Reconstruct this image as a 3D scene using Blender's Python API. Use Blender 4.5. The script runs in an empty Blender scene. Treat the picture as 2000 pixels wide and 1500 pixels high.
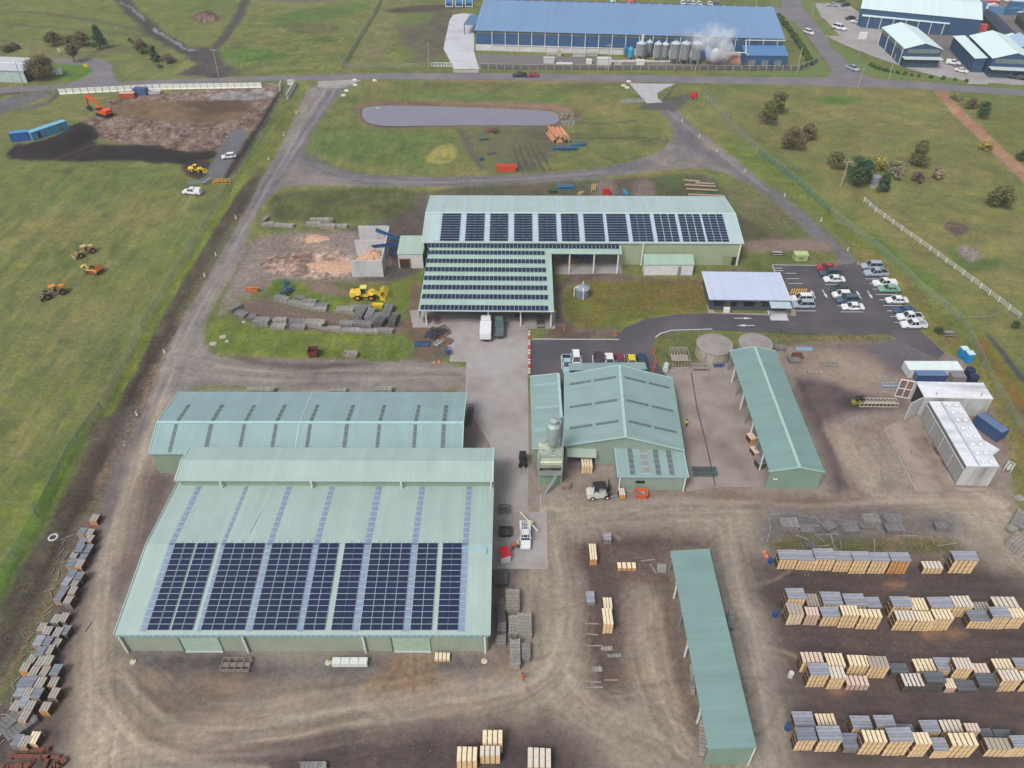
import bpy, math, random
import numpy as np
from mathutils import Vector, Matrix
R = math.radians
# ---------------------------------------------------------------- camera, sky, sun, exposure
CAM_H, PITCH, FOC = 95.0, R(40.2), 1500.0
CP, SP = math.cos(PITCH), math.sin(PITCH)
scene = bpy.context.scene
col = scene.collection
cam_d = bpy.data.cameras.new("camera"); cam = bpy.data.objects.new("camera", cam_d); col.objects.link(cam)
cam.location = (0, 0, CAM_H); cam.rotation_euler = (math.pi/2 - PITCH, 0, 0)
cam_d.sensor_width = 36.0; cam_d.lens = 36.0*FOC/2000.0; cam_d.clip_start = 0.5; cam_d.clip_end = 6000
scene.camera = cam
SUN_EL, SUN_AZ = R(52), R(215)      # azimuth: light comes from behind-left of the camera
world = bpy.data.worlds.new("World"); scene.world = world; world.use_nodes = True
wn = world.node_tree
bg = wn.nodes.get("Background") or wn.nodes.new("ShaderNodeBackground")
sky = wn.nodes.new("ShaderNodeTexSky"); sky.sky_type = 'NISHITA'; sky.sun_disc = False
sky.sun_elevation = SUN_EL; sky.sun_rotation = SUN_AZ; sky.dust_density = 4.0; sky.air_density = 1.0; sky.ozone_density = 1.0
desat = wn.nodes.new("ShaderNodeHueSaturation"); desat.inputs["Saturation"].default_value = 0.45
wn.links.new(sky.outputs[0], desat.inputs["Color"]); wn.links.new(desat.outputs[0], bg.inputs["Color"])
bg.inputs["Strength"].default_value = 0.132
sd = bpy.data.lights.new("sun", 'SUN'); sd.energy = 1.9; sd.angle = R(18); sd.color = (1.0, 0.97, 0.93)
sun = bpy.data.objects.new("sun", sd); col.objects.link(sun)
# sky texture: rotation measured from +Y towards +X
sdir = Vector((math.sin(SUN_AZ)*math.cos(SUN_EL), math.cos(SUN_AZ)*math.cos(SUN_EL), math.sin(SUN_EL)))
sun.rotation_euler = sdir.to_track_quat('Z', 'Y').to_euler()
scene.cycles.volume_bounces = 3
scene.view_settings.view_transform = 'Standard'; scene.view_settings.look = 'None'
scene.view_settings.gamma = 1.0; scene.view_settings.exposure = 0.38
rnd = random.Random(7)
# ---------------------------------------------------------------- measuring helpers
def at(px, py, z=0.0):
    """ground (or height z) point seen at a photo position"""
    a = (px-1000)/FOC; b = (py-750)/FOC
    t = (z-CAM_H)/(-SP-b*CP)
    return Vector((a*t, (CP-b*SP)*t, z))
def pix(x, y, z=0.0):
    zc = y*CP-(z-CAM_H)*SP
    return 1000+FOC*x/zc, 750-FOC*(y*SP+(z-CAM_H)*CP)/zc
def height(px, pyb, pyt):
    g = at(px, pyb); lo, hi = 0.0, 60.0
    for _ in range(40):
        m = (lo+hi)/2
        if pix(g.x, g.y, m)[1] > pyt: lo = m
        else: hi = m
    return lo
# ---------------------------------------------------------------- colours and materials
KEXP = 1.5
def lin(c):
    return tuple(((v/255/12.92) if v <= 10 else (((v/255)+0.055)/1.055)**2.4) for v in c)
def alb(c):
    return tuple(min(0.85, v/KEXP) for v in lin(c))
MATS = {}
def mat(key, rgb=(128,128,128), rough=0.7, metal=0.0, kind='plain', var=0.12, scale=1.5, spec=0.3, axis='x', pitch=0.76, alpha=None, dirt=None, raw=False):
    if key in MATS: return MATS[key]
    m = bpy.data.materials.new(key); m.use_nodes = True; nt = m.node_tree; N = nt.nodes; L = nt.links
    b = N.get("Principled BSDF")
    base = rgb if raw else alb(rgb)
    b.inputs["Roughness"].default_value = rough; b.inputs["Metallic"].default_value = metal
    b.inputs["Specular IOR Level"].default_value = spec
    tc = N.new("ShaderNodeTexCoord")
    no = N.new("ShaderNodeTexNoise"); no.inputs["Scale"].default_value = scale; no.inputs["Detail"].default_value = 5; no.inputs["Roughness"].default_value = 0.6
    L.new(tc.outputs["Object"], no.inputs["Vector"])
    mr = N.new("ShaderNodeMapRange"); mr.inputs[1].default_value = 0.3; mr.inputs[2].default_value = 0.7
    mr.inputs[3].default_value = 1-var; mr.inputs[4].default_value = 1+var
    L.new(no.outputs["Fac"], mr.inputs[0])
    hsv = N.new("ShaderNodeHueSaturation"); hsv.inputs["Color"].default_value = (*base, 1)
    L.new(mr.outputs[0], hsv.inputs["Value"])
    out = hsv.outputs[0]
    if kind in ('corr', 'boards', 'planks', 'wrap'):
        sx = N.new("ShaderNodeSeparateXYZ"); L.new(tc.outputs["Object"], sx.inputs[0])
        co = sx.outputs[{'x':0, 'y':1, 'z':2}[axis]]
        mu = N.new("ShaderNodeMath"); mu.operation = 'MULTIPLY'; mu.inputs[1].default_value = 1/pitch; L.new(co, mu.inputs[0])
        fr = N.new("ShaderNodeMath"); fr.operation = 'FRACT'; L.new(mu.outputs[0], fr.inputs[0])
        lt = N.new("ShaderNodeMath"); lt.operation = 'LESS_THAN'; L.new(fr.outputs[0], lt.inputs[0]); lt.inputs[1].default_value = 0.14 if kind == 'corr' else 0.2
        fl = N.new("ShaderNodeMath"); fl.operation = 'FLOOR'; L.new(mu.outputs[0], fl.inputs[0])
        wn_ = N.new("ShaderNodeTexWhiteNoise"); wn_.noise_dimensions = '1D'; L.new(fl.outputs[0], wn_.inputs["W"])
        m2 = N.new("ShaderNodeMapRange"); L.new(wn_.outputs["Value"], m2.inputs[0])
        amp = {'corr':0.03, 'boards':0.2, 'planks':0.14, 'wrap':0.05}[kind]
        m2.inputs[3].default_value = 1-amp; m2.inputs[4].default_value = 1+amp
        dk = {'corr':0.07, 'boards':0.45, 'planks':0.35, 'wrap':0.1}[kind]
        s1 = N.new("ShaderNodeMath"); s1.operation = 'MULTIPLY'; s1.inputs[1].default_value = -dk; L.new(lt.outputs[0], s1.inputs[0])
        s2 = N.new("ShaderNodeMath"); s2.operation = 'ADD'; L.new(m2.outputs[0], s2.inputs[0]); L.new(s1.outputs[0], s2.inputs[1])
        h2 = N.new("ShaderNodeHueSaturation"); L.new(out, h2.inputs["Color"]); L.new(s2.outputs[0], h2.inputs["Value"])
        out = h2.outputs[0]
    if dirt:
        n2 = N.new("ShaderNodeTexNoise"); n2.inputs["Scale"].default_value = dirt[3]; n2.inputs["Detail"].default_value = 4
        mp = N.new("ShaderNodeMapping"); mp.inputs["Scale"].default_value = dirt[4]; L.new(tc.outputs["Object"], mp.inputs[0]); L.new(mp.outputs[0], n2.inputs["Vector"])
        r2 = N.new("ShaderNodeMapRange"); r2.inputs[1].default_value = 0.45; r2.inputs[2].default_value = 0.72; r2.inputs[4].default_value = dirt[5]
        L.new(n2.outputs["Fac"], r2.inputs[0])
        mx = N.new("ShaderNodeMixRGB"); mx.inputs[2].default_value = (*alb(dirt[:3]), 1)
        L.new(r2.outputs[0], mx.inputs[0]); L.new(out, mx.inputs[1]); out = mx.outputs[0]
    L.new(out, b.inputs["Base Color"])
    if kind == 'rough':
        bp = N.new("ShaderNodeBump"); bp.inputs["Strength"].default_value = 0.7; bp.inputs["Distance"].default_value = 0.25
        L.new(no.outputs["Fac"], bp.inputs["Height"]); L.new(bp.outputs[0], b.inputs["Normal"])
    if alpha is not None: b.inputs["Alpha"].default_value = alpha
    MATS[key] = m
    return m
# ---------------------------------------------------------------- object helpers
def link(o, parent=None):
    col.objects.link(o)
    if parent is not None: o.parent = parent
    return o
def tag(o, label, cat, group=None):
    o['label'] = label; o['category'] = cat
    if group: o['group'] = group
    return o
def thing(name, label, cat, loc=(0,0,0), rz=0.0, group=None):
    o = bpy.data.objects.new(name, None); link(o); o.location = loc; o.rotation_euler = (0,0,rz)
    o.empty_display_size = 0.5
    return tag(o, label, cat, group)
class MB:
    def __init__(s): s.v = []; s.f = []; s.m = []
    def add(s, vs, fs, mi=0):
        n = len(s.v); s.v += [tuple(v) for v in vs]; s.f += [tuple(i+n for i in f) for f in fs]; s.m += [mi]*len(fs); return s
    def box(s, x0, x1, y0, y1, z0, z1, mi=0):
        return s.add([(x0,y0,z0),(x1,y0,z0),(x1,y1,z0),(x0,y1,z0),(x0,y0,z1),(x1,y0,z1),(x1,y1,z1),(x0,y1,z1)],
            [(0,3,2,1),(4,5,6,7),(0,1,5,4),(1,2,6,5),(2,3,7,6),(3,0,4,7)], mi)
    def obox(s, c, size, rz=0.0, mi=0, rx=0.0, ry=0.0):
        M = Matrix.Translation(c) @ Matrix.Rotation(rz,4,'Z') @ Matrix.Rotation(ry,4,'Y') @ Matrix.Rotation(rx,4,'X')
        hx, hy, hz = size[0]/2, size[1]/2, size[2]/2
        vs = [M @ Vector(p) for p in ((-hx,-hy,-hz),(hx,-hy,-hz),(hx,hy,-hz),(-hx,hy,-hz),(-hx,-hy,hz),(hx,-hy,hz),(hx,hy,hz),(-hx,hy,hz))]
        return s.add(vs, [(0,3,2,1),(4,5,6,7),(0,1,5,4),(1,2,6,5),(2,3,7,6),(3,0,4,7)], mi)
    def bar(s, a, b, w=0.1, h=None, mi=0):
        a, b = Vector(a), Vector(b); d = b-a
        if d.length < 1e-6: return s
        h = h or w; d.normalize()
        up = Vector((0,0,1)) if abs(d.z) < 0.95 else Vector((0,1,0))
        x = d.cross(up).normalized()*w/2; y = x.normalized().cross(d)*h/2
        vs = [a-x-y, a+x-y, a+x+y, a-x+y, b-x-y, b+x-y, b+x+y, b-x+y]
        return s.add(vs, [(0,1,2,3),(7,6,5,4),(0,4,5,1),(1,5,6,2),(2,6,7,3),(3,7,4,0)], mi)
    def cyl(s, a, b, r0, r1=None, n=12, mi=0, caps=True):
        a, b = Vector(a), Vector(b); r1 = r0 if r1 is None else r1
        d = (b-a).normalized(); up = Vector((0,0,1)) if abs(d.z) < 0.95 else Vector((1,0,0))
        x = d.cross(up).normalized(); y = x.cross(d)
        vs = []
        for c, r in ((a, r0), (b, r1)):
            for i in range(n):
                t = 2*math.pi*i/n; vs.append(c + x*math.cos(t)*r + y*math.sin(t)*r)
        fs = [(i+n, (i+1)%n+n, (i+1)%n, i) for i in range(n)]
        if caps: fs += [tuple(range(n)), tuple(range(2*n-1, n-1, -1))]
        return s.add(vs, fs, mi)
    def lathe(s, c, prof, n=16, mi=0):
        vs = []
        for r, z in prof:
            for i in range(n):
                t = 2*math.pi*i/n; vs.append((c[0]+r*math.cos(t), c[1]+r*math.sin(t), c[2]+z))
        fs = []
        for k in range(len(prof)-1):
            for i in range(n): fs.append((k*n+i, k*n+(i+1)%n, (k+1)*n+(i+1)%n, (k+1)*n+i))
        return s.add(vs, fs, mi)
    def prism(s, pts, d, mi=0):
        """closed polygon pts (3D) extruded by vector d"""
        n = len(pts); d = Vector(d); vs = [Vector(p) for p in pts]; vs += [p+d for p in vs]
        fs = [tuple(range(n-1,-1,-1)), tuple(range(n, 2*n))] + [(i, (i+1)%n, (i+1)%n+n, i+n) for i in range(n)]
        return s.add(vs, fs, mi)
    def build(s, name, mats, parent=None, smooth=False):
        me = bpy.data.meshes.new(name); me.from_pydata(s.v, [], s.f)
        if not isinstance(mats, (list, tuple)): mats = [mats]
        for m in mats: me.materials.append(m)
        me.polygons.foreach_set('material_index', s.m)
        if smooth: me.polygons.foreach_set('use_smooth', [True]*len(s.f))
        me.update()
        o = bpy.data.objects.new(name, me)
        return link(o, parent)
def kids(o): return [c for c in o.children]
def copy_tree(o, parent=None):
    c = o.copy(); col.objects.link(c)
    if parent is not None: c.parent = parent
    for ch in kids(o): copy_tree(ch, c)
    return c
# ---------------------------------------------------------------- ground
STEP = 3.0
pxs = np.arange(-340, 2341, STEP); pys = np.arange(1700, -81, -STEP)
def at_np(px, py):
    a = (px-1000)/FOC; b = (py-750)/FOC; t = CAM_H/(SP+b*CP)
    return a*t, (CP-b*SP)*t
PX, PY = np.meshgrid(pxs, pys)
GX, GY = at_np(PX, PY)
shp = GX.shape; GX = GX.ravel(); GY = GY.ravel(); NV = GX.size
rs = np.random.RandomState(3)
LAT = rs.rand(256, 256)
def vnoise(x, y, s, seed=0):
    x = x/s+seed*17.3; y = y/s+seed*9.1
    xi = np.floor(x).astype(int); yi = np.floor(y).astype(int); fx = x-xi; fy = y-yi
    fx = fx*fx*(3-2*fx); fy = fy*fy*(3-2*fy)
    g = lambda a, b: LAT[a % 256, b % 256]
    return (g(xi,yi)*(1-fx)+g(xi+1,yi)*fx)*(1-fy)+(g(xi,yi+1)*(1-fx)+g(xi+1,yi+1)*fx)*fy
def fbm(x, y, s, seed=0, o=4):
    r = 0; a = 0.5; t = 0
    for k in range(o): r = r+a*vnoise(x, y, s/2**k, seed+k); t += a; a *= 0.55
    return r/t
NW1 = fbm(GX, GY, 6, 1)-0.5; NW2 = fbm(GX, GY, 6, 5)-0.5
NF1 = fbm(GX, GY, 1.3, 11, 3)-0.5; NF2 = fbm(GX, GY, 1.3, 15, 3)-0.5
NB = fbm(GX, GY, 35, 21); NM = fbm(GX, GY, 9, 31); NS = fbm(GX, GY, 2.5, 41)
def chaikin(p, closed, k=2):
    for _ in range(k):
        q = []; n = len(p); rng = range(n if closed else n-1)
        if not closed: q.append(p[0])
        for i in rng:
            a = p[i]; b = p[(i+1)%n]
            q.append((a[0]*.75+b[0]*.25, a[1]*.75+b[1]*.25)); q.append((a[0]*.25+b[0]*.75, a[1]*.25+b[1]*.75))
        if not closed: q.append(p[-1])
        p = q
    return p
def wpts(p): return [tuple(at(x, y).xy) for x, y in p]
def sdf(pts, closed, sel_m, warp):
    P = np.array(pts); lo = P.min(0)-sel_m; hi = P.max(0)+sel_m
    idx = np.where((GX > lo[0])&(GX < hi[0])&(GY > lo[1])&(GY < hi[1]))[0]
    if idx.size == 0: return idx, None
    x = GX[idx]+warp*(NW1[idx]*2+NF1[idx]*.6); y = GY[idx]+warp*(NW2[idx]*2+NF2[idx]*.6)
    d = np.full(idx.size, 1e9); ins = np.zeros(idx.size, bool); n = len(P)
    for i in range(n if closed else n-1):
        ax, ay = P[i]; bx, by = P[(i+1)%n]; ex, ey = bx-ax, by-ay; L2 = ex*ex+ey*ey+1e-9
        t = np.clip(((x-ax)*ex+(y-ay)*ey)/L2, 0, 1)
        d = np.minimum(d, (x-ax-t*ex)**2+(y-ay-t*ey)**2)
        if closed and ay != by:
            c = ((ay > y) != (by > y)) & (x < (bx-ax)*(y-ay)/(by-ay)+ax); ins ^= c
    d = np.sqrt(d)
    return idx, (np.where(ins, -d, d) if closed else d)
COL = np.zeros((NV, 3)); ROU = np.ones(NV); KND = np.zeros(NV, int); ZH = np.zeros(NV)
def A3(c): return np.array(alb(c))
# default: olive pasture with dry patches
g1, g2, g3 = A3((112,122,76)), A3((124,127,84)), A3((102,117,68))
w = np.clip((NB-0.35)*3, 0, 1)[:,None]; w2 = np.clip((NM-0.5)*3.2, 0, 1)[:,None]
COL[:] = g1*(1-w)+g2*w; COL[:] = COL*(1-w2*.5)+g3*w2*.5
KINDS = ['grass_field', 'dirt_yard', 'gravel_road', 'grass_verge', 'rock_fill']
def paint(c, pts, soft=1.0, warp=0.6, kind=None, rough=None, op=1.0, mott=0.0, c2=None, sm=2, z=None, closed=True, wd=None, world_pts=False):
    pts = chaikin(pts, closed, sm) if sm else pts
    if not world_pts: pts = wpts(pts)
    idx, d = sdf(pts, closed, soft+3*warp+(wd or 0)+1, warp)
    if idx.size == 0: return
    if not closed: d = d-wd
    m = np.clip(0.5-d/soft, 0, 1)
    cc = np.broadcast_to(A3(c), (idx.size, 3))
    if c2 is not None:
        k = np.clip((NS[idx]*.5+NM[idx]*.5-0.38)*4, 0, 1)[:,None]; cc = cc*(1-k)+A3(c2)*k
    a = m*op
    if mott: a = a*np.clip(1-mott+mott*2*NS[idx], 0, 1)
    COL[idx] = COL[idx]*(1-a[:,None])+cc*a[:,None]
    if rough is not None: ROU[idx] = ROU[idx]*(1-a)+rough*a
    if kind is not None: KND[idx[m > 0.5]] = kind
    if z is not None:
        zz = np.clip(-d/abs(z[1]), 0, 1); zz = zz*zz*(3-2*zz); ZH[idx] += z[0]*zz
def line(c, pts, wd, soft=0.8, op=0.6, warp=0.3, **k): paint(c, pts, soft, warp, op=op, closed=False, wd=wd, **k)
GRS, DRT, GRV, VRG, RCK = range(5); rr0 = random.Random(2)
BRN, BRD, WET, GRVL, TAN = (152,140,131), (118,103,97), (92,80,78), (140,134,136), (160,148,134)
LGR, DGR, BGR = (122,130,78), (84,104,56), (96,124,66)
# --- far fields
paint((112,122,70), [(-340,-80),(460,-80),(420,60),(300,100),(200,75),(0,60),(-340,80)], 8, 2, op=.6)
paint((98,118,70), [(330,0),(480,0),(470,35),(400,48),(350,25)], 6, 2, op=.6)
paint((128,128,84), [(430,60),(730,20),(690,70),(640,130),(450,135)], 8, 2, op=.5, c2=(92,112,66))
paint((84,116,62), [(510,40),(620,8),(730,5),(700,30),(560,55)], 5, 2, op=.7)
paint((88,122,58), [(420,95),(520,92),(560,108),(500,122),(430,118)], 5, 2, op=.8)
paint((92,90,72), [(530,45),(640,42),(670,60),(600,70)], 4, 2, op=.6)
for pl, wd in (([(-340,20),(0,18),(110,28),(230,48),(330,75),(400,110)],1.4), ([(-340,42),(0,46),(150,58),(260,68),(330,80),(400,115)],1.0), ([(0,80),(90,78),(200,60)],.7)):
    line((92,88,78), pl, wd, 1.6, .75, 1.0, kind=DRT)
line((70,68,70), [(225,-60),(238,8),(285,45),(308,68),(345,90),(400,118),(425,150)], 3.2, 2.5, .9, 1.5, kind=DRT)
line((150,152,160), [(232,4),(258,18),(285,40)], .5, .6, .8, 1.6)
line((165,166,172), [(300,55),(325,74),(355,92),(378,100)], .6, .6, .8, 1.8)
line((78,72,72), [(500,-60),(470,30),(440,70),(418,95),(408,120)], 2.0, 2, .85, 1.2, kind=DRT)
line((88,84,82), [(480,20),(450,60),(430,85)], 1.2, 1.5, .8, 1.0)
paint((80,74,74), [(375,90),(420,95),(440,125),(480,148),(400,148),(340,148),(370,135),(395,118)], 2.5, 1.5, kind=DRT, c2=(100,94,90))
paint((112,102,98), [(285,90),(180,98),(140,98),(100,108),(70,95),(50,85),(60,100),(120,112),(190,110),(240,104)], 3, 1, op=.6)
paint((132,104,98), [(375,34),(385,28),(405,22),(430,32),(432,40),(405,46),(380,42)], 1.2, .8, rough=2.2, kind=RCK, c2=(100,80,76), z=(1.6,3))
paint((96,84,80), [(770,40),(850,20),(930,25),(925,45),(900,70),(865,115),(840,125),(790,118),(775,70)], 6, 2, op=.85, kind=DRT, c2=(112,104,88))
paint((138,130,106), [(700,75),(755,30),(770,60),(768,118),(680,130)], 5, 2, op=.7, c2=(116,120,80))
paint((104,124,66), [(800,20),(850,22),(845,40),(790,55),(780,35)], 4, 1.5, op=.8)
paint((110,124,66), [(770,90),(812,92),(820,115),(775,118)], 3, 1, op=.7)
paint((82,72,72), [(750,15),(920,5),(925,18),(760,28)], 3, 1, op=.9, kind=DRT)
paint((108,98,100), [(450,-80),(760,-80),(740,2),(470,8)], 4, 2, op=.6, kind=DRT)
# crescent road and green island, left
paint((128,124,130), [(60,108),(120,116),(190,113),(215,122),(222,138),(216,150),(240,158),(180,170),(120,168),(160,155),(175,140),(170,128),(120,124)], 1.0, .3, kind=GRV, rough=.3)
paint((98,128,60), [(115,125),(160,126),(184,134),(178,146),(140,160),(105,150)], 1.2, .4, kind=GRS)
paint((112,112,118), [(0,195),(60,180),(118,176),(60,200),(0,225),(-60,235),(-60,205)], 2, .6, kind=GRV, rough=.5, c2=(98,96,96))
paint((100,110,72), [(0,178),(60,172),(90,172),(50,182),(0,190),(-60,200),(-60,185)], 1.5,.6, c2=(96,86,76))
line((110,112,100), [(110,185),(85,205),(60,215)], .6, 1, .7)
# strip of verge south of the main road and paddock right of it
paint((150,124,102), [(830,154),(1250,158),(1250,163),(1100,161),(830,159)], 1.2, .6, kind=DRT, op=.9)
paint((100,106,70), [(700,160),(1230,166),(1235,178),(900,180),(700,172)], 3, 1, op=.7, c2=(124,122,84))
paint((96,122,68), [(770,176),(1000,188),(1110,190),(1120,198),(900,196),(780,192)], 3, 1, op=.6)
paint((134,128,88), [(1120,180),(1240,195),(1250,230),(1130,225)], 5, 2, op=.6)
# construction pad upper left
paint((146,124,116), [(205,190),(500,168),(548,163),(540,200),(500,262),(448,260),(430,300),(380,295),(300,290),(192,272),(150,245),(180,225),(210,215)], 1.6, 1.2, kind=RCK, rough=2.2, c2=(128,106,96), sm=1)
paint((132,108,84), [(240,195),(345,197),(494,196),(480,235),(430,240),(290,236),(260,225),(200,232),(215,215)], 2.5, 1.4, kind=DRT, rough=.8, c2=(104,86,70), sm=1)
paint((88,70,58), [(345,197),(494,196),(496,203),(478,222),(400,215),(350,208)], 2.0, 1.2, op=.7)
paint((120,98,86), [(255,225),(300,228),(330,245),(280,250)], 1.5, 1, op=.8, rough=1.6)
paint((150,146,146), [(390,190),(430,180),(520,176),(540,180),(530,194),(440,196)], 1.5, .6, kind=RCK, rough=.7)
paint((52,45,48), [(8,300),(30,282),(60,282),(120,262),(150,240),(172,242),(195,258),(190,282),(220,284),(300,282),(330,290),(375,296),(425,292),(418,310),(380,322),(330,320),(250,313),(150,317),(60,314),(15,308)], 1.6, 1.4, kind=DRT, rough=1.4, c2=(48,42,44), sm=1)
paint((46,40,42), [(15,298),(60,284),(120,266),(150,246),(180,256),(190,270),(120,300),(60,306)], 2, 1, z=(2.2, 5), op=.6)
line((104,86,72), [(100,315),(170,285),(195,283)], .5, .8, .6, .6); line((96,80,70), [(140,310),(200,286)], .3, .8, .6, .5)
paint((66,56,54), [(358,318),(400,312),(420,322),(410,352),(375,350),(355,340)], 1.5, 1, kind=DRT, c2=(92,80,72))
paint((112,112,118), [(452,254),(489,252),(470,300),(440,345),(410,350),(400,340),(425,300),(440,275)], 1.0, .5, kind=GRV, rough=.5)
paint((72,58,56), [(548,172),(556,176),(520,240),(490,290),(465,330),(440,355),(435,345),(470,290),(500,245),(520,215)], 1.2, .8, kind=DRT, rough=1.4, c2=(56,48,48))
# --- left access road and its verges
paint((118,124,76), [(560,185),(600,180),(580,220),(545,285),(500,370),(460,440),(440,440),(470,380),(510,300),(540,235)], 2, .8, kind=GRS, c2=(104,112,62))
paint((104,98,84), [(500,340),(520,320),(500,380),(440,480),(380,590),(330,680),(280,780),(232,880),(190,960),(165,1010),(120,1100),(60,1230),(0,1340),(-80,1420),(-80,1300),(0,1170),(50,1080),(120,960),(200,810),(260,690),(330,580),(400,460),(450,390)], 2, 1, kind=VRG, rough=1.3, c2=(84,74,66), sm=1)
line((80,66,62), [(480,385),(420,490),(350,600),(290,710),(255,770),(220,840),(180,920),(130,1020),(70,1140),(20,1240),(-60,1370)], .8, 1.2, .8, .8, rough=1.2)
line((118,134,66), [(500,300),(455,378),(385,490),(332,576),(290,648),(250,736),(210,805)], 1.1, .9, .9, .4, kind=GRS)
line((112,108,84), [(470,420),(420,500),(380,570),(350,625)], 1.2, 1.6, .7, .8)
line((158,130,114), [(360,650),(330,690),(296,750),(262,820),(235,880),(205,940),(190,985)], .9, 1.5, .7, 1.0, rough=1.8)
line((70,60,58), [(300,690),(262,760),(225,850),(185,930),(140,1010),(90,1110)], .35, .8, .7, .5)
paint((98,132,50), [(180,840),(150,880),(90,1000),(40,1090),(0,1170),(-60,1280),(-60,1180),(0,1110),(60,990),(130,880),(160,835)], 2.5, .9, kind=GRS, op=.85)
line((130,106,84), [(100,1150),(60,1230),(20,1310),(-20,1380)], .35, .6, .8, .4)
paint((144,136,130), [(612,160),(700,158),(690,165),(655,190),(622,235),(600,270),(588,292),(600,312),(640,328),(700,340),(800,346),(950,345),(1080,338),(1180,326),(1250,312),(1300,290),(1316,262),(1312,238),(1290,215),(1262,192),(1300,192),(1335,228),(1380,268),(1430,305),(1500,358),(1570,415),(1640,480),(1672,516),(1634,520),(1600,480),(1560,440),(1500,390),(1440,345),(1390,328),(1330,328),(1250,338),(1150,350),(1000,360),(850,364),(700,364),(600,362),(545,366),(510,400),(490,450),(470,500),(440,560),(410,610),(398,640),(400,680),(430,700),(520,700),(640,700),(700,704),(912,706),(912,765),(700,768),(520,758),(400,752),(350,765),(300,880),(240,1080),(215,1180),(210,1240),(235,1330),(180,1500),(150,1700),(40,1700),(80,1500),(100,1350),(130,1200),(160,1080),(200,960),(250,860),(285,780),(320,700),(350,635),(390,570),(430,500),(470,430),(505,365),(540,300),(570,240),(590,195)], 1.1, .6, kind=GRV, rough=.6, c2=(124,118,118), sm=1)
# asphalt-dark parts of the loop road
for pl, wd in (([(655,175),(625,215),(590,275),(560,310),(530,355),(510,385)],2.4), ([(590,300),(640,335),(720,352),(850,356),(1000,352),(1150,340),(1260,320)],3.0), ([(1285,205),(1330,240),(1350,290),(1420,318),(1500,370),(1580,435),(1650,505)],2.6)):
    line((112,110,118), pl, wd, 2.5, .75, .6)
for pl in ([(640,170),(600,230),(560,300),(520,370),(470,460),(420,550),(365,650)], [(655,175),(620,225),(580,290),(540,350)], [(620,345),(800,357),(1000,352),(1180,336)], [(1300,215),(1345,250),(1420,312),(1500,372)]):
    line((160,152,150), pl, .5, .8, .5, .2)
paint((92,88,90), [(1225,212),(1345,180),(1352,188),(1320,220),(1300,215)], 1.5,.6, kind=GRV, op=.8)
# grass oval in the middle with pond bank
paint((112,118,78), [(1000,240),(1250,230),(1305,255),(1300,285),(1230,308),(1100,328),(1010,335),(970,300)], 3, 1, op=.6, c2=(126,124,86))
paint((98,118,72), [(640,240),(880,252),(900,300),(880,330),(720,325),(620,300),(610,270)], 4, 1.5, op=.75)
paint((166,158,96), [(825,315),(845,290),(880,278),(892,285),(892,315),(860,322)], 1.0, .5, op=.85, rough=1.3)
paint((112,92,80), [(690,215),(705,200),(760,196),(900,200),(1000,200),(1090,202),(1130,215),(1140,240),(1080,250),(900,250),(750,252),(705,244)], 2, .8, kind=DRT, c2=(136,116,92), sm=1)
paint((150,122,104), [(860,197),(1000,199),(1110,204),(1125,225),(1085,212),(900,203)], 1.2, .8, op=.8)
paint((100,92,88), [(888,250),(905,250),(950,330),(935,335),(910,290)], 1.4, .6, op=.9, kind=DRT)
paint((104,94,88), [(905,250),(1070,245),(1120,262),(1080,290),(1060,330),(1000,336),(960,336),(950,300),(920,270)], 4, 1.4, op=.8, kind=DRT, c2=(110,112,80))
for k in range(5): line((82,72,70), [(1003+k*11,285),(1010+k*13,310),(1020+k*14,332)], .35, .7, .8, .4)
for pl in ([(1040,262),(1150,262),(1200,262),(1250,268),(1300,275)], [(1040,270),(1130,270),(1200,268),(1270,275)], [(1130,238),(1180,243),(1240,236)]):
    line((88,78,72), pl, .6, .8, .8, .4)
# --- right side paddocks
paint((122,126,82), [(1380,185),(1700,172),(1860,190),(2000,330),(2340,500),(2340,900),(2000,700),(1850,560),(1690,420),(1540,300),(1400,200)], 6, 1.5, op=.7, c2=(132,126,90))
paint((116,132,68), [(1400,235),(1480,300),(1600,380),(1760,500),(1900,620),(2000,740),(2340,1000),(2340,1200),(2000,800),(1900,700),(1800,600),(1650,470),(1540,390),(1420,300)], 4, 1.2, op=.75, c2=(100,118,58), kind=GRS)
paint((92,124,60), [(1590,192),(1650,185),(1700,195),(1640,206),(1595,202)], 3, 1, op=.9)
paint((86,118,54), [(1690,450),(1760,500),(1850,560),(1840,575),(1740,515),(1680,462)], 3, 1, op=.6)
paint((88,112,62), [(1845,485),(1860,478),(1880,500),(1930,510),(1960,500),(1960,520),(1920,535),(1870,525)], 2, .8, op=.85)
paint((158,146,142), [(1868,482),(1885,478),(1925,495),(1900,515),(1880,505)], 1, .6, op=.85, kind=DRT, rough=2)
paint((112,94,90), [(1835,445),(1850,432),(1885,438),(1900,452),(1870,462)], 1.3, .8, op=.85, kind=DRT, rough=2)
paint((124,98,76), [(1700,172),(2340,260),(2340,300),(1900,205),(1700,185)], 4,1.2, op=.2)
paint((116,120,72), [(1905,190),(2100,260),(2340,380),(2340,500),(2000,330),(1935,260)], 3, 1, op=.8)
paint((178,144,118), [(1820,175),(1852,178),(1862,195),(1900,235),(1960,290),(2010,335),(2100,420),(2080,430),(1985,345),(1920,280),(1870,232),(1838,195)], .9, .4, kind=GRV, rough=.7, c2=(160,120,98))
paint((136,104,70), [(1915,650),(1940,680),(1970,725),(2010,780),(2100,900),(2060,900),(1985,800),(1940,730),(1905,670)], 2, .8, kind=GRS, c2=(122,110,60))
paint((74,72,84), [(1925,650),(1935,652),(1975,705),(2010,745),(2060,800),(2050,810),(2000,752),(1960,700)], 1, .5, kind=DRT, rough=.2)
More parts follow.
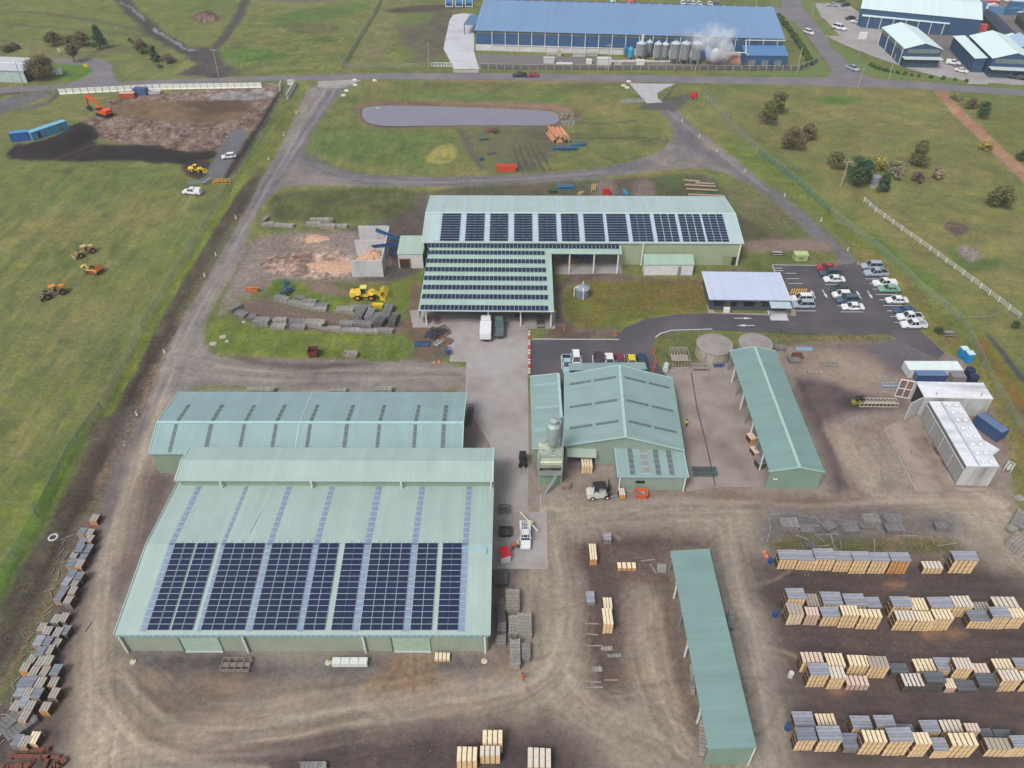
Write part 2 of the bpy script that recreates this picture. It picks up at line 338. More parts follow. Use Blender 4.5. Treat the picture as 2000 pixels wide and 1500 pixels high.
paint((98,88,78), [(1400,205),(1480,265),(1560,330),(1570,345),(1490,290),(1405,225)], 3,1,op=.25)
# area around the long shed
paint((96,104,68), [(545,372),(820,366),(815,400),(800,425),(700,432),(600,435),(520,425),(525,395)], 2, 1, kind=GRS, c2=(84,88,60))
paint((104,96,90), [(760,430),(800,410),(815,378),(840,372),(845,440),(830,470),(700,470),(640,455)], 2.5, 1, kind=DRT, c2=(88,80,76))
paint((108,94,88), [(850,366),(1190,352),(1370,335),(1400,350),(1430,420),(1560,462),(1560,475),(1440,475),(1420,392),(840,388)], 2, 1.2, kind=DRT, rough=1.3, c2=(84,92,60), op=.95)
for x0, x1 in ((1160,1200),(1240,1275)): paint((140,122,118), [(x0,352),(x1,348),(x1+5,392),(x0-2,392)], 2, 1, op=.8)
paint((88,104,60), [(1285,335),(1340,340),(1335,360),(1285,358)], 2, 1, op=.9)
paint((96,112,70), [(1440,350),(1490,372),(1540,420),(1590,460),(1540,470),(1450,430),(1410,370)], 3, 1, op=.8, kind=GRS, c2=(112,104,88))
paint((140,122,112), [(1448,468),(1600,466),(1640,480),(1600,495),(1500,492),(1450,488)], 2.5, 1, kind=DRT)
paint((116,118,82), [(1460,495),(1620,488),(1645,510),(1520,518),(1505,532),(1460,532)], 2, .8, kind=GRS, c2=(100,112,66))
paint((124,110,100), [(1085,528),(1210,532),(1260,545),(1385,545),(1380,530),(1460,520),(1460,534),(1400,540),(1395,560),(1260,552),(1120,550),(1100,570),(1105,640),(1210,640),(1200,664),(1040,662),(1085,640)], 1.5, .8, kind=DRT, c2=(104,88,80), sm=1)
paint((106,112,58), [(1110,556),(1200,548),(1290,548),(1376,547),(1376,565),(1388,590),(1382,610),(1330,612),(1270,616),(1215,632),(1180,640),(1115,638),(1100,600)], 1.2, .5, kind=GRS, c2=(118,104,66), sm=1)
# chips area left of the long shed
paint((152,138,131), [(480,470),(560,452),(700,452),(770,470),(775,545),(700,548),(600,545),(520,552),(450,600),(430,620),(450,540)], 3, 1.6, kind=DRT, rough=1.4, c2=(134,122,118))
paint((186,162,148), [(505,512),(545,500),(620,492),(692,490),(692,545),(600,542),(530,535)], 2, 1.2, rough=2, c2=(166,136,120), kind=RCK)
paint((180,156,142), [(570,460),(625,458),(640,480),(700,488),(620,500),(560,480)], 2, 1.4, op=.7, rough=1.8)
paint((96,88,86), [(775,470),(830,455),(825,545),(700,552),(700,540),(770,540)], 1.5, .6, kind=DRT)
paint((98,122,60), [(520,548),(560,545),(600,550),(640,572),(700,575),(800,545),(808,560),(800,600),(770,612),(660,610),(590,600),(530,580)], 1.5, .8, kind=GRS, c2=(112,128,62))
paint((128,108,92), [(590,548),(640,548),(680,568),(720,572),(680,582),(630,578),(600,562)], 1.3, .8, op=.9, kind=DRT, c2=(140,122,108))
paint((120,104,96), [(520,580),(600,608),(700,618),(810,625),(800,650),(640,650),(520,640),(470,620),(440,600),(490,585)], 2, .8, kind=DRT)
paint((112,128,66), [(405,640),(420,625),(480,640),(640,652),(780,650),(815,670),(800,705),(700,700),(560,695),(450,690),(410,672)], 1.5, .7, kind=GRS, c2=(100,120,56))
paint((110,96,88), [(800,560),(825,545),(818,620),(870,660),(880,705),(800,706),(815,670),(785,650),(800,610)], 1.5, .8, kind=DRT, c2=(132,108,90))
paint((104,90,88), [(430,692),(520,702),(620,712),(740,706),(700,715),(600,722),(480,712)], 1.6, .7, op=.8)
# yard core: between the sheds
paint(BRN, [(905,700),(1035,700),(1035,1110),(955,1130),(958,880),(905,870)], 2, .5, kind=GRV, rough=.5, c2=(158,146,142))
paint(BRN, [(860,1100),(1060,1000),(1300,960),(1600,955),(1800,950),(1970,960),(1990,1010),(2100,1050),(2340,1200),(2340,1700),(-100,1700),(60,1500),(120,1340),(160,1180),(300,900),(330,930),(300,1000),(240,1240),(900,1290)], 2.5, 1, kind=GRV, rough=.7, c2=(154,142,128), sm=1)
paint(BRN, [(1040,980),(1040,740),(1300,715),(1420,700),(1560,665),(1740,655),(1830,680),(1900,720),(1960,800),(1990,960),(1980,1010),(1600,980),(1300,990)], 2, .8, kind=GRV, rough=.6, c2=(138,120,110), sm=1)
paint(BRN, [(1030,940),(1110,930),(1150,990),(1040,1010),(900,1010),(880,700),(1035,700)], 2, .5, kind=GRV, rough=.5)
paint(BRN, [(280,780),(345,760),(930,760),(980,1120),(960,1290),(560,1290),(230,1260),(222,1180)], 2, .6, kind=DRT, rough=.6)
paint((112,98,94), [(262,905),(300,915),(345,930),(330,990),(262,1100),(235,1180),(222,1160),(250,1020)], 2.5, 1, op=.7)
paint((106,112,72), [(1270,660),(1310,648),(1390,648),(1400,700),(1320,705),(1275,700)], 1.3, .6, kind=GRS)
paint((120,116,80), [(1490,652),(1740,658),(1745,665),(1600,668),(1500,664)], 1.5, .7, kind=GRS, c2=(140,124,96))
paint((118,122,72), [(1790,640),(1860,690),(1900,720),(1940,800),(1980,900),(2000,1000),(2080,1100),(2160,1100),(2010,860),(1930,730),(1870,640),(1800,570),(1700,480),(1660,490),(1700,520)], 2, .8, kind=GRS, c2=(130,122,80), sm=1)
paint((112,100,98), [(1500,668),(1700,668),(1790,660),(1850,700),(1770,740),(1740,720),(1600,672)], 3, 1, op=.8)
paint((106,104,114), [(1690,668),(1790,655),(1840,690),(1830,700),(1760,710),(1735,740),(1710,700)], 2.5, .8, op=.7)
paint((160,142,128), [(1590,690),(1650,680),(1710,700),(1735,730),(1715,760),(1640,765),(1580,745)], 4, 1.5, op=.7)
# wet ground around the kilns
paint((84,73,76), [(1560,735),(1620,745),(1670,770),(1760,775),(1770,800),(1700,805),(1640,815),(1600,830),(1620,880),(1660,960),(1625,970),(1610,900),(1580,830),(1550,770)], 2.5, .8, op=.9, rough=.4, c2=(106,92,90), kind=DRT)
paint((72,68,74), [(1640,775),(1690,785),(1690,805),(1640,800)], 1.5, .6, op=.9, rough=.3)
for q in (((1815,868),(1840,868),(1848,885),(1825,890)), ((1820,905),(1850,902),(1855,925),(1830,930)), ((1808,930),(1860,925),(1862,945),(1815,948)), ((1765,895),(1845,890),(1850,915),(1780,905))):
    paint((84,68,64), list(q), 1.0, .8, op=.9, rough=.3)
paint((164,148,132), [(1615,835),(1640,825),(1700,900),(1730,960),(1690,960),(1650,900)], 3, 1, op=.6)
paint((112,92,86), [(1460,975),(1600,962),(1650,975),(1800,985),(1700,1000),(1480,1000)], 3, 1.2, op=.7)
paint((168,154,138), [(1700,975),(1900,960),(1970,970),(1990,1020),(2060,1110),(2000,1130),(1930,1040),(1850,1000)], 3, 1, op=.7)
paint((104,104,110), [(1480,1000),(1560,1000),(1850,995),(1880,1040),(1800,1050),(1500,1075),(1480,1040)], 3, 1.2, op=.8, c2=(122,112,104))
paint((98,100,64), [(1510,1045),(1700,1045),(1860,1050),(1880,1078),(1700,1082),(1530,1085),(1500,1070)], 2, 1, op=.75, kind=GRS, c2=(110,92,76))
# dark storage yard lanes
paint((102,88,83), [(1450,1090),(1530,1085),(1860,1085),(1950,1110),(2040,1180),(2340,1300),(2340,1560),(2000,1530),(1540,1530),(1520,1300)], 5, 1.5, kind=DRT, c2=(92,80,77), rough=.7, sm=1)
for yy, x0 in ((1140,1510),(1258,1530),(1372,1540),(1490,1530)):
    paint((82,73,73), [(x0,yy-16),(2340,yy+2),(2340,yy+26),(x0,yy+18)], 4, 1.2, op=.65, rough=.5, sm=0)
for q in ((1745,1140),(1810,1235),(1640,1352),(1860,1240)): paint((170,128,100), [(q[0]-18,q[1]-5),(q[0]+18,q[1]-5),(q[0]+14,q[1]+6),(q[0]-14,q[1]+6)], 1.5, 1, op=.75)
paint((158,148,138), [(1405,1100),(1450,1100),(1490,1220),(1540,1420),(1545,1560),(1480,1560),(1460,1350)], 4, 1, op=.6)
paint((112,108,106), [(1380,1075),(1410,1085),(1480,1400),(1500,1500),(1470,1440),(1420,1200)], 2.5, .8, op=.6)
# central bay: dark island with lighter track around
paint((98,83,79), [(1120,1040),(1390,1045),(1400,1080),(1310,1080),(1330,1200),(1352,1330),(1370,1440),(1350,1440),(1310,1350),(1270,1160),(1240,1140),(1240,1320),(1210,1370),(1160,1370),(1135,1320),(1130,1150)], 3.5, 1.2, kind=DRT, c2=(112,96,88), rough=.9, sm=1)
paint((168,152,134), [(1235,1150),(1290,1150),(1320,1300),(1340,1400),(1250,1420),(1240,1330)], 5, 1.5, op=.55)
paint((160,148,130), [(1040,1150),(1110,1060),(1125,1300),(1150,1370),(1220,1385),(1310,1420),(1360,1470),(1200,1500),(1080,1420),(1020,1320)], 5, 1, op=.6)
paint((166,150,132), [(150,1400),(300,1360),(600,1360),(900,1330),(1020,1320),(1040,1400),(800,1430),(500,1440),(300,1500),(150,1560)], 6, 1.5, op=.6)
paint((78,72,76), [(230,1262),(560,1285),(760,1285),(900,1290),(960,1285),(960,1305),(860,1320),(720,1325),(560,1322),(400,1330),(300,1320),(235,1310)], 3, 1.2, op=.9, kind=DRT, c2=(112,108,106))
paint((106,92,84), [(235,1310),(400,1335),(540,1325),(720,1330),(690,1350),(500,1355),(380,1400),(300,1420),(240,1380)], 4, 1.5, op=.75)
paint((150,122,96), [(380,1340),(440,1328),(480,1340),(430,1352)], 3, 1, op=.6); paint((150,130,108), [(255,1325),(320,1325),(330,1340),(270,1340)], 2.5, 1, op=.5)
paint((86,74,74), [(560,1440),(700,1425),(900,1405),(1040,1400),(1140,1440),(1160,1500),(1150,1700),(420,1700),(430,1500)], 6, 1.6, kind=DRT, c2=(98,86,82), rough=.8)
paint((92,80,78), [(410,1430),(470,1400),(520,1390),(480,1440),(420,1500),(400,1480)], 4, 1.5, op=.5)
paint((92,80,78), [(0,1360),(80,1380),(130,1330),(140,1420),(110,1520),(110,1700),(-300,1700),(-200,1450)], 3, 1.2, kind=DRT, c2=(112,98,92))
paint((104,92,88), [(95,1180),(140,1020),(175,1000),(215,1000),(175,1090),(145,1240),(120,1370),(60,1400),(10,1360),(60,1260)], 3, 1.2, kind=DRT, c2=(122,106,96))
paint((112,102,102), [(230,800),(290,790),(262,880),(240,960),(205,1010),(190,980),(215,900)], 2.5, .8, op=.6)
paint((108,96,92), [(262,905),(300,915),(345,930),(330,990),(262,1100),(235,1180),(222,1160),(250,1020)], 2.5, 1, op=.7)
paint((176,162,142), [(272,870),(292,870),(270,960),(245,1080),(225,1120),(200,1120),(225,1020),(250,940)], 4, .8, op=.6)
paint((172,158,138), [(175,1180),(215,1180),(215,1300),(240,1400),(190,1500),(150,1500),(165,1300)], 5, 1, op=.45)
paint((150,122,96), [(770,1278),(835,1278),(845,1320),(870,1345),(700,1350),(745,1320)], 2, .8, op=.8, rough=1.2)
for k in range(16): line(rr0.choice([(168,150,126),(120,98,82),(110,90,78)]), [(774+k*4.4,1280),(768+k*5,1310),(712+k*11.5+rr0.uniform(-6,6),1340+rr0.uniform(0,26))], rr0.uniform(.05,.12), .35, rr0.uniform(.2,.45), .25, sm=1)
paint((120,112,112), [(955,1080),(1035,1110),(1000,1140),(1010,1290),(960,1290)], 2, .8, op=.7, c2=(100,92,92))
paint((142,120,100), [(962,1255),(1035,1270),(1040,1320),(960,1310)], 2.5, 1, op=.6)
# concrete-dusted loading strip and dark tracks
for pl, w_, c_, o_ in (
    ([(330,760),(290,860),(255,960),(225,1060),(205,1160),(200,1260),(215,1350),(230,1450),(220,1560)],.25,(184,170,150),.6),
    ([(345,700),(312,790),(270,890),(238,985),(208,1080),(188,1180),(182,1280),(192,1380),(200,1500)],.25,(176,162,146),.6),
    ([(355,640),(320,720),(288,790)],.5,(170,160,152),.5),
    ([(215,1330),(260,1420),(350,1460),(500,1470),(640,1440)],.3,(112,98,88),.45),
    ([(205,1340),(250,1440),(340,1490),(520,1500)],.3,(176,162,144),.5),
    ([(230,1300),(300,1400),(420,1430),(600,1400),(850,1370),(1020,1350),(1080,1300),(1100,1150),(1080,1040)],.35,(176,164,146),.5),
    ([(400,1470),(600,1430),(850,1395),(1040,1380),(1120,1330),(1112,1180)],.3,(172,158,140),.5),
    ([(1090,1060),(1090,1200),(1105,1330),(1170,1400),(1280,1430),(1340,1480)],.3,(178,166,148),.5),
    ([(1070,1010),(1200,1000),(1350,1000),(1420,1040),(1450,1150),(1490,1300),(1530,1500)],.4,(168,156,142),.5),
    ([(1060,990),(1200,985),(1380,975),(1600,990),(1800,975),(1950,985)],.5,(172,158,144),.45),
    ([(420,715),(560,728),(720,722),(905,722)],.4,(168,154,142),.6), ([(420,735),(560,745),(720,740),(905,738)],.4,(168,154,142),.5),
    ([(400,700),(500,720),(640,730),(900,732)],.25,(110,96,90),.5),
    ([(965,700),(970,800),(985,900),(1000,960),(1030,1010)],.8,(172,164,160),.4),
    ([(1250,1180),(1262,1280),(1290,1380),(1350,1450)],.3,(182,166,146),.5), ([(1280,1170),(1300,1290),(1325,1390)],.3,(182,166,146),.5),
    ([(1900,960),(1960,985),(1990,1040),(2060,1110)],.4,(182,170,154),.5), ([(1940,930),(1965,900),(1985,870)],.3,(170,160,150),.4),
    ([(1640,830),(1670,890),(1710,950)],.3,(176,160,144),.4), ([(1560,740),(1590,800),(1620,880),(1650,950)],.5,(76,66,70),.5)):
    line(c_, pl, w_, .7, o_, .35)
rr = random.Random(12)
for k in range(46):   # random tyre arcs over the working yard
    x = rr.uniform(180, 1950); y = rr.uniform(980, 1480)
    if 225 < x < 955 and y < 1290: continue
    if x > 1500 and y > 1080: continue
    a = rr.uniform(-.5,.5) if rr.random() < .6 else rr.uniform(1.2,1.9); L_ = rr.uniform(60,170); bend = rr.uniform(-.3,.3)
    p = [(x,y)]
    for i in range(4): p.append((p[-1][0]+math.cos(a)*L_/4, p[-1][1]+math.sin(a)*L_/4)); a += bend
    line(rr.choice([(178,162,142),(120,104,94),(112,98,90)]), p, rr.uniform(.12,.28), .5, rr.uniform(.3,.55), .2)
# cut or mown streaks in the big left field
for k in range(60):
    x = rr.uniform(-50, 400); y = rr.uniform(460, 1000)
    if x > 470-(y-330)*.62-30: continue
    L_ = rr.uniform(40,110); line(rr.choice([(136,132,92),(92,108,60),(126,134,80)]), [(x,y),(x+L_*.5,y-L_*.72),(x+L_*.9,y-L_*1.25)], rr.uniform(.3,.7), 1.2, rr.uniform(.25,.5), .6)
paint((146,138,96), [(250,390),(340,395),(330,440),(290,470),(240,450)], 8, 3, op=.5); paint((132,128,98), [(80,620),(260,560),(300,600),(200,740),(60,720)], 10, 3, op=.35)
paint((100,122,62), [(-60,960),(60,900),(150,830),(170,850),(90,980),(0,1110),(-60,1150)], 6, 2, op=.4)
for q in ((10,285),(40,330),(90,338),(160,326),(250,330),(310,350),(350,370)): line((92,86,66), [(q[0],q[1]),(q[0]+26,q[1]-4),(q[0]+50,q[1]+3)], .3, .8, .6, .8)
# streaks worn along the tracks and mown along the fields
def streak(pts, hw, amp, across=.3, along=7, seed=0, only=None, hue=0):
    pts = wpts(chaikin(pts, False, 2)); P = np.array(pts); lo = P.min(0)-hw-2; hi = P.max(0)+hw+2
    idx = np.where((GX > lo[0])&(GX < hi[0])&(GY > lo[1])&(GY < hi[1]))[0]
    if only is not None: idx = idx[np.isin(KND[idx], only)]
    if idx.size == 0: return
    x = GX[idx]+NW1[idx]*1.0; y = GY[idx]+NW2[idx]*1.0; best = np.full(idx.size, 1e9); S = np.zeros(idx.size); D = np.zeros(idx.size); acc = 0
    for i in range(len(P)-1):
        ax, ay = P[i]; ex, ey = P[i+1]-P[i]; L = math.hypot(ex, ey)+1e-9
        t = np.clip(((x-ax)*ex+(y-ay)*ey)/L/L, 0, 1); dx = x-ax-t*ex; dy = y-ay-t*ey; d = dx*dx+dy*dy; m = d < best
        best[m] = d[m]; S[m] = acc+t[m]*L; D[m] = (np.sqrt(d)*np.sign(ex*dy-ey*dx))[m]; acc += L
    n = vnoise(S/along*3.0, D/across*3.0, 3.0, seed)*.6+vnoise(S/along*1.2, D/across*.9, 3.0, seed+3)*.4-.5
    fall = np.clip((hw-np.abs(D))/max(hw*.35, .5), 0, 1)*(.6+.8*NM[idx])
    COL[idx] *= (1+2*amp*n*fall)[:,None]
    if hue: COL[idx,0] *= 1+hue*n*fall*1.2
for pl, hw, am in (([(640,170),(600,230),(560,300),(520,370),(470,460),(420,550),(365,650),(320,740),(285,840),(255,940),(225,1050),(205,1160),(200,1260),(210,1350),(200,1450),(190,1560)],6.5,.17),
    ([(340,700),(500,722),(640,730),(910,730)],5,.15),([(230,1330),(330,1420),(450,1440),(620,1410),(850,1375),(1010,1350),(1090,1290),(1110,1150),(1090,1030)],7,.17),
    ([(150,1600),(200,1480),(300,1450),(500,1460),(700,1440)],5,.15),([(1060,1000),(1200,995),(1400,990),(1600,985),(1800,975),(1960,985)],5,.14),
    ([(1420,1010),(1440,1120),(1480,1260),(1510,1380),(1520,1520)],4.5,.16),([(1110,1330),(1170,1390),(1280,1420),(1350,1480)],5,.16),([(1260,1150),(1270,1260),(1300,1380),(1340,1460)],5,.16),
    ([(590,300),(640,335),(720,352),(850,356),(1000,352),(1150,340),(1260,320),(1330,290)],4.5,.13),([(1285,205),(1330,240),(1350,290),(1420,318),(1500,370),(1580,435),(1650,505)],4.5,.13),
    ([(1900,960),(1960,1010),(2020,1100)],5,.13),([(975,700),(975,850),(1000,950),(1040,1010)],5,.12),([(1620,790),(1640,870),(1690,950)],6,.13),
    ([(1530,1140),(2100,1160)],3.5,.14),([(1530,1255),(2100,1275)],3.5,.14),([(1530,1370),(2100,1400)],3,.14),([(450,590),(540,600),(640,625),(800,640)],3,.12),([(420,760),(900,770)],2,.1)):
    streak(pl, hw, am*1.45, .34, 9, 5, [DRT, GRV])
streak([(-100,1300),(0,1110),(200,760),(320,560),(440,370),(560,170)], 75, .2, .8, 5, 9, [GRS], .25)
streak([(1300,260),(1600,300),(1900,330),(2200,360)], 90, .13, .8, 7, 11, [GRS], .2); streak([(1500,420),(1700,560),(1900,760)], 12, .12, .7, 6, 12, [GRS], .2)
streak([(600,250),(900,300),(1250,270)], 40, .10, .9, 6, 13, [GRS], .2); streak([(0,60),(400,100),(1000,60)], 120, .13, 1.2, 9, 14, [GRS], .2)
# clumpy turf: yellow-green and dull patches
gm = KND == GRS; nn = (fbm(GX, GY, 4.5, 61, 4)-.5)*2; n2_ = (fbm(GX, GY, 16, 71, 4)-.5)*2
COL[gm,0] *= (1+.30*nn+.10*n2_)[gm]; COL[gm,1] *= (1+.22*nn+.02*n2_)[gm]; COL[gm,2] *= (1+.16*nn+.12*n2_)[gm]
NF = (fbm(GX, GY, 1.5, 101, 3)-.5)*2; COL[gm] *= (1+.22*NF)[gm][:,None]; COL[~gm] *= (1+.10*NF)[~gm][:,None]
rk = (KND == RCK); NR = vnoise(GX, GY, .9, 131); NR2 = vnoise(GX, GY, 1.9, 141); COL[rk] *= (1+.8*(NR-.5)+.5*(NR2-.5))[rk][:,None]; ch_ = ROU > 1.4; COL[ch_] *= (1+.4*(NR-.5)+.2*(NR2-.5))[ch_][:,None]
COL[gm,2] *= .86; COL[gm,0] *= 1.03; dm = ~gm; nd = (fbm(GX, GY, 3.0, 81, 4)-.5)*2; nw_ = (fbm(GX, GY, 12, 91, 4)-.5)*2
COL[dm] *= (1+.14*nd+.12*nw_)[dm][:,None]
# pond basin
POND = [(706,214),(714,208),(745,205),(900,208),(1000,212),(1080,216),(1093,225),(1092,238),(1072,245),(1000,244),(850,244),(765,247),(722,242),(708,232)]
POND = chaikin(POND, True, 2)
idx, d = sdf(wpts(POND), True, 3, 0.0); ZH[idx] += np.where(d < 0.4, -0.9*np.clip((0.4-d)/1.5, 0, 1), 0)
# small rubble relief where the ground is rough
ZH += np.clip(ROU-1.1, 0, 1.2)*(NF1+0.5*NW1)*0.55
line((100,110,70), [(100,1150),(60,1230)], .2, .5, 0, .1)
def mesh_from(mask_faces, name, mt):
    used = np.unique(mask_faces); remap = np.full(NV, -1); remap[used] = np.arange(used.size)
    me = bpy.data.meshes.new(name); F = remap[mask_faces]
    me.vertices.add(used.size); me.vertices.foreach_set('co', np.stack([GX[used], GY[used], ZH[used]], 1).astype(np.float32).ravel())
    me.loops.add(F.size); me.loops.foreach_set('vertex_index', F.astype(np.int32).ravel())
    me.polygons.add(F.shape[0]); me.polygons.foreach_set('loop_start', (np.arange(F.shape[0])*4).astype(np.int32))
    me.polygons.foreach_set('use_smooth', np.ones(F.shape[0], bool))
    me.update(calc_edges=True)
    ca = me.attributes.new('tone', 'FLOAT_COLOR', 'POINT'); ca.data.foreach_set('color', np.concatenate([COL[used], np.ones((used.size,1))], 1).astype(np.float32).ravel())
    ra = me.attributes.new('grain', 'FLOAT', 'POINT'); ra.data.foreach_set('value', ROU[used].astype(np.float32))
    me.materials.append(mt); o = bpy.data.objects.new(name, me); link(o); o['kind'] = 'structure'; return o
def ground_mat():
    m = bpy.data.materials.new('earth_and_turf'); m.use_nodes = True; nt = m.node_tree; N = nt.nodes; L = nt.links
    b = N.get("Principled BSDF"); b.inputs["Roughness"].default_value = 0.9; b.inputs["Specular IOR Level"].default_value = 0.15
    ac = N.new("ShaderNodeAttribute"); ac.attribute_name = 'tone'; ar = N.new("ShaderNodeAttribute"); ar.attribute_name = 'grain'
    geo = N.new("ShaderNodeNewGeometry")
    def noise(s, d=4, r=.65):
        n = N.new("ShaderNodeTexNoise"); n.inputs["Scale"].default_value = s; n.inputs["Detail"].default_value = d; n.inputs["Roughness"].default_value = r
        L.new(geo.outputs["Position"], n.inputs["Vector"]); return n
    n1 = noise(4.5, 5, .8); n2 = noise(.35, 5); n3 = noise(.05, 3)
    def mth(op, a, b_):
        x = N.new("ShaderNodeMath"); x.operation = op
        for i, q in enumerate((a, b_)):
            if hasattr(q, 'links') or hasattr(q, 'is_linked'): L.new(q, x.inputs[i])
            else: x.inputs[i].default_value = q
        return x.outputs[0]
    amp = mth('MULTIPLY', ar.outputs["Fac"], 1.3); amp = mth('ADD', amp, .25)
    v = mth('MULTIPLY', mth('SUBTRACT', n1.outputs["Fac"], .5), amp)
    n4 = noise(1.3, 3); v4 = mth('MULTIPLY', mth('SUBTRACT', n4.outputs["Fac"], .5), mth('MULTIPLY', amp, .8)); v2 = mth('ADD', v4, mth('MULTIPLY', mth('SUBTRACT', n2.outputs["Fac"], .5), .45))
    v3 = mth('MULTIPLY', mth('SUBTRACT', n3.outputs["Fac"], .5), .35)
    tot = mth('ADD', mth('ADD', mth('ADD', v, v2), v3), 1.0); tot = mth('MAXIMUM', tot, .25)
    h = N.new("ShaderNodeHueSaturation"); L.new(ac.outputs["Color"], h.inputs["Color"]); L.new(tot, h.inputs["Value"])
    sn = mth('ADD', mth('MULTIPLY', mth('SUBTRACT', n2.outputs["Fac"], .5), .8), 1.0); L.new(sn, h.inputs["Saturation"])
    hu = mth('ADD', mth('MULTIPLY', mth('SUBTRACT', n3.outputs["Fac"], .5), .05), .5); L.new(hu, h.inputs["Hue"])
    L.new(h.outputs[0], b.inputs["Base Color"])
    bp = N.new("ShaderNodeBump"); bp.inputs["Distance"].default_value = .22; L.new(n1.outputs["Fac"], bp.inputs["Height"])
    st = mth('MULTIPLY', ar.outputs["Fac"], .6); L.new(st, bp.inputs["Strength"]); L.new(bp.outputs[0], b.inputs["Normal"])
    return m
GM = ground_mat()
ny, nx = shp
I = np.arange(NV).reshape(shp)
F = np.stack([I[:-1,:-1], I[:-1,1:], I[1:,1:], I[1:,:-1]], -1).reshape(-1, 4)
fk = KND[F[:,0]]
for k, nm in enumerate(KINDS):
    s = fk == k
    if s.any(): mesh_from(F[s], nm, GM)
# far ground beyond the detailed sheet, one sheet out to the horizon
hb = MB(); hb.add([(-3500,-600,-1.6),(3500,-600,-1.6),(3500,5000,-1.6),(-3500,5000,-1.6)], [(0,1,2,3)])
o = hb.build('ground', mat('far_pasture', (112,120,80), .95, var=.25, scale=.02)); o['kind'] = 'structure'
# ---- sheets laid on the ground
def sheet(name, pts, m, z=0.03, sm=0, th=0.0, label=None):
    p = chaikin(pts, True, sm) if sm else pts
    w_ = [at(x, y) for x, y in p]; b = MB()
    b.prism([(q.x, q.y, -0.3) for q in w_], (0, 0, 0.3+z)); o = b.build(name, m); o['kind'] = 'structure'
    return o
ASPH = mat('asphalt', (122,118,126), .85, var=.10, scale=.25, kind='plain', dirt=(150,140,138,.12,(1,1,1),.6))
ASPD = mat('new_asphalt', (86,82,90), .8, var=.10, scale=.3, dirt=(120,112,112,.1,(1,1,1),.6))
CONC = mat('concrete_slab', (176,174,174), .85, var=.08, scale=.4, dirt=(146,140,138,.25,(1,1,1),.7))
CONY = mat('dusty_concrete', (172,166,165), .9, var=.10, scale=.5, dirt=(144,133,127,.12,(1,1,1),.8))
CONP = mat('pale_concrete', (206,208,214), .8, var=.07, scale=.35, dirt=(176,176,180,.15,(1,1,1),.6))
PAINT = mat('line_paint', (226,226,226), .7, var=.12, scale=3)
top = [(-340,222),(0,171),(160,164),(300,157),(500,149.5),(750,143),(1000,143.5),(1250,147),(1500,151),(1620,152),(1700,154),(1800,160),(1900,168),(2000,176),(2340,215)]
bot = [(2340,232),(2000,188),(1900,180),(1800,174.5),(1700,171),(1500,165),(1250,160),(1000,156),(750,155),(500,158.5),(300,165),(160,172),(0,182),(-340,236)]
sheet('road', top+bot, ASPH, .05, 0)
sheet('side_road', [(1525,-60),(1560,-60),(1565,12),(1590,40),(1611,70),(1647,112),(1670,138),(1705,154),(1610,153),(1626,140),(1610,115),(1582,77),(1557,50),(1530,30),(1500,24),(1500,14),(1527,13)], ASPH, .046, 0)
sheet('concrete_driveway', [(866,95),(878,40),(885,29),(905,26),(926,28),(926,102),(936,135),(886,135),(884,128)], CONP, .06, 0)
sheet('concrete_driveway', [(1229,163),(1324,164),(1300,172),(1284,182),(1284,192),(1294,200),(1263,202)], mat('grey_drive', (186,184,190), .8, var=.08, scale=.4), .055)
sheet('gravel_apron', [(884,136.5),(936,136.5),(934,142),(888,142)], CONY, .04)
sheet('concrete_driveway', [(622,158.5),(708,155),(700,160),(668,172),(640,172),(620,170)], CONY, .05)
sheet('gravel_yard', [(929,104),(1545,128),(1560,135),(1400,136),(1200,136),(938,134)], mat('grey_gravel', (124,120,122), .95, kind='rough', var=.25, scale=1.2), .035)
sheet('car_park', [(1508,518.5),(1633,518.5),(1672,513),(1700,514),(1745,570),(1790,640),(1845,690),(1830,702),(1760,665),(1735,652),(1600,656),(1500,650),(1392,645),(1335,646),(1300,652),(1280,661),(1272,690),(1305,740),(1305,760),(1036,760),(1033,664),(1196,664),(1207,655),(1222,640),(1262,623),(1330,614),(1380,612),(1480,616),(1550,618),(1546,600)], ASPD, .05)
sheet('concrete_apron', [(800,606),(1086,606),(1084,642),(1031,642),(1031,735),(1033,900),(1030,1000),(1066,1000),(1070,1111),(961,1111),(958,870),(910,790),(912,706),(878,706),(880,690),(862,640),(806,640)], CONY, .035)
sheet('concrete_apron', [(1078,480),(1215,490),(1215,534),(1083,536)], CONY, .04)
sheet('concrete_apron', [(1302,722),(1425,705),(1480,800),(1540,950),(1410,952),(1340,960),(1300,800)], mat('stained_concrete', (158,146,140), .9, var=.12, scale=.4, dirt=(128,112,104,.15,(1,1,1),.9)), .035)
sheet('concrete_apron', [(1727,836),(1780,810),(1870,952),(1940,955),(1902,958),(1790,962),(1770,910)], mat('kiln_slab', (166,150,140), .9, var=.12, scale=.5, dirt=(110,94,86,.2,(1,1,1),.9)), .04)
sheet('path', [(1383,612),(1380,580),(1370,560),(1372,556),(1386,598),(1398,611),(1500,613),(1535,580),(1552,606),(1555,617),(1500,616)], mat('paving', (168,154,148), .9, var=.1, scale=1), .07)
sheet('parking_apron', [(1590,6),(1655,8),(1700,40),(1740,70),(1870,135),(1912,140),(2340,210),(2340,240),(1999,166),(1892,164),(1780,136),(1700,108),(1650,88),(1611,69),(1640,70),(1612,38),(1590,26)], mat('apron', (172,168,168), .9, var=.1, scale=.3, dirt=(150,142,136,.1,(1,1,1),.8)), .042)
sheet('yard_ground', [(1655,-60),(2340,-60),(2340,200),(1912,140),(1870,135),(1740,70),(1700,40)], mat('back_yard', (126,118,118), .9, var=.15, scale=.2, dirt=(104,98,98,.08,(1,1,1),.8)), .038)
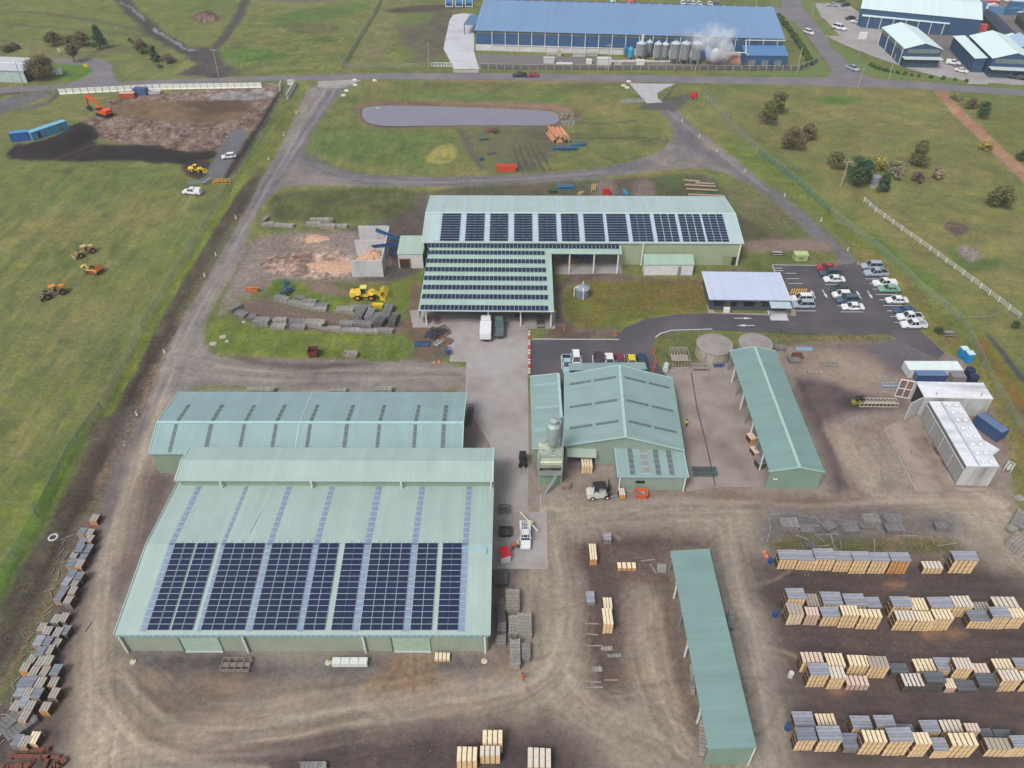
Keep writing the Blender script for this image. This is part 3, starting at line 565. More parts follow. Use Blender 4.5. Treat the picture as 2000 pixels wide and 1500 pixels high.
turf = mat('mown_turf', (108,126,72), .95, var=.25, scale=1.2, kind='rough')
for nm, p in (('grass_verge', [(1612,86),(1628,84),(1660,102),(1700,128),(1760,142),(1890,156),(1890,164.5),(1800,157),(1735,152),(1700,148),(1665,130),(1640,105)]),
              ('grass_verge', [(1594,47),(1612,45),(1632,68),(1622,72),(1608,66)]), ('grass_verge', [(1555,-60),(1590,-60),(1590,8),(1606,33),(1590,32),(1572,20),(1562,4)]),
              ('grass_verge', [(1925,162),(1945,162),(2000,169),(2100,185),(2100,195),(1998,175),(1940,168)]), ('grass_verge', [(1500,-60),(1524,-60),(1526,13),(1502,18)]),
              ('grass_verge', [(1545,42),(1555,45),(1600,115),(1622,138),(1610,150),(1400,146),(1400,142),(1585,141),(1590,118),(1570,85)])):
    sheet(nm, p, turf, .06, 1)
def thin(name, pts, w, m, z):
    b = MB()
    for i in range(len(pts)-1): a, c = at(*pts[i]), at(*pts[i+1]); a.z = c.z = z-.01; b.bar(a, c, w, .02)
    o = b.build(name, m); o['kind'] = 'structure'
thin('drainage_line', [(1350,728),(1362,800),(1380,870),(1397,948)], .22, mat('drain_dark', (92,84,82), .9), .05)
thin('slab_joint', [(962,1110),(1068,1110),(1066,1000),(1056,1000),(1056,965)], .16, mat('joint_pale', (182,174,168), .9), .05)
thin('slab_joint', [(868,642),(1031,642)], .12, MATS['joint_pale'], .05); thin('slab_joint', [(878,706),(912,706),(911,764)], .16, MATS['joint_pale'], .05)
thin('drainage_line', [(1727,836),(1790,960)], .14, MATS['joint_pale'], .055)
wp = MB(); wp.add([(*at(x, y).xy, -0.12) for x, y in POND], [tuple(range(len(POND)))[::-1]])
o = wp.build('water', mat('pond_water', (134,131,144), .08, var=.05, scale=.15, spec=.5)); o['kind'] = 'structure'
# ---------------------------------------------------------------- buildings
def gmat(key, rgb, axis='x', **k): return mat(key+'_'+axis, rgb, .45, kind='corr', axis=axis, spec=.35, var=k.pop('var', .06), scale=k.pop('scale', .25), dirt=k.pop('dirt', tuple(int(v*.86) for v in rgb)+(.5, (1,.12,1) if axis == 'x' else (.12,1,1), .32)), **k)
WHT = mat('white_metal', (236,238,238), .5, var=.04)
PIPE = mat('white_pipe', (232,234,228), .5, var=.04)
DARKIN = mat('dark_interior', (62,60,60), .9, var=.2)
STEEL = mat('galvanised_steel', (168,172,174), .45, .3, var=.1)
RUST = mat('rusty_steel', (128,76,62), .85, var=.25, scale=3)
PANW = mat('panel_frame', (196,208,220), .4, .2)
PANB = mat('solar_cell', (34,46,76), .25, spec=.35, var=.12, scale=.35)
SKYL = mat('skylight_sheet', (142,160,184), .35, kind='corr', axis='x', pitch=.4, var=.10, scale=2)
SKYD = mat('grey_skylight_sheet', (104,116,118), .5, var=.25, scale=2.5)
SKYP = mat('pale_skylight_sheet', (186,204,218), .4, var=.1, scale=1.2)
class Shed:
    """local frame: x along the front, y to the back, z up, origin at front-left eave corner on the ground"""
    def __init__(s, name, label, cat, FL, FR, depth, he, hr, rf=.5, ridge='x', hb=None, group=None):
        s.o = Vector((FL.x, FL.y, 0)); d = Vector((FR.x-FL.x, FR.y-FL.y)); s.W = d.length; s.D = depth
        s.rz = math.atan2(d.y, d.x); s.root = thing(name, label, cat, s.o, s.rz, group)
        s.he, s.hr, s.rf, s.ridge = he, hr, rf, ridge; s.hb = he if hb is None else hb
        s.M = Matrix.Translation(s.o) @ Matrix.Rotation(s.rz, 4, 'Z'); s.Mi = s.M.inverted()
    def loc(s, px, py, z): return s.Mi @ at(px, py, z)
    def onroof(s, px, py, front=True):
        z = s.he
        for _ in range(12): p = s.loc(px, py, z); z = s.zr(p.x, p.y)
        p.z = z; return p
    def zr(s, x, y):
        if s.ridge == 'x':
            yr = s.D*s.rf
            return s.he+(s.hr-s.he)*y/yr if y <= yr else s.hr+(s.hb-s.hr)*(y-yr)/max(s.D-yr, 1e-6)
        xr = s.W*s.rf
        return s.he+(s.hr-s.he)*x/xr if x <= xr else s.hr+(s.hb-s.hr)*(x-xr)/max(s.W-xr, 1e-6)
    def slab(s, p, t=.12):
        b = MB(); b.prism(p, (0,0,-t)); return b
    def roof(s, m, cap=None, capm=None):
        W, D = s.W, s.D
        if s.ridge == 'x':
            yr = D*s.rf
            s.slab([(0,0,s.he),(W,0,s.he),(W,yr,s.hr),(0,yr,s.hr)]).build('roof_slope', m, s.root)
            if s.rf < 1: s.slab([(0,yr+.01,s.hr-.002),(W,yr+.01,s.hr-.002),(W,D,s.hb),(0,D,s.hb)]).build('roof_slope', m, s.root)
            if capm: b = MB(); b.box(0,W,yr-.28,yr+.28,s.hr-.02,s.hr+.07); b.build('ridge_cap', capm, s.root)
        else:
            xr = W*s.rf
            s.slab([(0,0,s.he),(xr,0,s.hr),(xr,D,s.hr),(0,D,s.he)]).build('roof_slope', m, s.root)
            if s.rf < 1: s.slab([(xr+.01,0,s.hr-.002),(W,0,s.hb),(W,D,s.hb),(xr+.01,D,s.hr-.002)]).build('roof_slope', m, s.root)
            if capm: b = MB(); b.box(xr-.25,xr+.25,0,D,s.hr-.02,s.hr+.07); b.build('ridge_cap', capm, s.root)
        if capm:   # barge strips and gutters
            for seg in s.edges(): MB().bar(seg[0], seg[1], .14, .2).build('barge_trim', capm, s.root)
    def edges(s):
        W, D = s.W, s.D; e = []
        if s.ridge == 'x':
            yr = D*s.rf
            for x in (.0, W):
                e.append(((x,0,s.he),(x,yr,s.hr)))
                if s.rf < 1: e.append(((x,yr,s.hr),(x,D,s.hb)))
        else:
            xr = W*s.rf
            for y in (0, D):
                e.append(((0,y,s.he),(xr,y,s.hr)))
                if s.rf < 1: e.append(((xr,y,s.hr),(W,y,s.hb)))
        return e
    def walls(s, m, sides='FBLR', ins=.3, my=None, zb=0.0):
        W, D, i, t = s.W, s.D, ins, .12; my = my or m
        def prof(axis, c, a, b_):
            pts = [a, b_]; mid = None
            if axis == 'x' and s.ridge == 'y': mid = W*s.rf
            if axis == 'y' and s.ridge == 'x': mid = D*s.rf
            tops = [b_] + ([mid] if mid and a < mid < b_ else []) + [a]
            P = lambda u, z: (u, c, z) if axis == 'x' else (c, u, z)
            z = lambda u: (s.zr(u, c) if axis == 'x' else s.zr(c, u))-.14
            return [P(a, zb), P(b_, zb)] + [P(u, z(u)) for u in tops]
        if 'F' in sides: MB().prism(prof('x', i, i, W-i), (0,t,0)).build('wall', m, s.root)
        if 'B' in sides: MB().prism(prof('x', D-i-t, i, W-i), (0,t,0)).build('wall', m, s.root)
        if 'L' in sides: MB().prism(prof('y', i+.01, i+t+.01, D-i-t-.01), (t,0,0)).build('wall', my, s.root)
        if 'R' in sides: MB().prism(prof('y', W-i-t-.01, i+t+.01, D-i-t-.01), (t,0,0)).build('wall', my, s.root)
    def downpipe(s, x, y=0.12, z=None, m=PIPE, r=.13, dy=0):
        z = (s.zr(x, max(y,0)) if z is None else z)-.15
        MB().cyl((x,y,z),(x,y-dy,0),r,n=8).build('downpipe', m, s.root)
    def strip(s, pa, pb, m, name='skylight', lift=.035, w=None, bars=None, barm=None):
        """sheet lying on the roof between two local points along y, w wide, following the roof"""
        (xa, ya), (xb, yb) = pa, pb; b = MB()
        br = [ya, yb]
        if s.ridge == 'x' and min(ya,yb) < s.D*s.rf < max(ya,yb): br = [ya, s.D*s.rf, yb]
        for k in range(len(br)-1):
            u, v = br[k], br[k+1]
            q = [(xa,u),(xb,u),(xb,v),(xa,v)]
            b.prism([(x,y,s.zr(x,y)+lift) for x,y in q], (0,0,-.03))
        if bars:
            n = max(1, int(abs(yb-ya)/bars))
            for k in range(n+1):
                y = ya+(yb-ya)*k/n; b.prism([(xa,y-.06,s.zr(xa,y)+lift+.004),(xb,y-.06,s.zr(xb,y)+lift+.004),(xb,y+.06,s.zr(xb,y)+lift+.004),(xa,y+.06,s.zr(xa,y)+lift+.004)], (0,0,-.02), 1)
        return b.build(name, [m, barm or m], s.root)
PANEL_MESH = {}
def panel_mesh(w, h):
    k = (round(w,2), round(h,2))
    if k not in PANEL_MESH:
        b = MB(); b.box(-w/2,w/2,-h/2,h/2,0,.05,0); e = .03
        b.box(-w/2+e,w/2-e,-h/2+e,h/2-e,.05,.056,1)
        o = b.build('solar_panel', [PANW, PANB]); PANEL_MESH[k] = (b, o.data); bpy.data.objects.remove(o)
    return PANEL_MESH[k]
def panels(s, spots, w, h, slope, keep=100):
    """spots: local (x,y) centres; nearest `keep` become parts, the rest one part"""
    b0, me = panel_mesh(w, h); spots = sorted(spots, key=lambda p: p[1]); rest = MB()
    for i, (x, y) in enumerate(spots):
        z = s.zr(x, y)+.09; Mx = Matrix.Translation((x,y,z)) @ Matrix.Rotation(slope, 4, 'X')
        if i < keep:
            o = bpy.data.objects.new('solar_panel', me); link(o, s.root); o.matrix_local = Mx
        else:
            n = len(rest.v); rest.v += [tuple(Mx @ Vector(v)) for v in b0.v]; rest.f += [tuple(q+n for q in f) for f in b0.f]; rest.m += b0.m
    if rest.v:
        o = rest.build('solar_panel', [PANW, PANB], s.root); o['kind'] = 'stuff'
# --- big solar shed (front left)
GR1 = (176,197,191)
z0 = 4.39
fl, fr = at(222,1240,z0), at(957,1240,z0)
s = Shed('solar_shed', 'largest pale green shed, nearest the camera, front half of its roof covered in solar panels', 'shed', fl, fr, 33.0, z0, 6.3, rf=.405, hb=4.7)
cap1 = mat('pale_green_trim', (204,224,218), .5)
R1 = gmat('pale_green_roof', GR1); W1 = gmat('sage_wall', (164,176,158), 'x'); W1y = gmat('sage_wall', (164,176,158), 'y')
s.roof(R1, capm=None); s.walls(W1, 'FLR', my=W1y)
for e in s.edges(): MB().bar(e[0], e[1], .16, .22).build('barge_trim', R1, s.root)
b = MB(); b.box(0, s.W, -.16, .0, z0-.2, z0-.03)
for k in range(60): x = .3+k*s.W/60; b.box(x, x+.12, -.18, -.16, z0-.2, z0-.03, 1)
b.build('gutter', [mat('teal_gutter', (128,166,168), .5), WHT], s.root)
for px in (226, 468, 704, 944): s.downpipe(s.loc(px,1241,z0).x+.2, .05, r=.16)
for px0, px1 in ((347,422),(764,838)):
    a, c = s.loc(px0,1250,3.6).x, s.loc(px1,1250,3.6).x
    b = MB(); b.box(a, c, .14, .29, .15, 3.6); b.box(a, c, .02, .14, 0, .16, 1); o = b.build('sliding_door', [mat('pale_door', (176,198,180), .5, kind='corr', pitch=1.2), CONP], s.root)
    MB().box(a-.3, c+.3, .05, .2, 3.62, 3.8).build('door_rail', W1, o)
    MB().box(a-.22, a-.04, .1, .28, 0, 3.6).build('door_jamb', mat('dark_green_trim', (96,118,100)), o)
sl1 = math.atan2(6.3-z0, s.D*.405)
xs = [285,307.5,332.5,354,391,412.5,434.5,456,491.5,513.5,536,557.5,591,612.5,645.5,666,701.5,723,744.5,766,800.5,822,853,873.5]
pitch = s.D*.405/15.25; sp_ = []
for i, px in enumerate(xs):
    x = s.loc(px, 1237, z0).x+.72
    for r in range(15): sp_.append((x, .55+pitch*(r+.5)*.985))
panels(s, sp_, 1.415, pitch*.965, sl1)
for i, (a, c) in enumerate(((272,283),(383.5,390.5),(480,491),(579,590.5),(686.5,700),(787,799),(895,907))):
    xa, xc = s.loc(a,1237,z0).x, s.loc(c,1237,z0).x
    s.strip((xa,.4),(xc,.405*33), SKYL, bars=1.05, barm=SKYP); s.strip((xa,.405*33),(xc,32), SKYL, bars=1.05, barm=SKYP)
# conduit along the panels and small vents
b = MB()
for i, px in enumerate(xs): x = s.loc(px,1237,z0).x+.7; b.cyl((x, 13.75, s.zr(x,13.75)),(x,13.75,s.zr(x,13.75)+.22),.1,n=6)
b.build('conduit', WHT, s.root)
p = s.onroof(902,1071); q = s.onroof(951,1072)
b = MB(); b.box(p.x,q.x,p.y-.12,p.y+.12,p.z,p.z+.16); b.box(q.x-.3,q.x,p.y-.9,p.y+.1,p.z-.1,p.z+.17); b.build('cable_tray', mat('pale_blue_tray', (158,200,220)), s.root)
p = s.onroof(512,996); q = s.onroof(487,1040)
MB().bar(p+Vector((0,0,.1)), q+Vector((0,0,.1)), .12, .05).build('roof_anchor_line', cap1, s.root)
SOL = s
# raised rear bay
z1 = 6.9
fl, fr = at(341,939,z1), at(962.5,941,z1); bk = at(368,873,7.0)
s = Shed('raised_shed', 'long narrow pale green raised roof bay behind the panels of the largest shed', 'shed', fl, fr, bk.y-fl.y, z1, 7.6, rf=.52, hb=7.0)
s.roof(R1); s.walls(gmat('sage_wall2', (152,172,150)), 'FBLR', my=gmat('sage_wall2', (152,172,150), 'y'), ins=.5)
for e in s.edges(): MB().bar(e[0], e[1], .16, .2).build('barge_trim', cap1, s.root)
for px in (429, 607, 783, 959):
    x = s.loc(px,940,z1).x; b = MB(); b.cyl((x,-.05,z1-.1),(x,-.05,5.2),.14,n=6); b.cyl((x,-.05,5.25),(x-.95,-.2,5.2),.13,n=6); b.build('downpipe', PIPE, s.root)
# --- back shed behind it
z2 = 4.8
fl, fr = at(290,887,z2), at(903,888,z2); bk = at(350,765,z2)
s = Shed('storage_shed', 'blue-green gabled shed with grey skylight strips, behind the raised bay of the largest shed', 'shed', fl, fr, bk.y-fl.y-.3, z2, 6.8, rf=.36, hb=5.05)
R2 = gmat('blue_green_roof', (149,177,178)); W2 = gmat('green_wall', (148,166,148)); W2y = gmat('green_wall', (148,166,148), 'y')
s.roof(R2, capm=mat('aqua_trim', (180,214,214), .5)); s.walls(W2, 'FBL', my=W2y)
for a, c in ((327,334),(396,404),(463,470),(526,533),(594,601),(667,675),(732,739),(804,811),(860,868)):
    xa, xc = s.loc(a,886,z2).x, s.loc(c,886,z2).x
    s.strip((xa,.3),(xc,s.D*.34), SKYD, bars=1.0, barm=R2); s.strip((xa,s.D*.38),(xc,s.D*.72), SKYD, bars=1.3, barm=R2)
xa = s.loc(575,886,z2).x
s.strip((xa-.08,0),(xa+.08,s.D), MATS['aqua_trim'], 'roof_joint', lift=.05)
for k in range(6): y = .5+k*(s.D-1.2)/5; MB().box(s.W-.45,s.W-.25,y,y+.2,0,s.zr(s.W,y)-.14).build('post', STEEL, s.root)
BK = s
# --- long middle shed
z3 = 5.84
fl, fr = at(824,474,z3), at(1453,476,z3); bk = at(840,384,z3)
s = Shed('sawmill_shed', 'long pale green gabled shed with twelve blocks of solar panels, facing the small grass oval', 'shed', fl, fr, bk.y-fl.y, z3, 7.8, rf=.467, hb=6.2)
R3 = gmat('silver_green_roof', (184,204,202)); W3 = gmat('lime_grey_wall', (172,184,154)); W3y = gmat('lime_grey_wall', (172,184,154), 'y')
s.roof(R3, capm=mat('silver_trim', (206,224,222), .5)); s.walls(W3, 'BLR', my=W3y)
xo = s.loc(1209,474,z3).x
b = MB(); b.box(xo, s.W-.3, .3, .42, 0, z3-.14); b.build('wall', W3, s.root)
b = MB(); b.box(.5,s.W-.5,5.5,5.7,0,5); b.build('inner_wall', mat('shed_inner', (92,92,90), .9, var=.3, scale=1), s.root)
sl3 = math.atan2(7.8-z3, s.D*.467); rowp = (s.D*.467-.8)/11
grp = [(860,896),(909,944),(957,991),(1005,1039),(1053,1087),(1099,1131),(1143,1182),(1189,1228),(1236,1277),(1284,1328),(1333,1378),(1381,1424)]
sp_ = []
for a, c in grp:   # bottom-row pixel extents, measured on the eave row
    xa, xc = s.loc(a,470,z3+.15).x, s.loc(c,470,z3+.15).x; w_ = (xc-xa)/3
    for i in range(3):
        for r in range(11): sp_.append((xa+w_*(i+.5), .45+rowp*(r+.5)))
panels(s, sp_, 1.62 if w_ > 1.7 else w_*.95, rowp*.92, sl3)
ee = [840]+[c for a, c in grp]
for i in range(12):
    a = grp[i][0]; prev = s.loc(grp[i-1][1],470,z3+.15).x+.35 if i else s.loc(850,470,z3).x
    xa = prev; xc = s.loc(a,470,z3+.15).x-.35
    if i == 0: xa = xc-1.1
    mid = (xa+xc)/2; s.strip((mid-.5,.4),(mid+.5,s.D*.467-.4), SKYP, bars=1.0, barm=R3); s.strip((mid-.4,s.D*.467+.4),(mid+.4,s.D-.6), SKYP, bars=1.0, barm=R3)
xa = s.loc(1430,470,z3).x; s.strip((xa-.5,.4),(xa+.5,s.D*.467-.4), SKYP, bars=1.0, barm=R3)
for px in (1259, 1449): s.downpipe(s.loc(px,476,z3).x-.15, .1, r=.2)
b = MB(); p = s.loc(1432,508,2); b.box(p.x, p.x+1.0, .22, .3, 0, 2.2); b.build('door', DARKIN, s.root)
MB().box(p.x-2.2,p.x-.2,.2,.29,0,2.6).build('sliding_door', gmat('lime_door', (150,168,130)), s.root)
SAW = s
# canopy in front of it (two depths)
z4 = 4.6; fl, fr = at(817,605,z4), at(1082,607,z4)
s = Shed('truck_canopy', 'open-fronted pale green canopy carrying eight long rows of solar panels above two parked trucks', 'canopy', fl, fr, 1, z4, 1)
yb = SAW.o.y-fl.y-.15; s.D = yb; s.rf = 1.0; s.hr = 5.45; s.hb = 5.45
W_ = s.W; W2_ = s.loc(1215,494,5.2).x; yj = s.loc(1067,496,5.2).y; zj = s.zr(0, yj)
R4 = gmat('canopy_roof', (174,200,188))
b = MB(); b.prism([(0,0,s.he),(W_,0,s.he),(W_,yj,zj),(W2_,yj,zj),(W2_,yb,s.hr),(0,yb,s.hr)], (0,0,-.15)); b.build('roof_slope', R4, s.root)
b = MB(); b.box(-.05,W_+.05,-.2,0,z4-.22,z4-.02); b.build('gutter', cap1, s.root)
MB().box(0,.12,.3,yb,2.2,z4-.1).build('wall', W1y, s.root)
MB().box(W_-.4,W_-.28,.6,yj,0.0,z4-.1).build('wall', W1y, s.root)
for px in (829, 953, 1017, 1077):
    x = s.loc(px,606,z4).x; MB().box(x-.14,x+.14,1.0,1.28,0,z4-.1).build('post', WHT, s.root)
for px in (1113, 1161, 1208):
    x = s.loc(px,494,5.2).x; MB().box(x-.14,x+.14,yj+.2,yj+.48,0,zj-.1).build('post', WHT, s.root)
sp_ = []; rows = [601,579.5,561.5,543.5,526.5,510,493.5,480.5]
np_ = [30,30,30,30,30,30,30,30]
for r, py in enumerate(rows):
    l = [821,824,826,828,830,832,834,835][r]; rr_ = [1071,1070.5,1069,1068,1066.5,1065,1064,1064][r]
    pa, pc = s.onroof(l, py), s.onroof(rr_, py); n = 30; w_ = (pc.x-pa.x)/n
    y = pa.y
    for i in range(n): sp_.append((pa.x+w_*(i+.5), y))
    if r == 7:
        pe = s.onroof(1211, 482.5)
        m_ = int((pe.x-pc.x)/w_)
        for i in range(m_): sp_.append((pc.x+w_*(i+.5), y))
panels(s, sp_, w_*.93, 1.72, math.atan2(s.hr-s.he, yb))
for k in range(6): y = 4+k*5.6; MB().box(1,W_-1,y-.06,y+.06,s.zr(0,y)+.01,s.zr(0,y)+.05).build('purlin_strip', SKYP, s.root)
MB().box(1,W_+8,yb-.15,yb+.05,s.hr-.3,s.hr-.05).build('back_gutter', WHT, s.root)
CAN = s
# annexes
def simple(name, label, cat, FLp, FRp, backpy, he, hr, rm, wm, sides='FBLR', rf=1.0, group=None, ins=.15, cap=None, ridge='x', hb=None):
    fl, fr = at(FLp[0],FLp[1],he), at(FRp[0],FRp[1],he); bk = at(FLp[0],backpy,hr if rf == 1.0 else he)
    s = Shed(name, label, cat, fl, fr, bk.y-fl.y, he, hr, rf=rf, ridge=ridge, hb=hb, group=group)
    s.roof(rm, capm=cap); s.walls(wm, sides, ins=ins); return s
s = simple('chipper_house', 'small green-roofed block with white walls and an opening, beside the wood chip bays', 'outbuilding', (775,496),(826,496), 460, 3.9, 4.3, gmat('annex_roof', (176,198,182)), mat('white_wall', (212,212,208), .8))
a = s.loc(784,520,1.5); b = MB(); b.box(.6,2.7,.1,.2,0,2.4); o = b.build('doorway', DARKIN, s.root); b = MB(); b.box(.4,.6,-.1,.2,0,2.6); b.box(2.7,2.9,-.1,.2,0,2.6); b.box(.4,2.9,-.1,.2,2.4,2.65); b.build('door_frame', mat('orange_brown', (160,110,70)), o)
s = simple('plant_room', 'white walled lean-to room with green roof against the long solar shed', 'outbuilding', (1259,517),(1357,517), 496, 2.9, 3.9, gmat('annex_roof2', (164,190,172)), mat('white_wall2', (224,222,222), .8, var=.1, scale=.8))
x = s.loc(1322,525,1).x; MB().box(x,x+.7,.06,.14,0,2.3).build('door', mat('grey_door', (140,146,140)), s.root)
# --- office
z5 = 3.0
fl, fr = at(1386,585,z5), at(1545,587,z5)
s = Shed('office_building', 'flat white-roofed dark grey office beside the car park', 'office', fl, fr, (at(1376,533,3.1)-fl).y, z5, 3.5, rf=1.0)
OFR = mat('white_roof', (200,210,232), .5, kind='corr', var=.03, scale=.2); OFW = mat('charcoal_wall', (84,88,94), .7, var=.08)
s.roof(OFR, capm=None); s.walls(OFW, 'FBLR', ins=.5)
b = MB()
b.box(-.05,s.W+.05,-.12,.0,z5-.25,z5-.02); b.build('fascia', mat('dark_fascia', (100,106,112)), s.root)
for e in s.edges(): MB().bar(e[0], e[1], .12, .16).build('barge_trim', WHT, s.root)
for a, c in ((1394,1413),(1428,1438),(1453,1472),(1488,1500)):
    xa, xc = s.loc(a,592,1.6).x, s.loc(c,592,1.6).x
    o = MB().box(xa-.1,xc+.1,.42,.5,1.1,2.2).build('window', mat('window_frame_dark', (52,56,62)), s.root)
    MB().box(xa,xc,.38,.42,1.2,2.1).build('pane', mat('dark_glass', (40,46,56), .1, spec=.6), o)
for px in (1423, 1482): p = s.loc(px,588,2.5); MB().obox((p.x,.42,2.5),(.5,.15,.4)).build('wall_light', WHT, s.root)
p = s.loc(1418,604,.5); MB().box(p.x-.6,p.x+.7,-.5,.1,0,1.1).build('air_conditioner', WHT, s.root)
a, c = s.loc(1501,586,2.7).x, s.loc(1541,586,2.7).x
b = MB(); b.prism([(a,.45,2.8),(a,-2.2,2.55),(c,-2.2,2.55),(c,.45,2.8)], (0,0,-.12)); o = b.build('porch_roof', mat('porch_roof', (188,204,216), .5, kind='corr'), s.root)
b = MB(); b.box(a+.1,a+.22,-2.0,-1.88,0,2.5); b.box(c-.22,c-.1,-2.0,-1.88,0,2.5); b.build('post', OFW, o)
MB().box(a+.2,c-.4,-3.2,.3,.0,.12).build('doorstep', CONP, s.root)
# --- green workshop
RW = gmat('workshop_roof', (147,173,171), 'y'); WW = gmat('workshop_wall', (152,170,154)); WWy = gmat('workshop_wall', (152,170,154), 'y')
z6 = 4.3
fl, fr = at(1101,871,z6), at(1337.5,880,z6); bl = at(1089.5,731,z6); ap = at(1222,850,5.4)
s = Shed('workshop', 'square blue-green gabled workshop with three bands of grey skylights, behind the cyclone tower', 'workshop', fl, fr, 30, z6, 6.9, rf=.5, ridge='y')
s.D = (s.Mi @ bl).y
capw = mat('workshop_trim', (176,208,206), .5)
s.roof(RW, capm=capw); s.walls(WW, 'BR', my=WWy)
xo, xc = s.loc(1112,880,3).x, s.loc(1164,890,3).x
b = MB(); i = .3; W_ = s.W
b.prism([(xc,i,0),(W_-i,i,0),(W_-i,i,s.zr(W_-i,0)-.14),(W_/2,i,s.zr(W_/2,0)-.14),(i,i,s.zr(i,0)-.14),(i,i,0),(xo-.2,i,0),(xo-.2,i,2.6),(xc,i,2.6)], (0,.12,0)); b.build('wall', WW, s.root)
b = MB(); b.prism([(xo-.4,-.9,2.7),(xc+.1,-.9,2.7),(xc+.1,.3,3.6),(xo-.4,.3,3.6)], (0,0,-.1)); b.build('awning', WW, s.root)
MB().box(xo-.2,xc,2.5,2.6,0,2.6).build('inner_wall', DARKIN, s.root)
for py in (809, 764, 724):   # skylight bands run across the roof: y const
    y = s.onroof(1110 if py != 724 else 1105, {809:837,764:796,724:752}[py]).y
    for xa, xb in ((1.0,.46*W_),(.54*W_,W_-.9)):
        b = MB(); n = 15
        for k in range(n):
            if k == 7 : continue
            u, v = xa+(xb-xa)*k/n, xa+(xb-xa)*(k+.9)/n
            b.prism([(u,y-.28,s.zr(u,y)+.04),(v,y-.28,s.zr(v,y)+.04),(v,y+.28,s.zr(v,y)+.04),(u,y+.28,s.zr(u,y)+.04)], (0,0,-.03))
        b.build('skylight', SKYD, s.root)
WS = s
for px, py in ((1307,745),(1311,755),(1322,810),(1326,820)):
    p = s.loc(px,py,3.2); MB().box(W_-.28,W_+.1,p.y-.6,p.y+.5,2.6,3.4).build('air_conditioner', WHT, s.root)
# west lean-to
fl, fr = at(1039,877,3.4), at(1100,872,3.9)
s = Shed('workshop_lean_to', 'narrow blue-green lean-to roof on the left side of the square workshop', 'lean-to', fl, at(1099,877,3.4), (at(1033,735,3.4)-fl).y, 3.4, 4.1, rf=1.0, ridge='y')
s.W = WS.o.x-s.o.x-.02 if WS.o.x > s.o.x else s.W
s.roof(RW, capm=capw); s.walls(WW, 'FBL', my=WWy, ins=.25)
b = MB()
for k in range(3):
    y = s.loc(1036,{0:840,1:797,2:753}[k],3.5).y; b.prism([(.6,y-.3,s.zr(.6,y)+.03),(s.W-.4,y-.3,s.zr(s.W-.4,y)+.03),(s.W-.4,y+.3,s.zr(s.W-.4,y)+.03),(.6,y+.3,s.zr(.6,y)+.03)], (0,0,-.02))
b.build('skylight', mat('faded_skylight', (160,186,186), .6, var=.2, scale=3), s.root)
# north strip
fl, fr = at(1112,724,3.4), at(1264,722,3.4)
s = Shed('workshop_rear_porch', 'strip of blue-green roof showing behind the workshop gable, by the parked cars', 'porch', fl, fr, (at(1112,712,3.4)-fl).y+.8, 3.5, 3.1, rf=1.0)
s.roof(gmat('workshop_roof', (147,173,171), 'x')); s.walls(WW, 'BLR', my=WWy, ins=.2)
# front extension
z7 = 3.3; fl, fr = at(1207,932.5,z7), at(1345,933,z7)
s = Shed('workshop_extension', 'low green extension with checkered skylight strips joined to the front of the workshop', 'extension', fl, fr, WS.o.y-fl.y+.25, z7, 4.0, rf=1.0)
s.roof(gmat('workshop_roof', (147,173,171), 'x'), capm=capw); s.walls(WW, 'FLR', my=WWy, ins=.25)
for px in (1236,1287,1313):
    x = s.loc(px,931,z7).x; s.strip((x-.35,.5),(x+.45,s.D*.95), SKYD, bars=.95, barm=gmat('workshop_roof', (147,173,171), 'x'))
x = s.loc(1262,931,z7).x; s.strip((x-.5,.8),(x+.7,s.D*.97), mat('pinkish_skylight', (150,150,150), .6, var=.2), bars=1.2, barm=SKYP)
for px in (1212,1340): s.downpipe(s.loc(px,933,z7).x, .05, r=.12)
p = s.loc(1251,944,2.3); o = MB().box(p.x-.7,p.x+.8,.18,.26,1.7,2.3).build('window', mat('window_frame_dark'), s.root); MB().box(p.x-.6,p.x+.7,.14,.18,1.8,2.2).build('pane', mat('dark_glass'), o)
# --- open timber shed, right
GRG = gmat('teal_roof', (131,162,158), 'y'); GRGx = gmat('teal_roof', (126,163,154), 'x')
WG = gmat('teal_wall', (140,166,150)); WGy = gmat('teal_wall', (140,166,150), 'y')
def long_shed(name, label, FLp, FRp, BLp, he, hr, rf, capm, sides, nbays, wallF=WG, hb=None):
    fl, fr = at(*FLp, he), at(*FRp, hb or he); bl = at(*BLp, he)
    axis = (bl-fl); axis.z = 0; L_ = axis.length; ang = math.atan2(axis.y, axis.x)-math.pi/2
    wv = fr-fl; wv.z = 0; Wd = abs(wv.dot(Vector((math.cos(ang), math.sin(ang), 0))))
    s = Shed(name, label, 'open shed', fl, fl+Vector((math.cos(ang)*Wd, math.sin(ang)*Wd, 0)), L_, he, hr, rf=rf, ridge='y', hb=hb)
    s.roof(GRG, capm=capm); s.walls(WG, sides, my=WGy, ins=.15)
    for k in range(nbays+1):
        y = .6+k*(L_-1.2)/nbays
        MB().bar((.25,y,0),(.25,y,s.zr(.25,y)-.14),.22).build('post', WHT if k % 2 else STEEL, s.root)
        MB().bar((.0,y,s.zr(.2,y)-.5),(1.7,y,s.zr(1.7,y)-.2),.12).build('brace', WHT, s.root)
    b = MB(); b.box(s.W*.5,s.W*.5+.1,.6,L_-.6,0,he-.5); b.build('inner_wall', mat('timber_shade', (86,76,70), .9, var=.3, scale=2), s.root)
    return s
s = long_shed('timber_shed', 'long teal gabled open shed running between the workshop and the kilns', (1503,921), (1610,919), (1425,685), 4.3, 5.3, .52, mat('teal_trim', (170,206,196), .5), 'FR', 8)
TS = s
p = s.loc(1507,931,3); MB().lathe((s.W*.15,.06,2.6),[(.25,-.1),(.35,0),(.25,.1)],10).build('wall_sign_round', WHT, s.root)
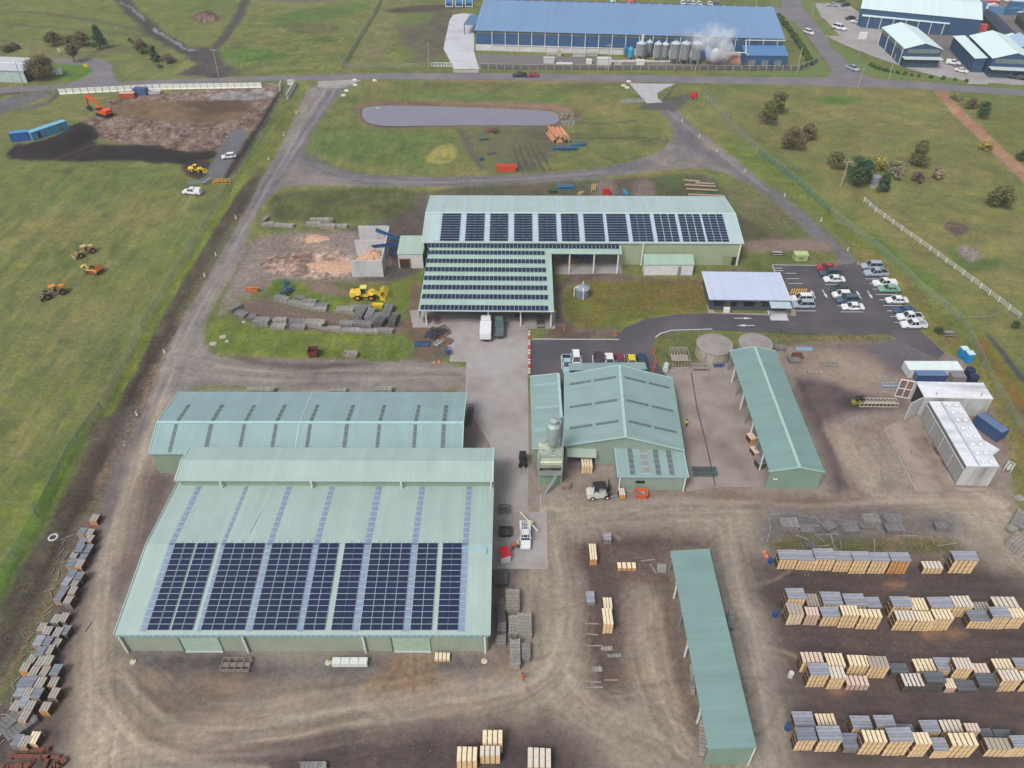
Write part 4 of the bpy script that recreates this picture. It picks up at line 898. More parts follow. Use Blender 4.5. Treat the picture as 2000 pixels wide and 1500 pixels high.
s = long_shed('skillion_shed', 'long narrow teal single-slope open shed in the lower right yard', (1383,1464), (1480,1468), (1309,1076), 4.2, 4.75, 1.0, None, 'FR', 6, hb=4.75)
SK = s; s.downpipe(s.W-.1, .05, r=.1)
# --- drying kilns
KM = mat('kiln_metal', (214,216,216), .5, .15, kind='corr', axis='x', pitch=.9, var=.1, scale=.6, dirt=(150,142,134,.5,(1,1,.15),.8))
KMy = mat('kiln_metal_y', (214,216,216), .5, .15, kind='corr', axis='y', pitch=.9, var=.1, scale=.6, dirt=(150,142,134,.5,(1,1,.15),.8))
KR = mat('kiln_roof', (236,239,246), .5, kind='corr', axis='y', pitch=.8, var=.06, dirt=(176,176,182,.4,(.3,1,1),.7)); KRx = mat('kiln_roof_x', (236,238,244), .5, kind='corr', axis='y', pitch=1.1, var=.08, dirt=(160,160,166,.4,(.2,1,1),.8))
KF = mat('kiln_floor_door', (170,170,168), .6, .1, kind='corr', axis='y', pitch=2.0, var=.1)
zk = height(1925,811,778); zk = max(zk, 4.2)
fl, fr = at(1806,776,zk), at(1940.5,779,zk); bl = at(1787.7,745.7,zk)
s = Shed('drying_kiln', 'grey metal drying kiln lying crosswise with its open end and timber trolley facing left', 'kiln', fl, fr, (bl-fl).y, zk, zk+.12, rf=1.0)
s.roof(KRx); s.walls(KM, 'FBR', my=KMy, ins=.03)
MB().box(.3,.4,.4,s.D-.4,0,zk-.4).build('kiln_mouth', DARKIN, s.root)
b = MB(); b.prism([(-.2,.1,.2),(-3.0,-1.6,.2),(-3.0,-1.6,zk),(-.2,.1,zk)], (.1,-.12,0)); b.build('kiln_door', KM, s.root)
b = MB()
for q in ((( -.1,s.D,.2),(-2.4,s.D+.6,.2)),((-.1,s.D,zk),(-2.4,s.D+.6,zk)),((-2.4,s.D+.6,.2),(-2.4,s.D+.6,zk)),((-.1,s.D,.2),(-.1,s.D,zk)),((-.1,s.D,2.2),(-2.4,s.D+.6,2.2)),((-1.2,s.D+.3,.2),(-1.2,s.D+.3,zk))): b.bar(q[0],q[1],.16)
b.prism([(-.1,s.D,.2),(-2.4,s.D+.6,.2),(-2.4,s.D+.6,zk),(-.1,s.D,zk)],(0.02,.05,0),1)
b.build('kiln_door', [WHT, mat('brown_mesh', (150,120,110), .9, alpha=.6)], s.root)
for u in (2.2, s.W-2): MB().bar((u,.6,zk+.05),(u,.6,zk+.8),.1).build('vent', STEEL, s.root)
zk2 = height(1866,948,910.5)
fl, fr = at(1888,910.5,zk2), at(1951.7,911,zk2); bl = at(1814.5,784,zk2); br_ = at(1874,785,zk2)
ax = (bl-fl); ang = math.atan2(ax.y, ax.x)-math.pi/2; Wd = abs((fr-fl).dot(Vector((math.cos(ang), math.sin(ang), 0))))
s = Shed('drying_kiln', 'long silver kiln with two rows of round roof vents, door side facing the wet yard', 'kiln', fl, fl+Vector((math.cos(ang)*Wd, math.sin(ang)*Wd, 0)), ax.length, zk2, zk2+.1, rf=1.0, ridge='y')
s.roof(KR); s.walls(KM, 'FBR', my=KMy, ins=.03)
for k in range(4):
    y0, y1 = .05+k*s.D/4, (k+1)*s.D/4-.1
    o = MB().box(.03,.13,y0,y1,.15,zk2-1.0).build('kiln_door', KF, s.root)
    MB().box(.0,.03,y0,y0+.12,.15,zk2-1.0).build('door_frame', WHT, o)
b = MB(); b.box(.02,.12,.05,s.D,zk2-.9,zk2-.15); b.build('louvre_band', mat('louvre', (120,124,124), .6), s.root)
MB().box(-.05,.02,.05,s.D,zk2-1.0,zk2-.9).build('door_rail', WHT, s.root)
for k in range(8):
    for u in (.55, .8):
        y = .9+(s.D-2.0)*k/7; MB().lathe((s.W*u,y,s.zr(s.W*u,y)),[(.14,0),(.14,.22),(.38,.26),(.3,.36),(.02,.42)],10).build('roof_vent', WHT, s.root)
MB().box(s.W*.36,s.W*.42,.2,s.D-.3,s.zr(s.W*.4,1),s.zr(s.W*.4,1)+.12).build('roof_duct', mat('duct_grey', (190,194,200)), s.root)
K2 = s
s = simple('switch_room', 'small white metal room attached to the right side of the long silver kiln', 'outbuilding', (1925,900),(1953,878), 846, 2.9, 3.0, KR, KM)
# --- blue factory at the top
BW = mat('blue_wall', (62,98,140), .6, kind='corr', axis='x', pitch=1.2, var=.05, scale=.1); BWy = mat('blue_wall_y', (62,98,140), .6, kind='corr', axis='y', pitch=1.2, var=.05, scale=.1)
BR = mat('blue_roof', (122,154,194), .5, kind='corr', axis='x', pitch=1.5, var=.03, scale=.08, spec=.4)
zb = 7.6
fl, fr = at(925.5,59,zb), at(1534,76,zb); tl = at(937,-1,zb)
dv = (fr-fl).normalized(); nrm = Vector((-dv.y, dv.x, 0)); Db = (tl-fl).dot(nrm)
s = Shed('blue_factory', 'very long blue factory with silos along its front, beyond the main road', 'factory', fl, fr, Db, zb, 11.0, rf=.7)
s.roof(BR, capm=None); s.walls(BW, 'FBLR', my=BWy, ins=.6, zb=1.9)
b = MB(); b.box(.5,s.W-.5,.48,.6,0,2.3); b.build('plinth_wall', mat('white_precast', (214,214,214), .8, var=.1, scale=.4), s.root)
b = MB(); b.box(.5,.62,.6,s.D-.6,0,2.3); b.build('plinth_wall', mat('white_precast'), s.root)
b = MB(); b.box(1,s.W-1,.5,.62,zb-1.2,zb-.35); b.build('clerestory_window', mat('grey_translucent', (118,132,130), .5, var=.3, scale=.6), s.root)
for k in range(22):
    x = 7.0+k*(s.W-8)/21.3
    if x < s.W-1: s.downpipe(x, .35, r=.16)
for k in range(26):
    x = 4+k*(s.W-8)/25.5; MB().box(x,x+3.0,s.D*.7-.5,s.D*.7+.1,10.9,11.12).build('ridge_vent', mat('vent_blue', (76,98,128)), s.root)
b = MB(); b.bar((7,.3,2.35),(s.W*.72,.3,2.35),.2,.2); b.build('pipe_run', PIPE, s.root)
BF = s
s2 = simple('blue_porch', 'flat blue porch roof at the left end of the long blue factory', 'porch', (905,48),(927,49), 28, 4, 4.2, mat('blue_porch_roof', (88,126,168), .5), BW, 'B')
for u, v in ((.2,.2),(.2,s2.D-.3)): MB().box(u,u+.25,v,v+.25,0,4).build('post', BW, s2.root)
s = simple('blue_annex', 'blue boiler house with three roller doors in front of the blue factory', 'outbuilding', (1456,108),(1541,109), 88, 4.6, 5.8, mat('annex_blue_roof', (92,136,188), .5, kind='corr', pitch=1.0), mat('annex_blue_wall', (58,96,136), .6, kind='corr', pitch=1.0))
for k in range(3): x = s.W*(.1+.3*k); MB().box(x,x+s.W*.16,.05,.16,0,2.9).build('roller_door', mat('grey_roller', (128,136,142)), s.root)
p = s.onroof(1470,90); MB().cyl(p, p+Vector((.4,0,9)), .28, n=8).build('chimney_flue', PIPE, s.root)
b = MB(); b.bar((-9,-.2,5.6),(0,-.2,5.6),.25); b.bar((0,-.2,5.6),(1.2,s.D,7.6),.25); b.bar((1.2,s.D,7.6),(s.W,s.D,7.6),.25); b.bar((-.2,-.25,5.6),(1.2,-.3,4.6),.25); b.build('pipe_run', PIPE, s.root)
# --- industrial units top right
TR = mat('white_unit_roof', (226,246,246), .5, kind='corr', axis='x', pitch=1.5, var=.02); TRy = mat('white_unit_roof_y', (226,246,246), .5, kind='corr', axis='y', pitch=1.5, var=.02)
UB = mat('unit_blue_wall', (56,88,124), .6, kind='corr', axis='x', pitch=1.0, var=.08); UBy = mat('unit_blue_wall_y', (56,88,124), .6, kind='corr', axis='y', pitch=1.0, var=.08)
def unit(name, label, FLp, FRp, BLp, he, hr, ridge='y', rf=.5, sides='FBLR', rm=None, wm=None, wmy=None, cat='warehouse', hb=None):
    fl, fr, bl = at(*FLp, he), at(*FRp, hb or he), at(*BLp, he)
    ax = bl-fl; ax.z = 0; ang = math.atan2(ax.y, ax.x)-math.pi/2; c_ = Vector((math.cos(ang), math.sin(ang), 0))
    if ridge == 'x': d = (fr-fl); d.z = 0; c_ = d.normalized(); n_ = Vector((-c_.y, c_.x, 0)); L_ = abs(ax.dot(n_)); Wd = d.length
    else: Wd = abs((fr-fl).dot(c_)); L_ = ax.length
    s = Shed(name, label, cat, fl, fl+c_*Wd, L_, he, hr, rf=rf, ridge=ridge, hb=hb)
    s.roof(rm or (TR if ridge == 'x' else TRy)); s.walls(wm or UB, sides, my=wmy or UBy, ins=.3); return s
s = unit('warehouse', 'white-roofed blue gabled warehouse standing alone in the middle of the industrial yard', (1767,95),(1847,100),(1722,53), 6.2, 8.2)
MB().box(0,s.W,-3.0,.2,3.2,3.4).build('porch_roof', mat('unit_porch', (206,218,222), .5), s.root)
MB().box(.8,s.W-.8,-1.6,.28,0,3.1).build('shop_front', mat('unit_glass', (66,90,104), .3, var=.3, scale=.5), s.root)
MB().box(.0,.22,.3,s.D,4.6,5.9).build('clerestory_window', mat('grey_translucent'), s.root)
for k in range(4): MB().cyl((-.1,1+k*s.D/3.3,6),(-.1,1+k*s.D/3.3,0),.14,n=6).build('downpipe', PIPE, s.root)
MB().box(s.W*.1,s.W-.9,.1,.28,4.6,6.1).build('gable_window', mat('grey_translucent'), s.root)
s = unit('long_warehouse', 'longest white-roofed blue warehouse along the back of the industrial yard', (1681,16),(1920,39),(1676,-26), 7.0, 9.0, ridge='x')
s = unit('warehouse_awning', 'white lower roof along the front of the longest warehouse', (1684,31),(1855,47),(1682,17), 4.6, 5.0, ridge='x', rf=1.0, sides='LF', cat='awning')
for k in range(7): MB().cyl((3+k*s.W/7,.1,4.5),(3+k*s.W/7,.1,0),.16,n=6).build('downpipe', PIPE, s.root)
s = unit('side_warehouse', 'low white-roofed blue side building left of the right-hand warehouse', (1904,114),(1936,119),(1861,70), 5.0, 5.4, rf=1.0, hb=5.4)
s = unit('warehouse', 'right-hand white-roofed blue warehouse cut by the picture edge, with cars at its porch', (1939,114),(2030,120),(1893,69), 6.2, 8.4)
MB().box(-.3,s.W,-3.2,.2,3.2,3.4).build('porch_roof', mat('unit_porch'), s.root)
MB().box(.5,s.W-.8,-1.4,.28,0,3.1).build('shop_front', mat('unit_glass'), s.root)
MB().box(s.W*.08,s.W-.6,.1,.28,4.6,6.1).build('gable_window', mat('grey_translucent'), s.root)
s = unit('pale_blue_shed', 'pale blue roofed shed behind the right-hand warehouse', (1985,96),(2040,110),(1966,72), 6, 8, rm=mat('pale_blue_roof_y', (170,200,222), .5, kind='corr', axis='y', pitch=1.5))
s = unit('cream_shed', 'small cream and white shed by the dark storage units', (1968,76),(1995,78),(1962,68), 5, 6, wm=mat('cream_wall', (214,190,160)), wmy=mat('cream_wall'))
DR = mat('navy_roof', (50,60,84), .6, kind='corr', axis='y', pitch=1.2, var=.06); CW = mat('cream_bays', (196,182,164), .8)
for nm, q in (('long dark navy roofed row of storage units with cream pillars', ((1960,70),(1986,66),(1913,22))), ('second row of dark storage units, at the picture edge', ((2030,70),(2056,66),(1984,26)))):
    s = unit('storage_units', nm, *q, 3.2, 3.9, wm=CW, wmy=CW, cat='storage units', rm=DR)
    b = MB()
    for k in range(14): b.box(-.02,.28,1+k*(s.D-2)/14,1+(k+.55)*(s.D-2)/14,0,2.7)
    b.build('unit_doors', DARKIN, s.root)
s = unit('white_shed', 'long low white building with mural-painted wall at the left edge beside the brown tree', (-90,134),(45,139),(-60,112), 4.2, 4.9, ridge='x', rf=1.0, wm=mat('mural_wall', (196,210,208), .8, var=.4, scale=.9, dirt=(120,160,160,.9,(1,1,1),.9)), rm=mat('grey_white_roof', (198,200,210), .5, kind='corr', pitch=1.5))
for e in ((0.2,),): MB().box(s.W*.2,s.W*.9,s.D*.5,s.D*.53,4.6,4.85).build('roof_joint', WHT, s.root)
s = unit('green_roof_hut', 'small mint green roofed hut behind the blue factory', (1192,6),(1204,7),(1190,-14), 3.5, 4.4, rm=mat('mint_roof', (160,222,196), .5), wm=mat('hut_wall', (214,210,206)), cat='hut')
s = unit('red_roof_hut', 'small red roofed hut behind the blue factory', (1226,8),(1239,9),(1224,-14), 3.5, 4.4, rm=mat('red_roof', (208,96,104), .5), wm=mat('hut_wall'), cat='hut')
# ---------------------------------------------------------------- vehicles
GLASS = mat('car_glass', (46,54,62), .08, spec=.7, var=.03); TYRE = mat('tyre', (40,40,42), .9, var=.1); RIM = mat('rim', (170,172,176), .4, .3)
LAMP = mat('headlamp', (220,226,230), .2); TAIL = mat('tail_lamp', (150,34,30), .3); BLK = mat('black_plastic', (44,45,48), .7, var=.1)
def carp(key, rgb): return mat('paint_'+key, rgb, .28, .0, spec=.55, var=.02)
CP_ = {'white': carp('white', (238,240,242)), 'silver': carp('silver', (170,184,196)), 'red': carp('red', (178,40,62)), 'dark_grey': carp('dark_grey', (70,86,96)), 'dark_green': carp('dark_green', (52,78,74)),
       'slate_blue': carp('slate_blue', (84,104,122)), 'pale_green': carp('pale_green', (130,184,154)), 'navy': carp('navy', (62,92,128)), 'black': carp('black', (44,46,52)), 'maroon': carp('maroon', (132,42,70)), 'yellow': carp('yellow', (226,212,52)),
       'pale_blue': carp('pale_blue', (164,200,212)), 'plum': carp('plum', (72,54,68)), 'deep_blue': carp('deep_blue', (38,70,104)), 'teal_grey': carp('teal_grey', (100,122,126))}
def loft(b, secs, mi=0, cap=True):
    """secs: list of (x, [(y,z)...]) cross-sections, closed rings"""
    n = len(secs[0][1]); base = len(b.v)
    vs = [(x, y, z) for x, r in secs for y, z in r]; fs = []
    for k in range(len(secs)-1):
        for i in range(n): fs.append((k*n+i, k*n+(i+1)%n, (k+1)*n+(i+1)%n, (k+1)*n+i))
    if cap: fs += [tuple(range(n-1,-1,-1)), tuple(range((len(secs)-1)*n, len(secs)*n))]
    b.add(vs, fs, mi)
def body_ring(w, z0, z1, sh=.9): return [(-w*.94,z0),(w*.94,z0),(w,z0+.18),(w,z0+(z1-z0)*.62),(w*sh,z1),(-w*sh,z1),(-w,z0+(z1-z0)*.62),(-w,z0+.18)]
PROF = {  # lower body (x, top z, half width); cabin (x_bottom_front, x_top_front, x_top_rear, x_bottom_rear, roof z)
 'sedan': (4.7, [(-2.35,.62,.78),(-2.2,.78,.86),(-1.1,.92,.9),(0,.95,.91),(1.3,.97,.9),(2.1,.96,.86),(2.35,.82,.8)], (-1.15,-.45,.85,1.55,1.42)),
 'hatch': (4.2, [(-2.1,.62,.76),(-1.95,.8,.85),(-1.0,.94,.88),(0,.97,.88),(1.3,1.0,.87),(1.95,.98,.84),(2.1,.8,.8)], (-1.05,-.4,1.45,1.95,1.48)),
 'wagon': (4.85, [(-2.42,.66,.8),(-2.25,.86,.88),(-1.2,1.0,.92),(0,1.03,.93),(1.4,1.05,.92),(2.2,1.04,.9),(2.42,.86,.84)], (-1.2,-.5,1.95,2.3,1.72)),
 'ute': (5.2, [(-2.6,.7,.82),(-2.45,.92,.9),(-1.3,1.05,.92),(0,1.06,.92),(.75,1.06,.92),(.8,1.06,.92),(2.55,1.06,.9),(2.6,.95,.88)], (-1.25,-.6,.6,.85,1.75)),
}
CARM = {}
def car(kind, paint, label, px, py, rz, group, cat='car', name='parked_car', tray=None, sc=1.0, canopy=None):
    L_, low, (xbf, xtf, xtr, xbr, zr) = PROF[kind]; key = (kind,)
    p = at(px, py); root = thing(name, label, cat, (p.x, p.y, .06), rz, group); root.scale = (sc,sc,sc)
    M_ = CP_[paint]
    if key not in CARM:
        d = {}
        b = MB(); loft(b, [(x, body_ring(w, .3, z)) for x, z, w in low])
        # roof skin and pillars
        zb = max(z for x, z, w in low)-.02; wb, wt = .84, .66
        b.prism([(xtf,-wt,zr-.05),(xtr,-wt,zr-.05),(xtr,wt,zr-.05),(xtf,wt,zr-.05)], (0,0,.07))
        for sy in (-1, 1):
            b.bar((xbf,sy*wb,zb),(xtf,sy*wt,zr),.08); b.bar((xbr,sy*wb,zb),(xtr,sy*wt,zr),.1); xm = (xbf+xbr)/2+.1; b.bar((xm,sy*(wb+.01),zb),(xm,sy*(wt+.01),zr),.07)
            if kind == 'wagon': b.bar((xtf,sy*wt*.9,zr+.06),(xtr,sy*wt*.9,zr+.06),.05)
        if kind == 'ute':
            for sy in (-1, 1): b.box(.95,2.55,sy*.86-.05,sy*.86+.05,1.0,1.22)
            b.box(2.5,2.58,-.88,.88,.9,1.2)
        for sy in (-1,1): b.box(xbf+.35,xbf+.5,sy*.98-.1,sy*.98+.1,zb-.02,zb+.14)
        d['body'] = b
        def glass(q): g = MB(); g.prism(q, (0,0,.01)); return g
        e = .03
        d['windscreen'] = MB().add([(xbf,-wb+e,zb),(xbf,wb-e,zb),(xtf,wt-e,zr-.03),(xtf,-wt+e,zr-.03),(xbf+.06,-wb+e,zb-.05),(xbf+.06,wb-e,zb-.05),(xtf+.06,wt-e,zr-.09),(xtf+.06,-wt+e,zr-.09)],[(3,2,1,0),(4,5,6,7),(0,1,5,4),(2,3,7,6),(1,2,6,5),(3,0,4,7)])
        d['rear_window'] = MB().add([(xbr,-wb+e,zb),(xbr,wb-e,zb),(xtr,wt-e,zr-.03),(xtr,-wt+e,zr-.03),(xbr-.06,-wb+e,zb-.05),(xbr-.06,wb-e,zb-.05),(xtr-.06,wt-e,zr-.09),(xtr-.06,-wt+e,zr-.09)],[(0,1,2,3),(7,6,5,4),(4,5,1,0),(6,7,3,2),(5,6,2,1),(7,4,0,3)])
        for sy, nm in ((-1,'sw0'),(1,'sw1')):
            g = MB(); g.prism([(xbf+.05,sy*wb,zb),(xbr-.05,sy*wb,zb),(xtr-.02,sy*wt,zr-.06),(xtf+.02,sy*wt,zr-.06)], (0,-sy*.05,0)); d[nm] = g
        t = MB(); t.cyl((0,-.11,0),(0,.11,0),.34,n=14); d['tyre'] = t
        t = MB(); t.cyl((0,-.125,0),(0,.125,0),.2,n=10); d['rim'] = t
        t = MB(); t.box(-.05,.05,-.17,.17,-.07,.07); d['lamp'] = t
        if kind == 'ute': t = MB(); t.box(.93,2.5,-.81,.81,1.0,1.075); d['tray'] = t
        CARM[key] = {k: (v.build(k, GLASS).data, v) for k, v in d.items()}
        for k in d:
            for ob in [o for o in col.objects if o.data == CARM[key][k][0]]: bpy.data.objects.remove(ob)
    D = CARM[key]
    def part(nm, k, m, loc=(0,0,0), parent=root):
        o = bpy.data.objects.new(nm, D[k][0]); link(o, parent); o.location = loc
        o.material_slots[0].link = 'OBJECT'; o.material_slots[0].material = m; return o
    part('body', 'body', M_); part('windscreen', 'windscreen', GLASS); part('rear_window', 'rear_window', GLASS)
    part('side_window', 'sw0', GLASS); part('side_window', 'sw1', GLASS)
    xw = L_*.29
    for x in (-xw, xw):
        for sy in (-1, 1): w = part('wheel', 'tyre', TYRE, (x, sy*.82, .34)); part('rim', 'rim', RIM, (0,0,0), w)
    zl = low[1][1]-.14
    for sy in (-1, 1): part('headlight', 'lamp', LAMP, (-L_/2+.1, sy*.6, zl)); part('tail_light', 'lamp', TAIL, (L_/2-.06, sy*.62, .8))
    if kind == 'ute': part('tray', 'tray', tray or BLK)
    if canopy:
        b = MB(); loft(b, [(.9,[(-.84,1.2),(.84,1.2),(.7,1.78),(-.7,1.78)]),(2.5,[(-.84,1.2),(.84,1.2),(.7,1.74),(-.7,1.74)])]); b.build('canopy_top', canopy, root)
    return root
lot = 'cars in the main car park'
W_ = math.pi
for k, p_, lb, px, py, a, kw in (
  ('sedan','red','red sedan, rearmost in the middle row of the main car park',1614,527,-.08,{}),
  ('wagon','dark_grey','dark grey wagon between the red sedan and a white sedan',1620,538,0,{}),
  ('sedan','white','white sedan next to the dark grey wagon in the middle row',1628,550,0,{}),
  ('sedan','dark_green','dark green sedan with red tail lights in the middle row',1641,569,0,{}),
  ('hatch','white','white hatchback between the dark green and slate blue cars',1643,580,0,{}),
  ('wagon','slate_blue','slate blue wagon with dark glass in the middle row',1654,590,0,{}),
  ('sedan','white','white sedan at the near end of the middle row',1664,604,0,{}),
  ('wagon','white','white four-wheel drive nearest the yellow hatched bay by the office',1564,588,0,{}),
  ('wagon','silver','silver four-wheel drive beside the office porch',1567,600,0,{}),
  ('wagon','silver','silver four-wheel drive at the far end of the right-hand row',1701,524,0,{}),
  ('ute','silver','silver pickup second in the right-hand row',1709,538,0,{}),
  ('ute','white','white pickup with covered tray beside the pale green sedan',1726,558,0,{'tray':CP_['white']}),
  ('sedan','pale_green','pale green sedan in the right-hand row',1735,569,0,{}),
  ('sedan','white','white sedan standing alone in the right-hand row',1750,591,0,{}),
  ('sedan','navy','blue sedan in the right-hand row',1766,611,0,{}),
  ('ute','white','white pickup with dark tray cover beside the blue sedan',1774,624,0,{}),
  ('ute','white','white pickup with open tray nearest in the right-hand row',1782,639,0,{'tray':mat('tray_grey',(150,156,160))})):
    car(k, p_, lb, px, py, a, lot, cat='pickup' if k == 'ute' else 'car', name='parked_pickup' if k == 'ute' else 'parked_car', **kw)
lot2 = 'cars nose-on behind the workshop'
for k, p_, lb, px, py in (
  ('ute','pale_blue','pale blue pickup at the left of the small parking row',1107,717),('wagon','white','white people carrier next to the pale blue pickup',1125,708),
  ('sedan','plum','dark plum sedan in the small parking row behind the workshop',1170,707),('sedan','white','white sedan in the small parking row behind the workshop',1190,710),
  ('hatch','maroon','maroon hatchback in the small parking row behind the workshop',1210,711),('hatch','yellow','bright yellow hatchback in the small parking row',1233,713),
  ('sedan','deep_blue','deep blue sedan at the right of the small parking row',1253,711)):
    car(k, p_, lb, px, py, math.pi/2, lot2, cat='pickup' if k == 'ute' else 'car', name='parked_pickup' if k == 'ute' else 'parked_car')
for k, p_, lb, px, py, a, kw in (
  ('hatch','white','white hatchback on the dark gravel strip of the construction pad',448,309,.3,{}),
  ('ute','white','white pickup with canopy parked on the field edge left of the fence',377,379,-.15,{'canopy':CP_['white']}),
  ('sedan','red','red car driving along the main road in front of the blue factory',1040,150,0,{}),
  ('ute','black','dark pickup on the main road just ahead of the red car',1015,150,0,{}),
  ('wagon','white','white car on the side road passing the hedge',1579,66,2.0,{}),
  ('ute','silver','silver-white pickup at the mouth of the side road',1665,137,2.05,{}),
  ('ute','white','white pickup at the left front of the long warehouse',1673,45,-.15,{}),
  ('sedan','black','black car parked behind the white pickup in the industrial yard',1661,38,.1,{}),
  ('sedan','white','white sedan leaving the industrial yard near the planted verge',1877,141,2.4,{}),
  ('ute','white','white pickup beside the middle gabled warehouse',1860,126,2.9,{'canopy':CP_['white']}),
  ('wagon','black','black car at the porch of the right-hand warehouse',1970,152,2.6,{}),
  ('wagon','black','black car cut by the right edge at the right-hand warehouse',1997,156,2.6,{}),
  ('wagon','white','white van upright by the light pole in the industrial yard',1639,58,2.2,{'sc':1.25}),
  ('sedan','silver','silver car at the top of the industrial yard left of the long warehouse',1625,12,-.2,{}),
  ('sedan','dark_grey','dark car nearest the end wall of the long warehouse',1651,12,.4,{}),
  ('hatch','slate_blue','grey-blue car behind the long warehouse end wall',1642,3,.3,{})):
    car(k, p_, lb, px, py, a, None, cat='pickup' if k == 'ute' else 'car', name='pickup' if k == 'ute' else 'car', **kw)
for i, (px, p_) in enumerate(((1333,'white'),(1344,'silver'),(1354,'white'),(1365,'white'),(1386,'white'),(1399,'slate_blue'))):
    car('hatch', p_, ['white car first from the left behind the factory roof','silver car second from the left behind the factory roof','white car third from the left behind the factory roof','white car fourth from the left behind the factory roof','white car fifth from the left behind the factory roof','blue-grey car at the right end behind the factory roof'][i], px, 9+i*.4, math.pi/2+.1, 'cars behind the factory', name='car')
def boxtruck(name, label, px, py, rz, body, cabm, L_=9, w=1.25, hb=3.3, cat='truck', tray=False):
    p = at(px, py); r = thing(name, label, cat, (p.x, p.y, .06), rz)
    b = MB(); b.box(-L_/2,L_/2-2.2,-.45,.45,.6,.9); b.build('chassis', BLK, r)
    b = MB()
    if tray: b.box(-L_/2,L_/2-2.3,-w,w,.95,1.1); [b.box(-L_/2,L_/2-2.3,sy*w-.04,sy*w+.04,1.1,1.6) for sy in (-1,1)]; b.box(L_/2-2.45,L_/2-2.3,-w,w,1.1,2.3); b.box(-L_/2,-L_/2+.08,-w,w,1.1,1.6)
    else: b.box(-L_/2,L_/2-2.3,-w,w,.95,hb); b.box(-L_/2-.02,-L_/2,-w+.1,w-.1,1.1,hb-.15)
    b.build('tray' if tray else 'cargo_box', body, r)
    b = MB(); loft(b, [(L_/2-2.1,[(-w*.95,.6),(w*.95,.6),(w*.95,2.0),(w*.85,2.75),(-w*.85,2.75),(-w*.95,2.0)]),(L_/2-.5,[(-w*.95,.6),(w*.95,.6),(w*.95,2.0),(w*.85,2.7),(-w*.85,2.7),(-w*.95,2.0)]),(L_/2,[(-w*.92,.6),(w*.92,.6),(w*.92,1.5),(w*.8,1.6),(-w*.8,1.6),(-w*.92,1.5)])])
    c = b.build('cab', cabm, r)
    MB().add([(L_/2-.02,-w*.75,1.68),(L_/2-.02,w*.75,1.68),(L_/2-.42,w*.8,2.6),(L_/2-.42,-w*.8,2.6),(L_/2+.02,-w*.75,1.68),(L_/2+.02,w*.75,1.68),(L_/2-.36,w*.8,2.64),(L_/2-.36,-w*.8,2.64)],[(4,5,6,7),(3,2,1,0),(0,1,5,4),(1,2,6,5),(2,3,7,6),(3,0,4,7)]).build('windscreen', GLASS, c)
    for sy in (-1,1): MB().box(L_/2-.6,L_/2-.5,sy*(w+.15)-.1,sy*(w+.15)+.1,1.7,2.2).build('mirror', BLK, c)
    for x in (-L_/2+1.2,-L_/2+2.4,L_/2-1.1):
        for sy in (-1,1): t = MB().cyl((x,sy*w-.3*sy,.5),(x,sy*w,.5),.5,n=16).build('wheel', TYRE, r); MB().cyl((x,sy*w,.5),(x,sy*w+.02*sy,.5),.26,n=10).build('rim', RIM, t)
    return r
boxtruck('truck', 'white truck parked in front of the solar canopy', 949, 652, math.pi/2, CP_['white'], CP_['white'], 6.6, 1.15, 2.5)
boxtruck('truck', 'grey-green flat tray truck parked right of the white truck', 975, 650, math.pi/2, CP_['teal_grey'], CP_['teal_grey'], 5.2, .95, 2.0, tray=True)
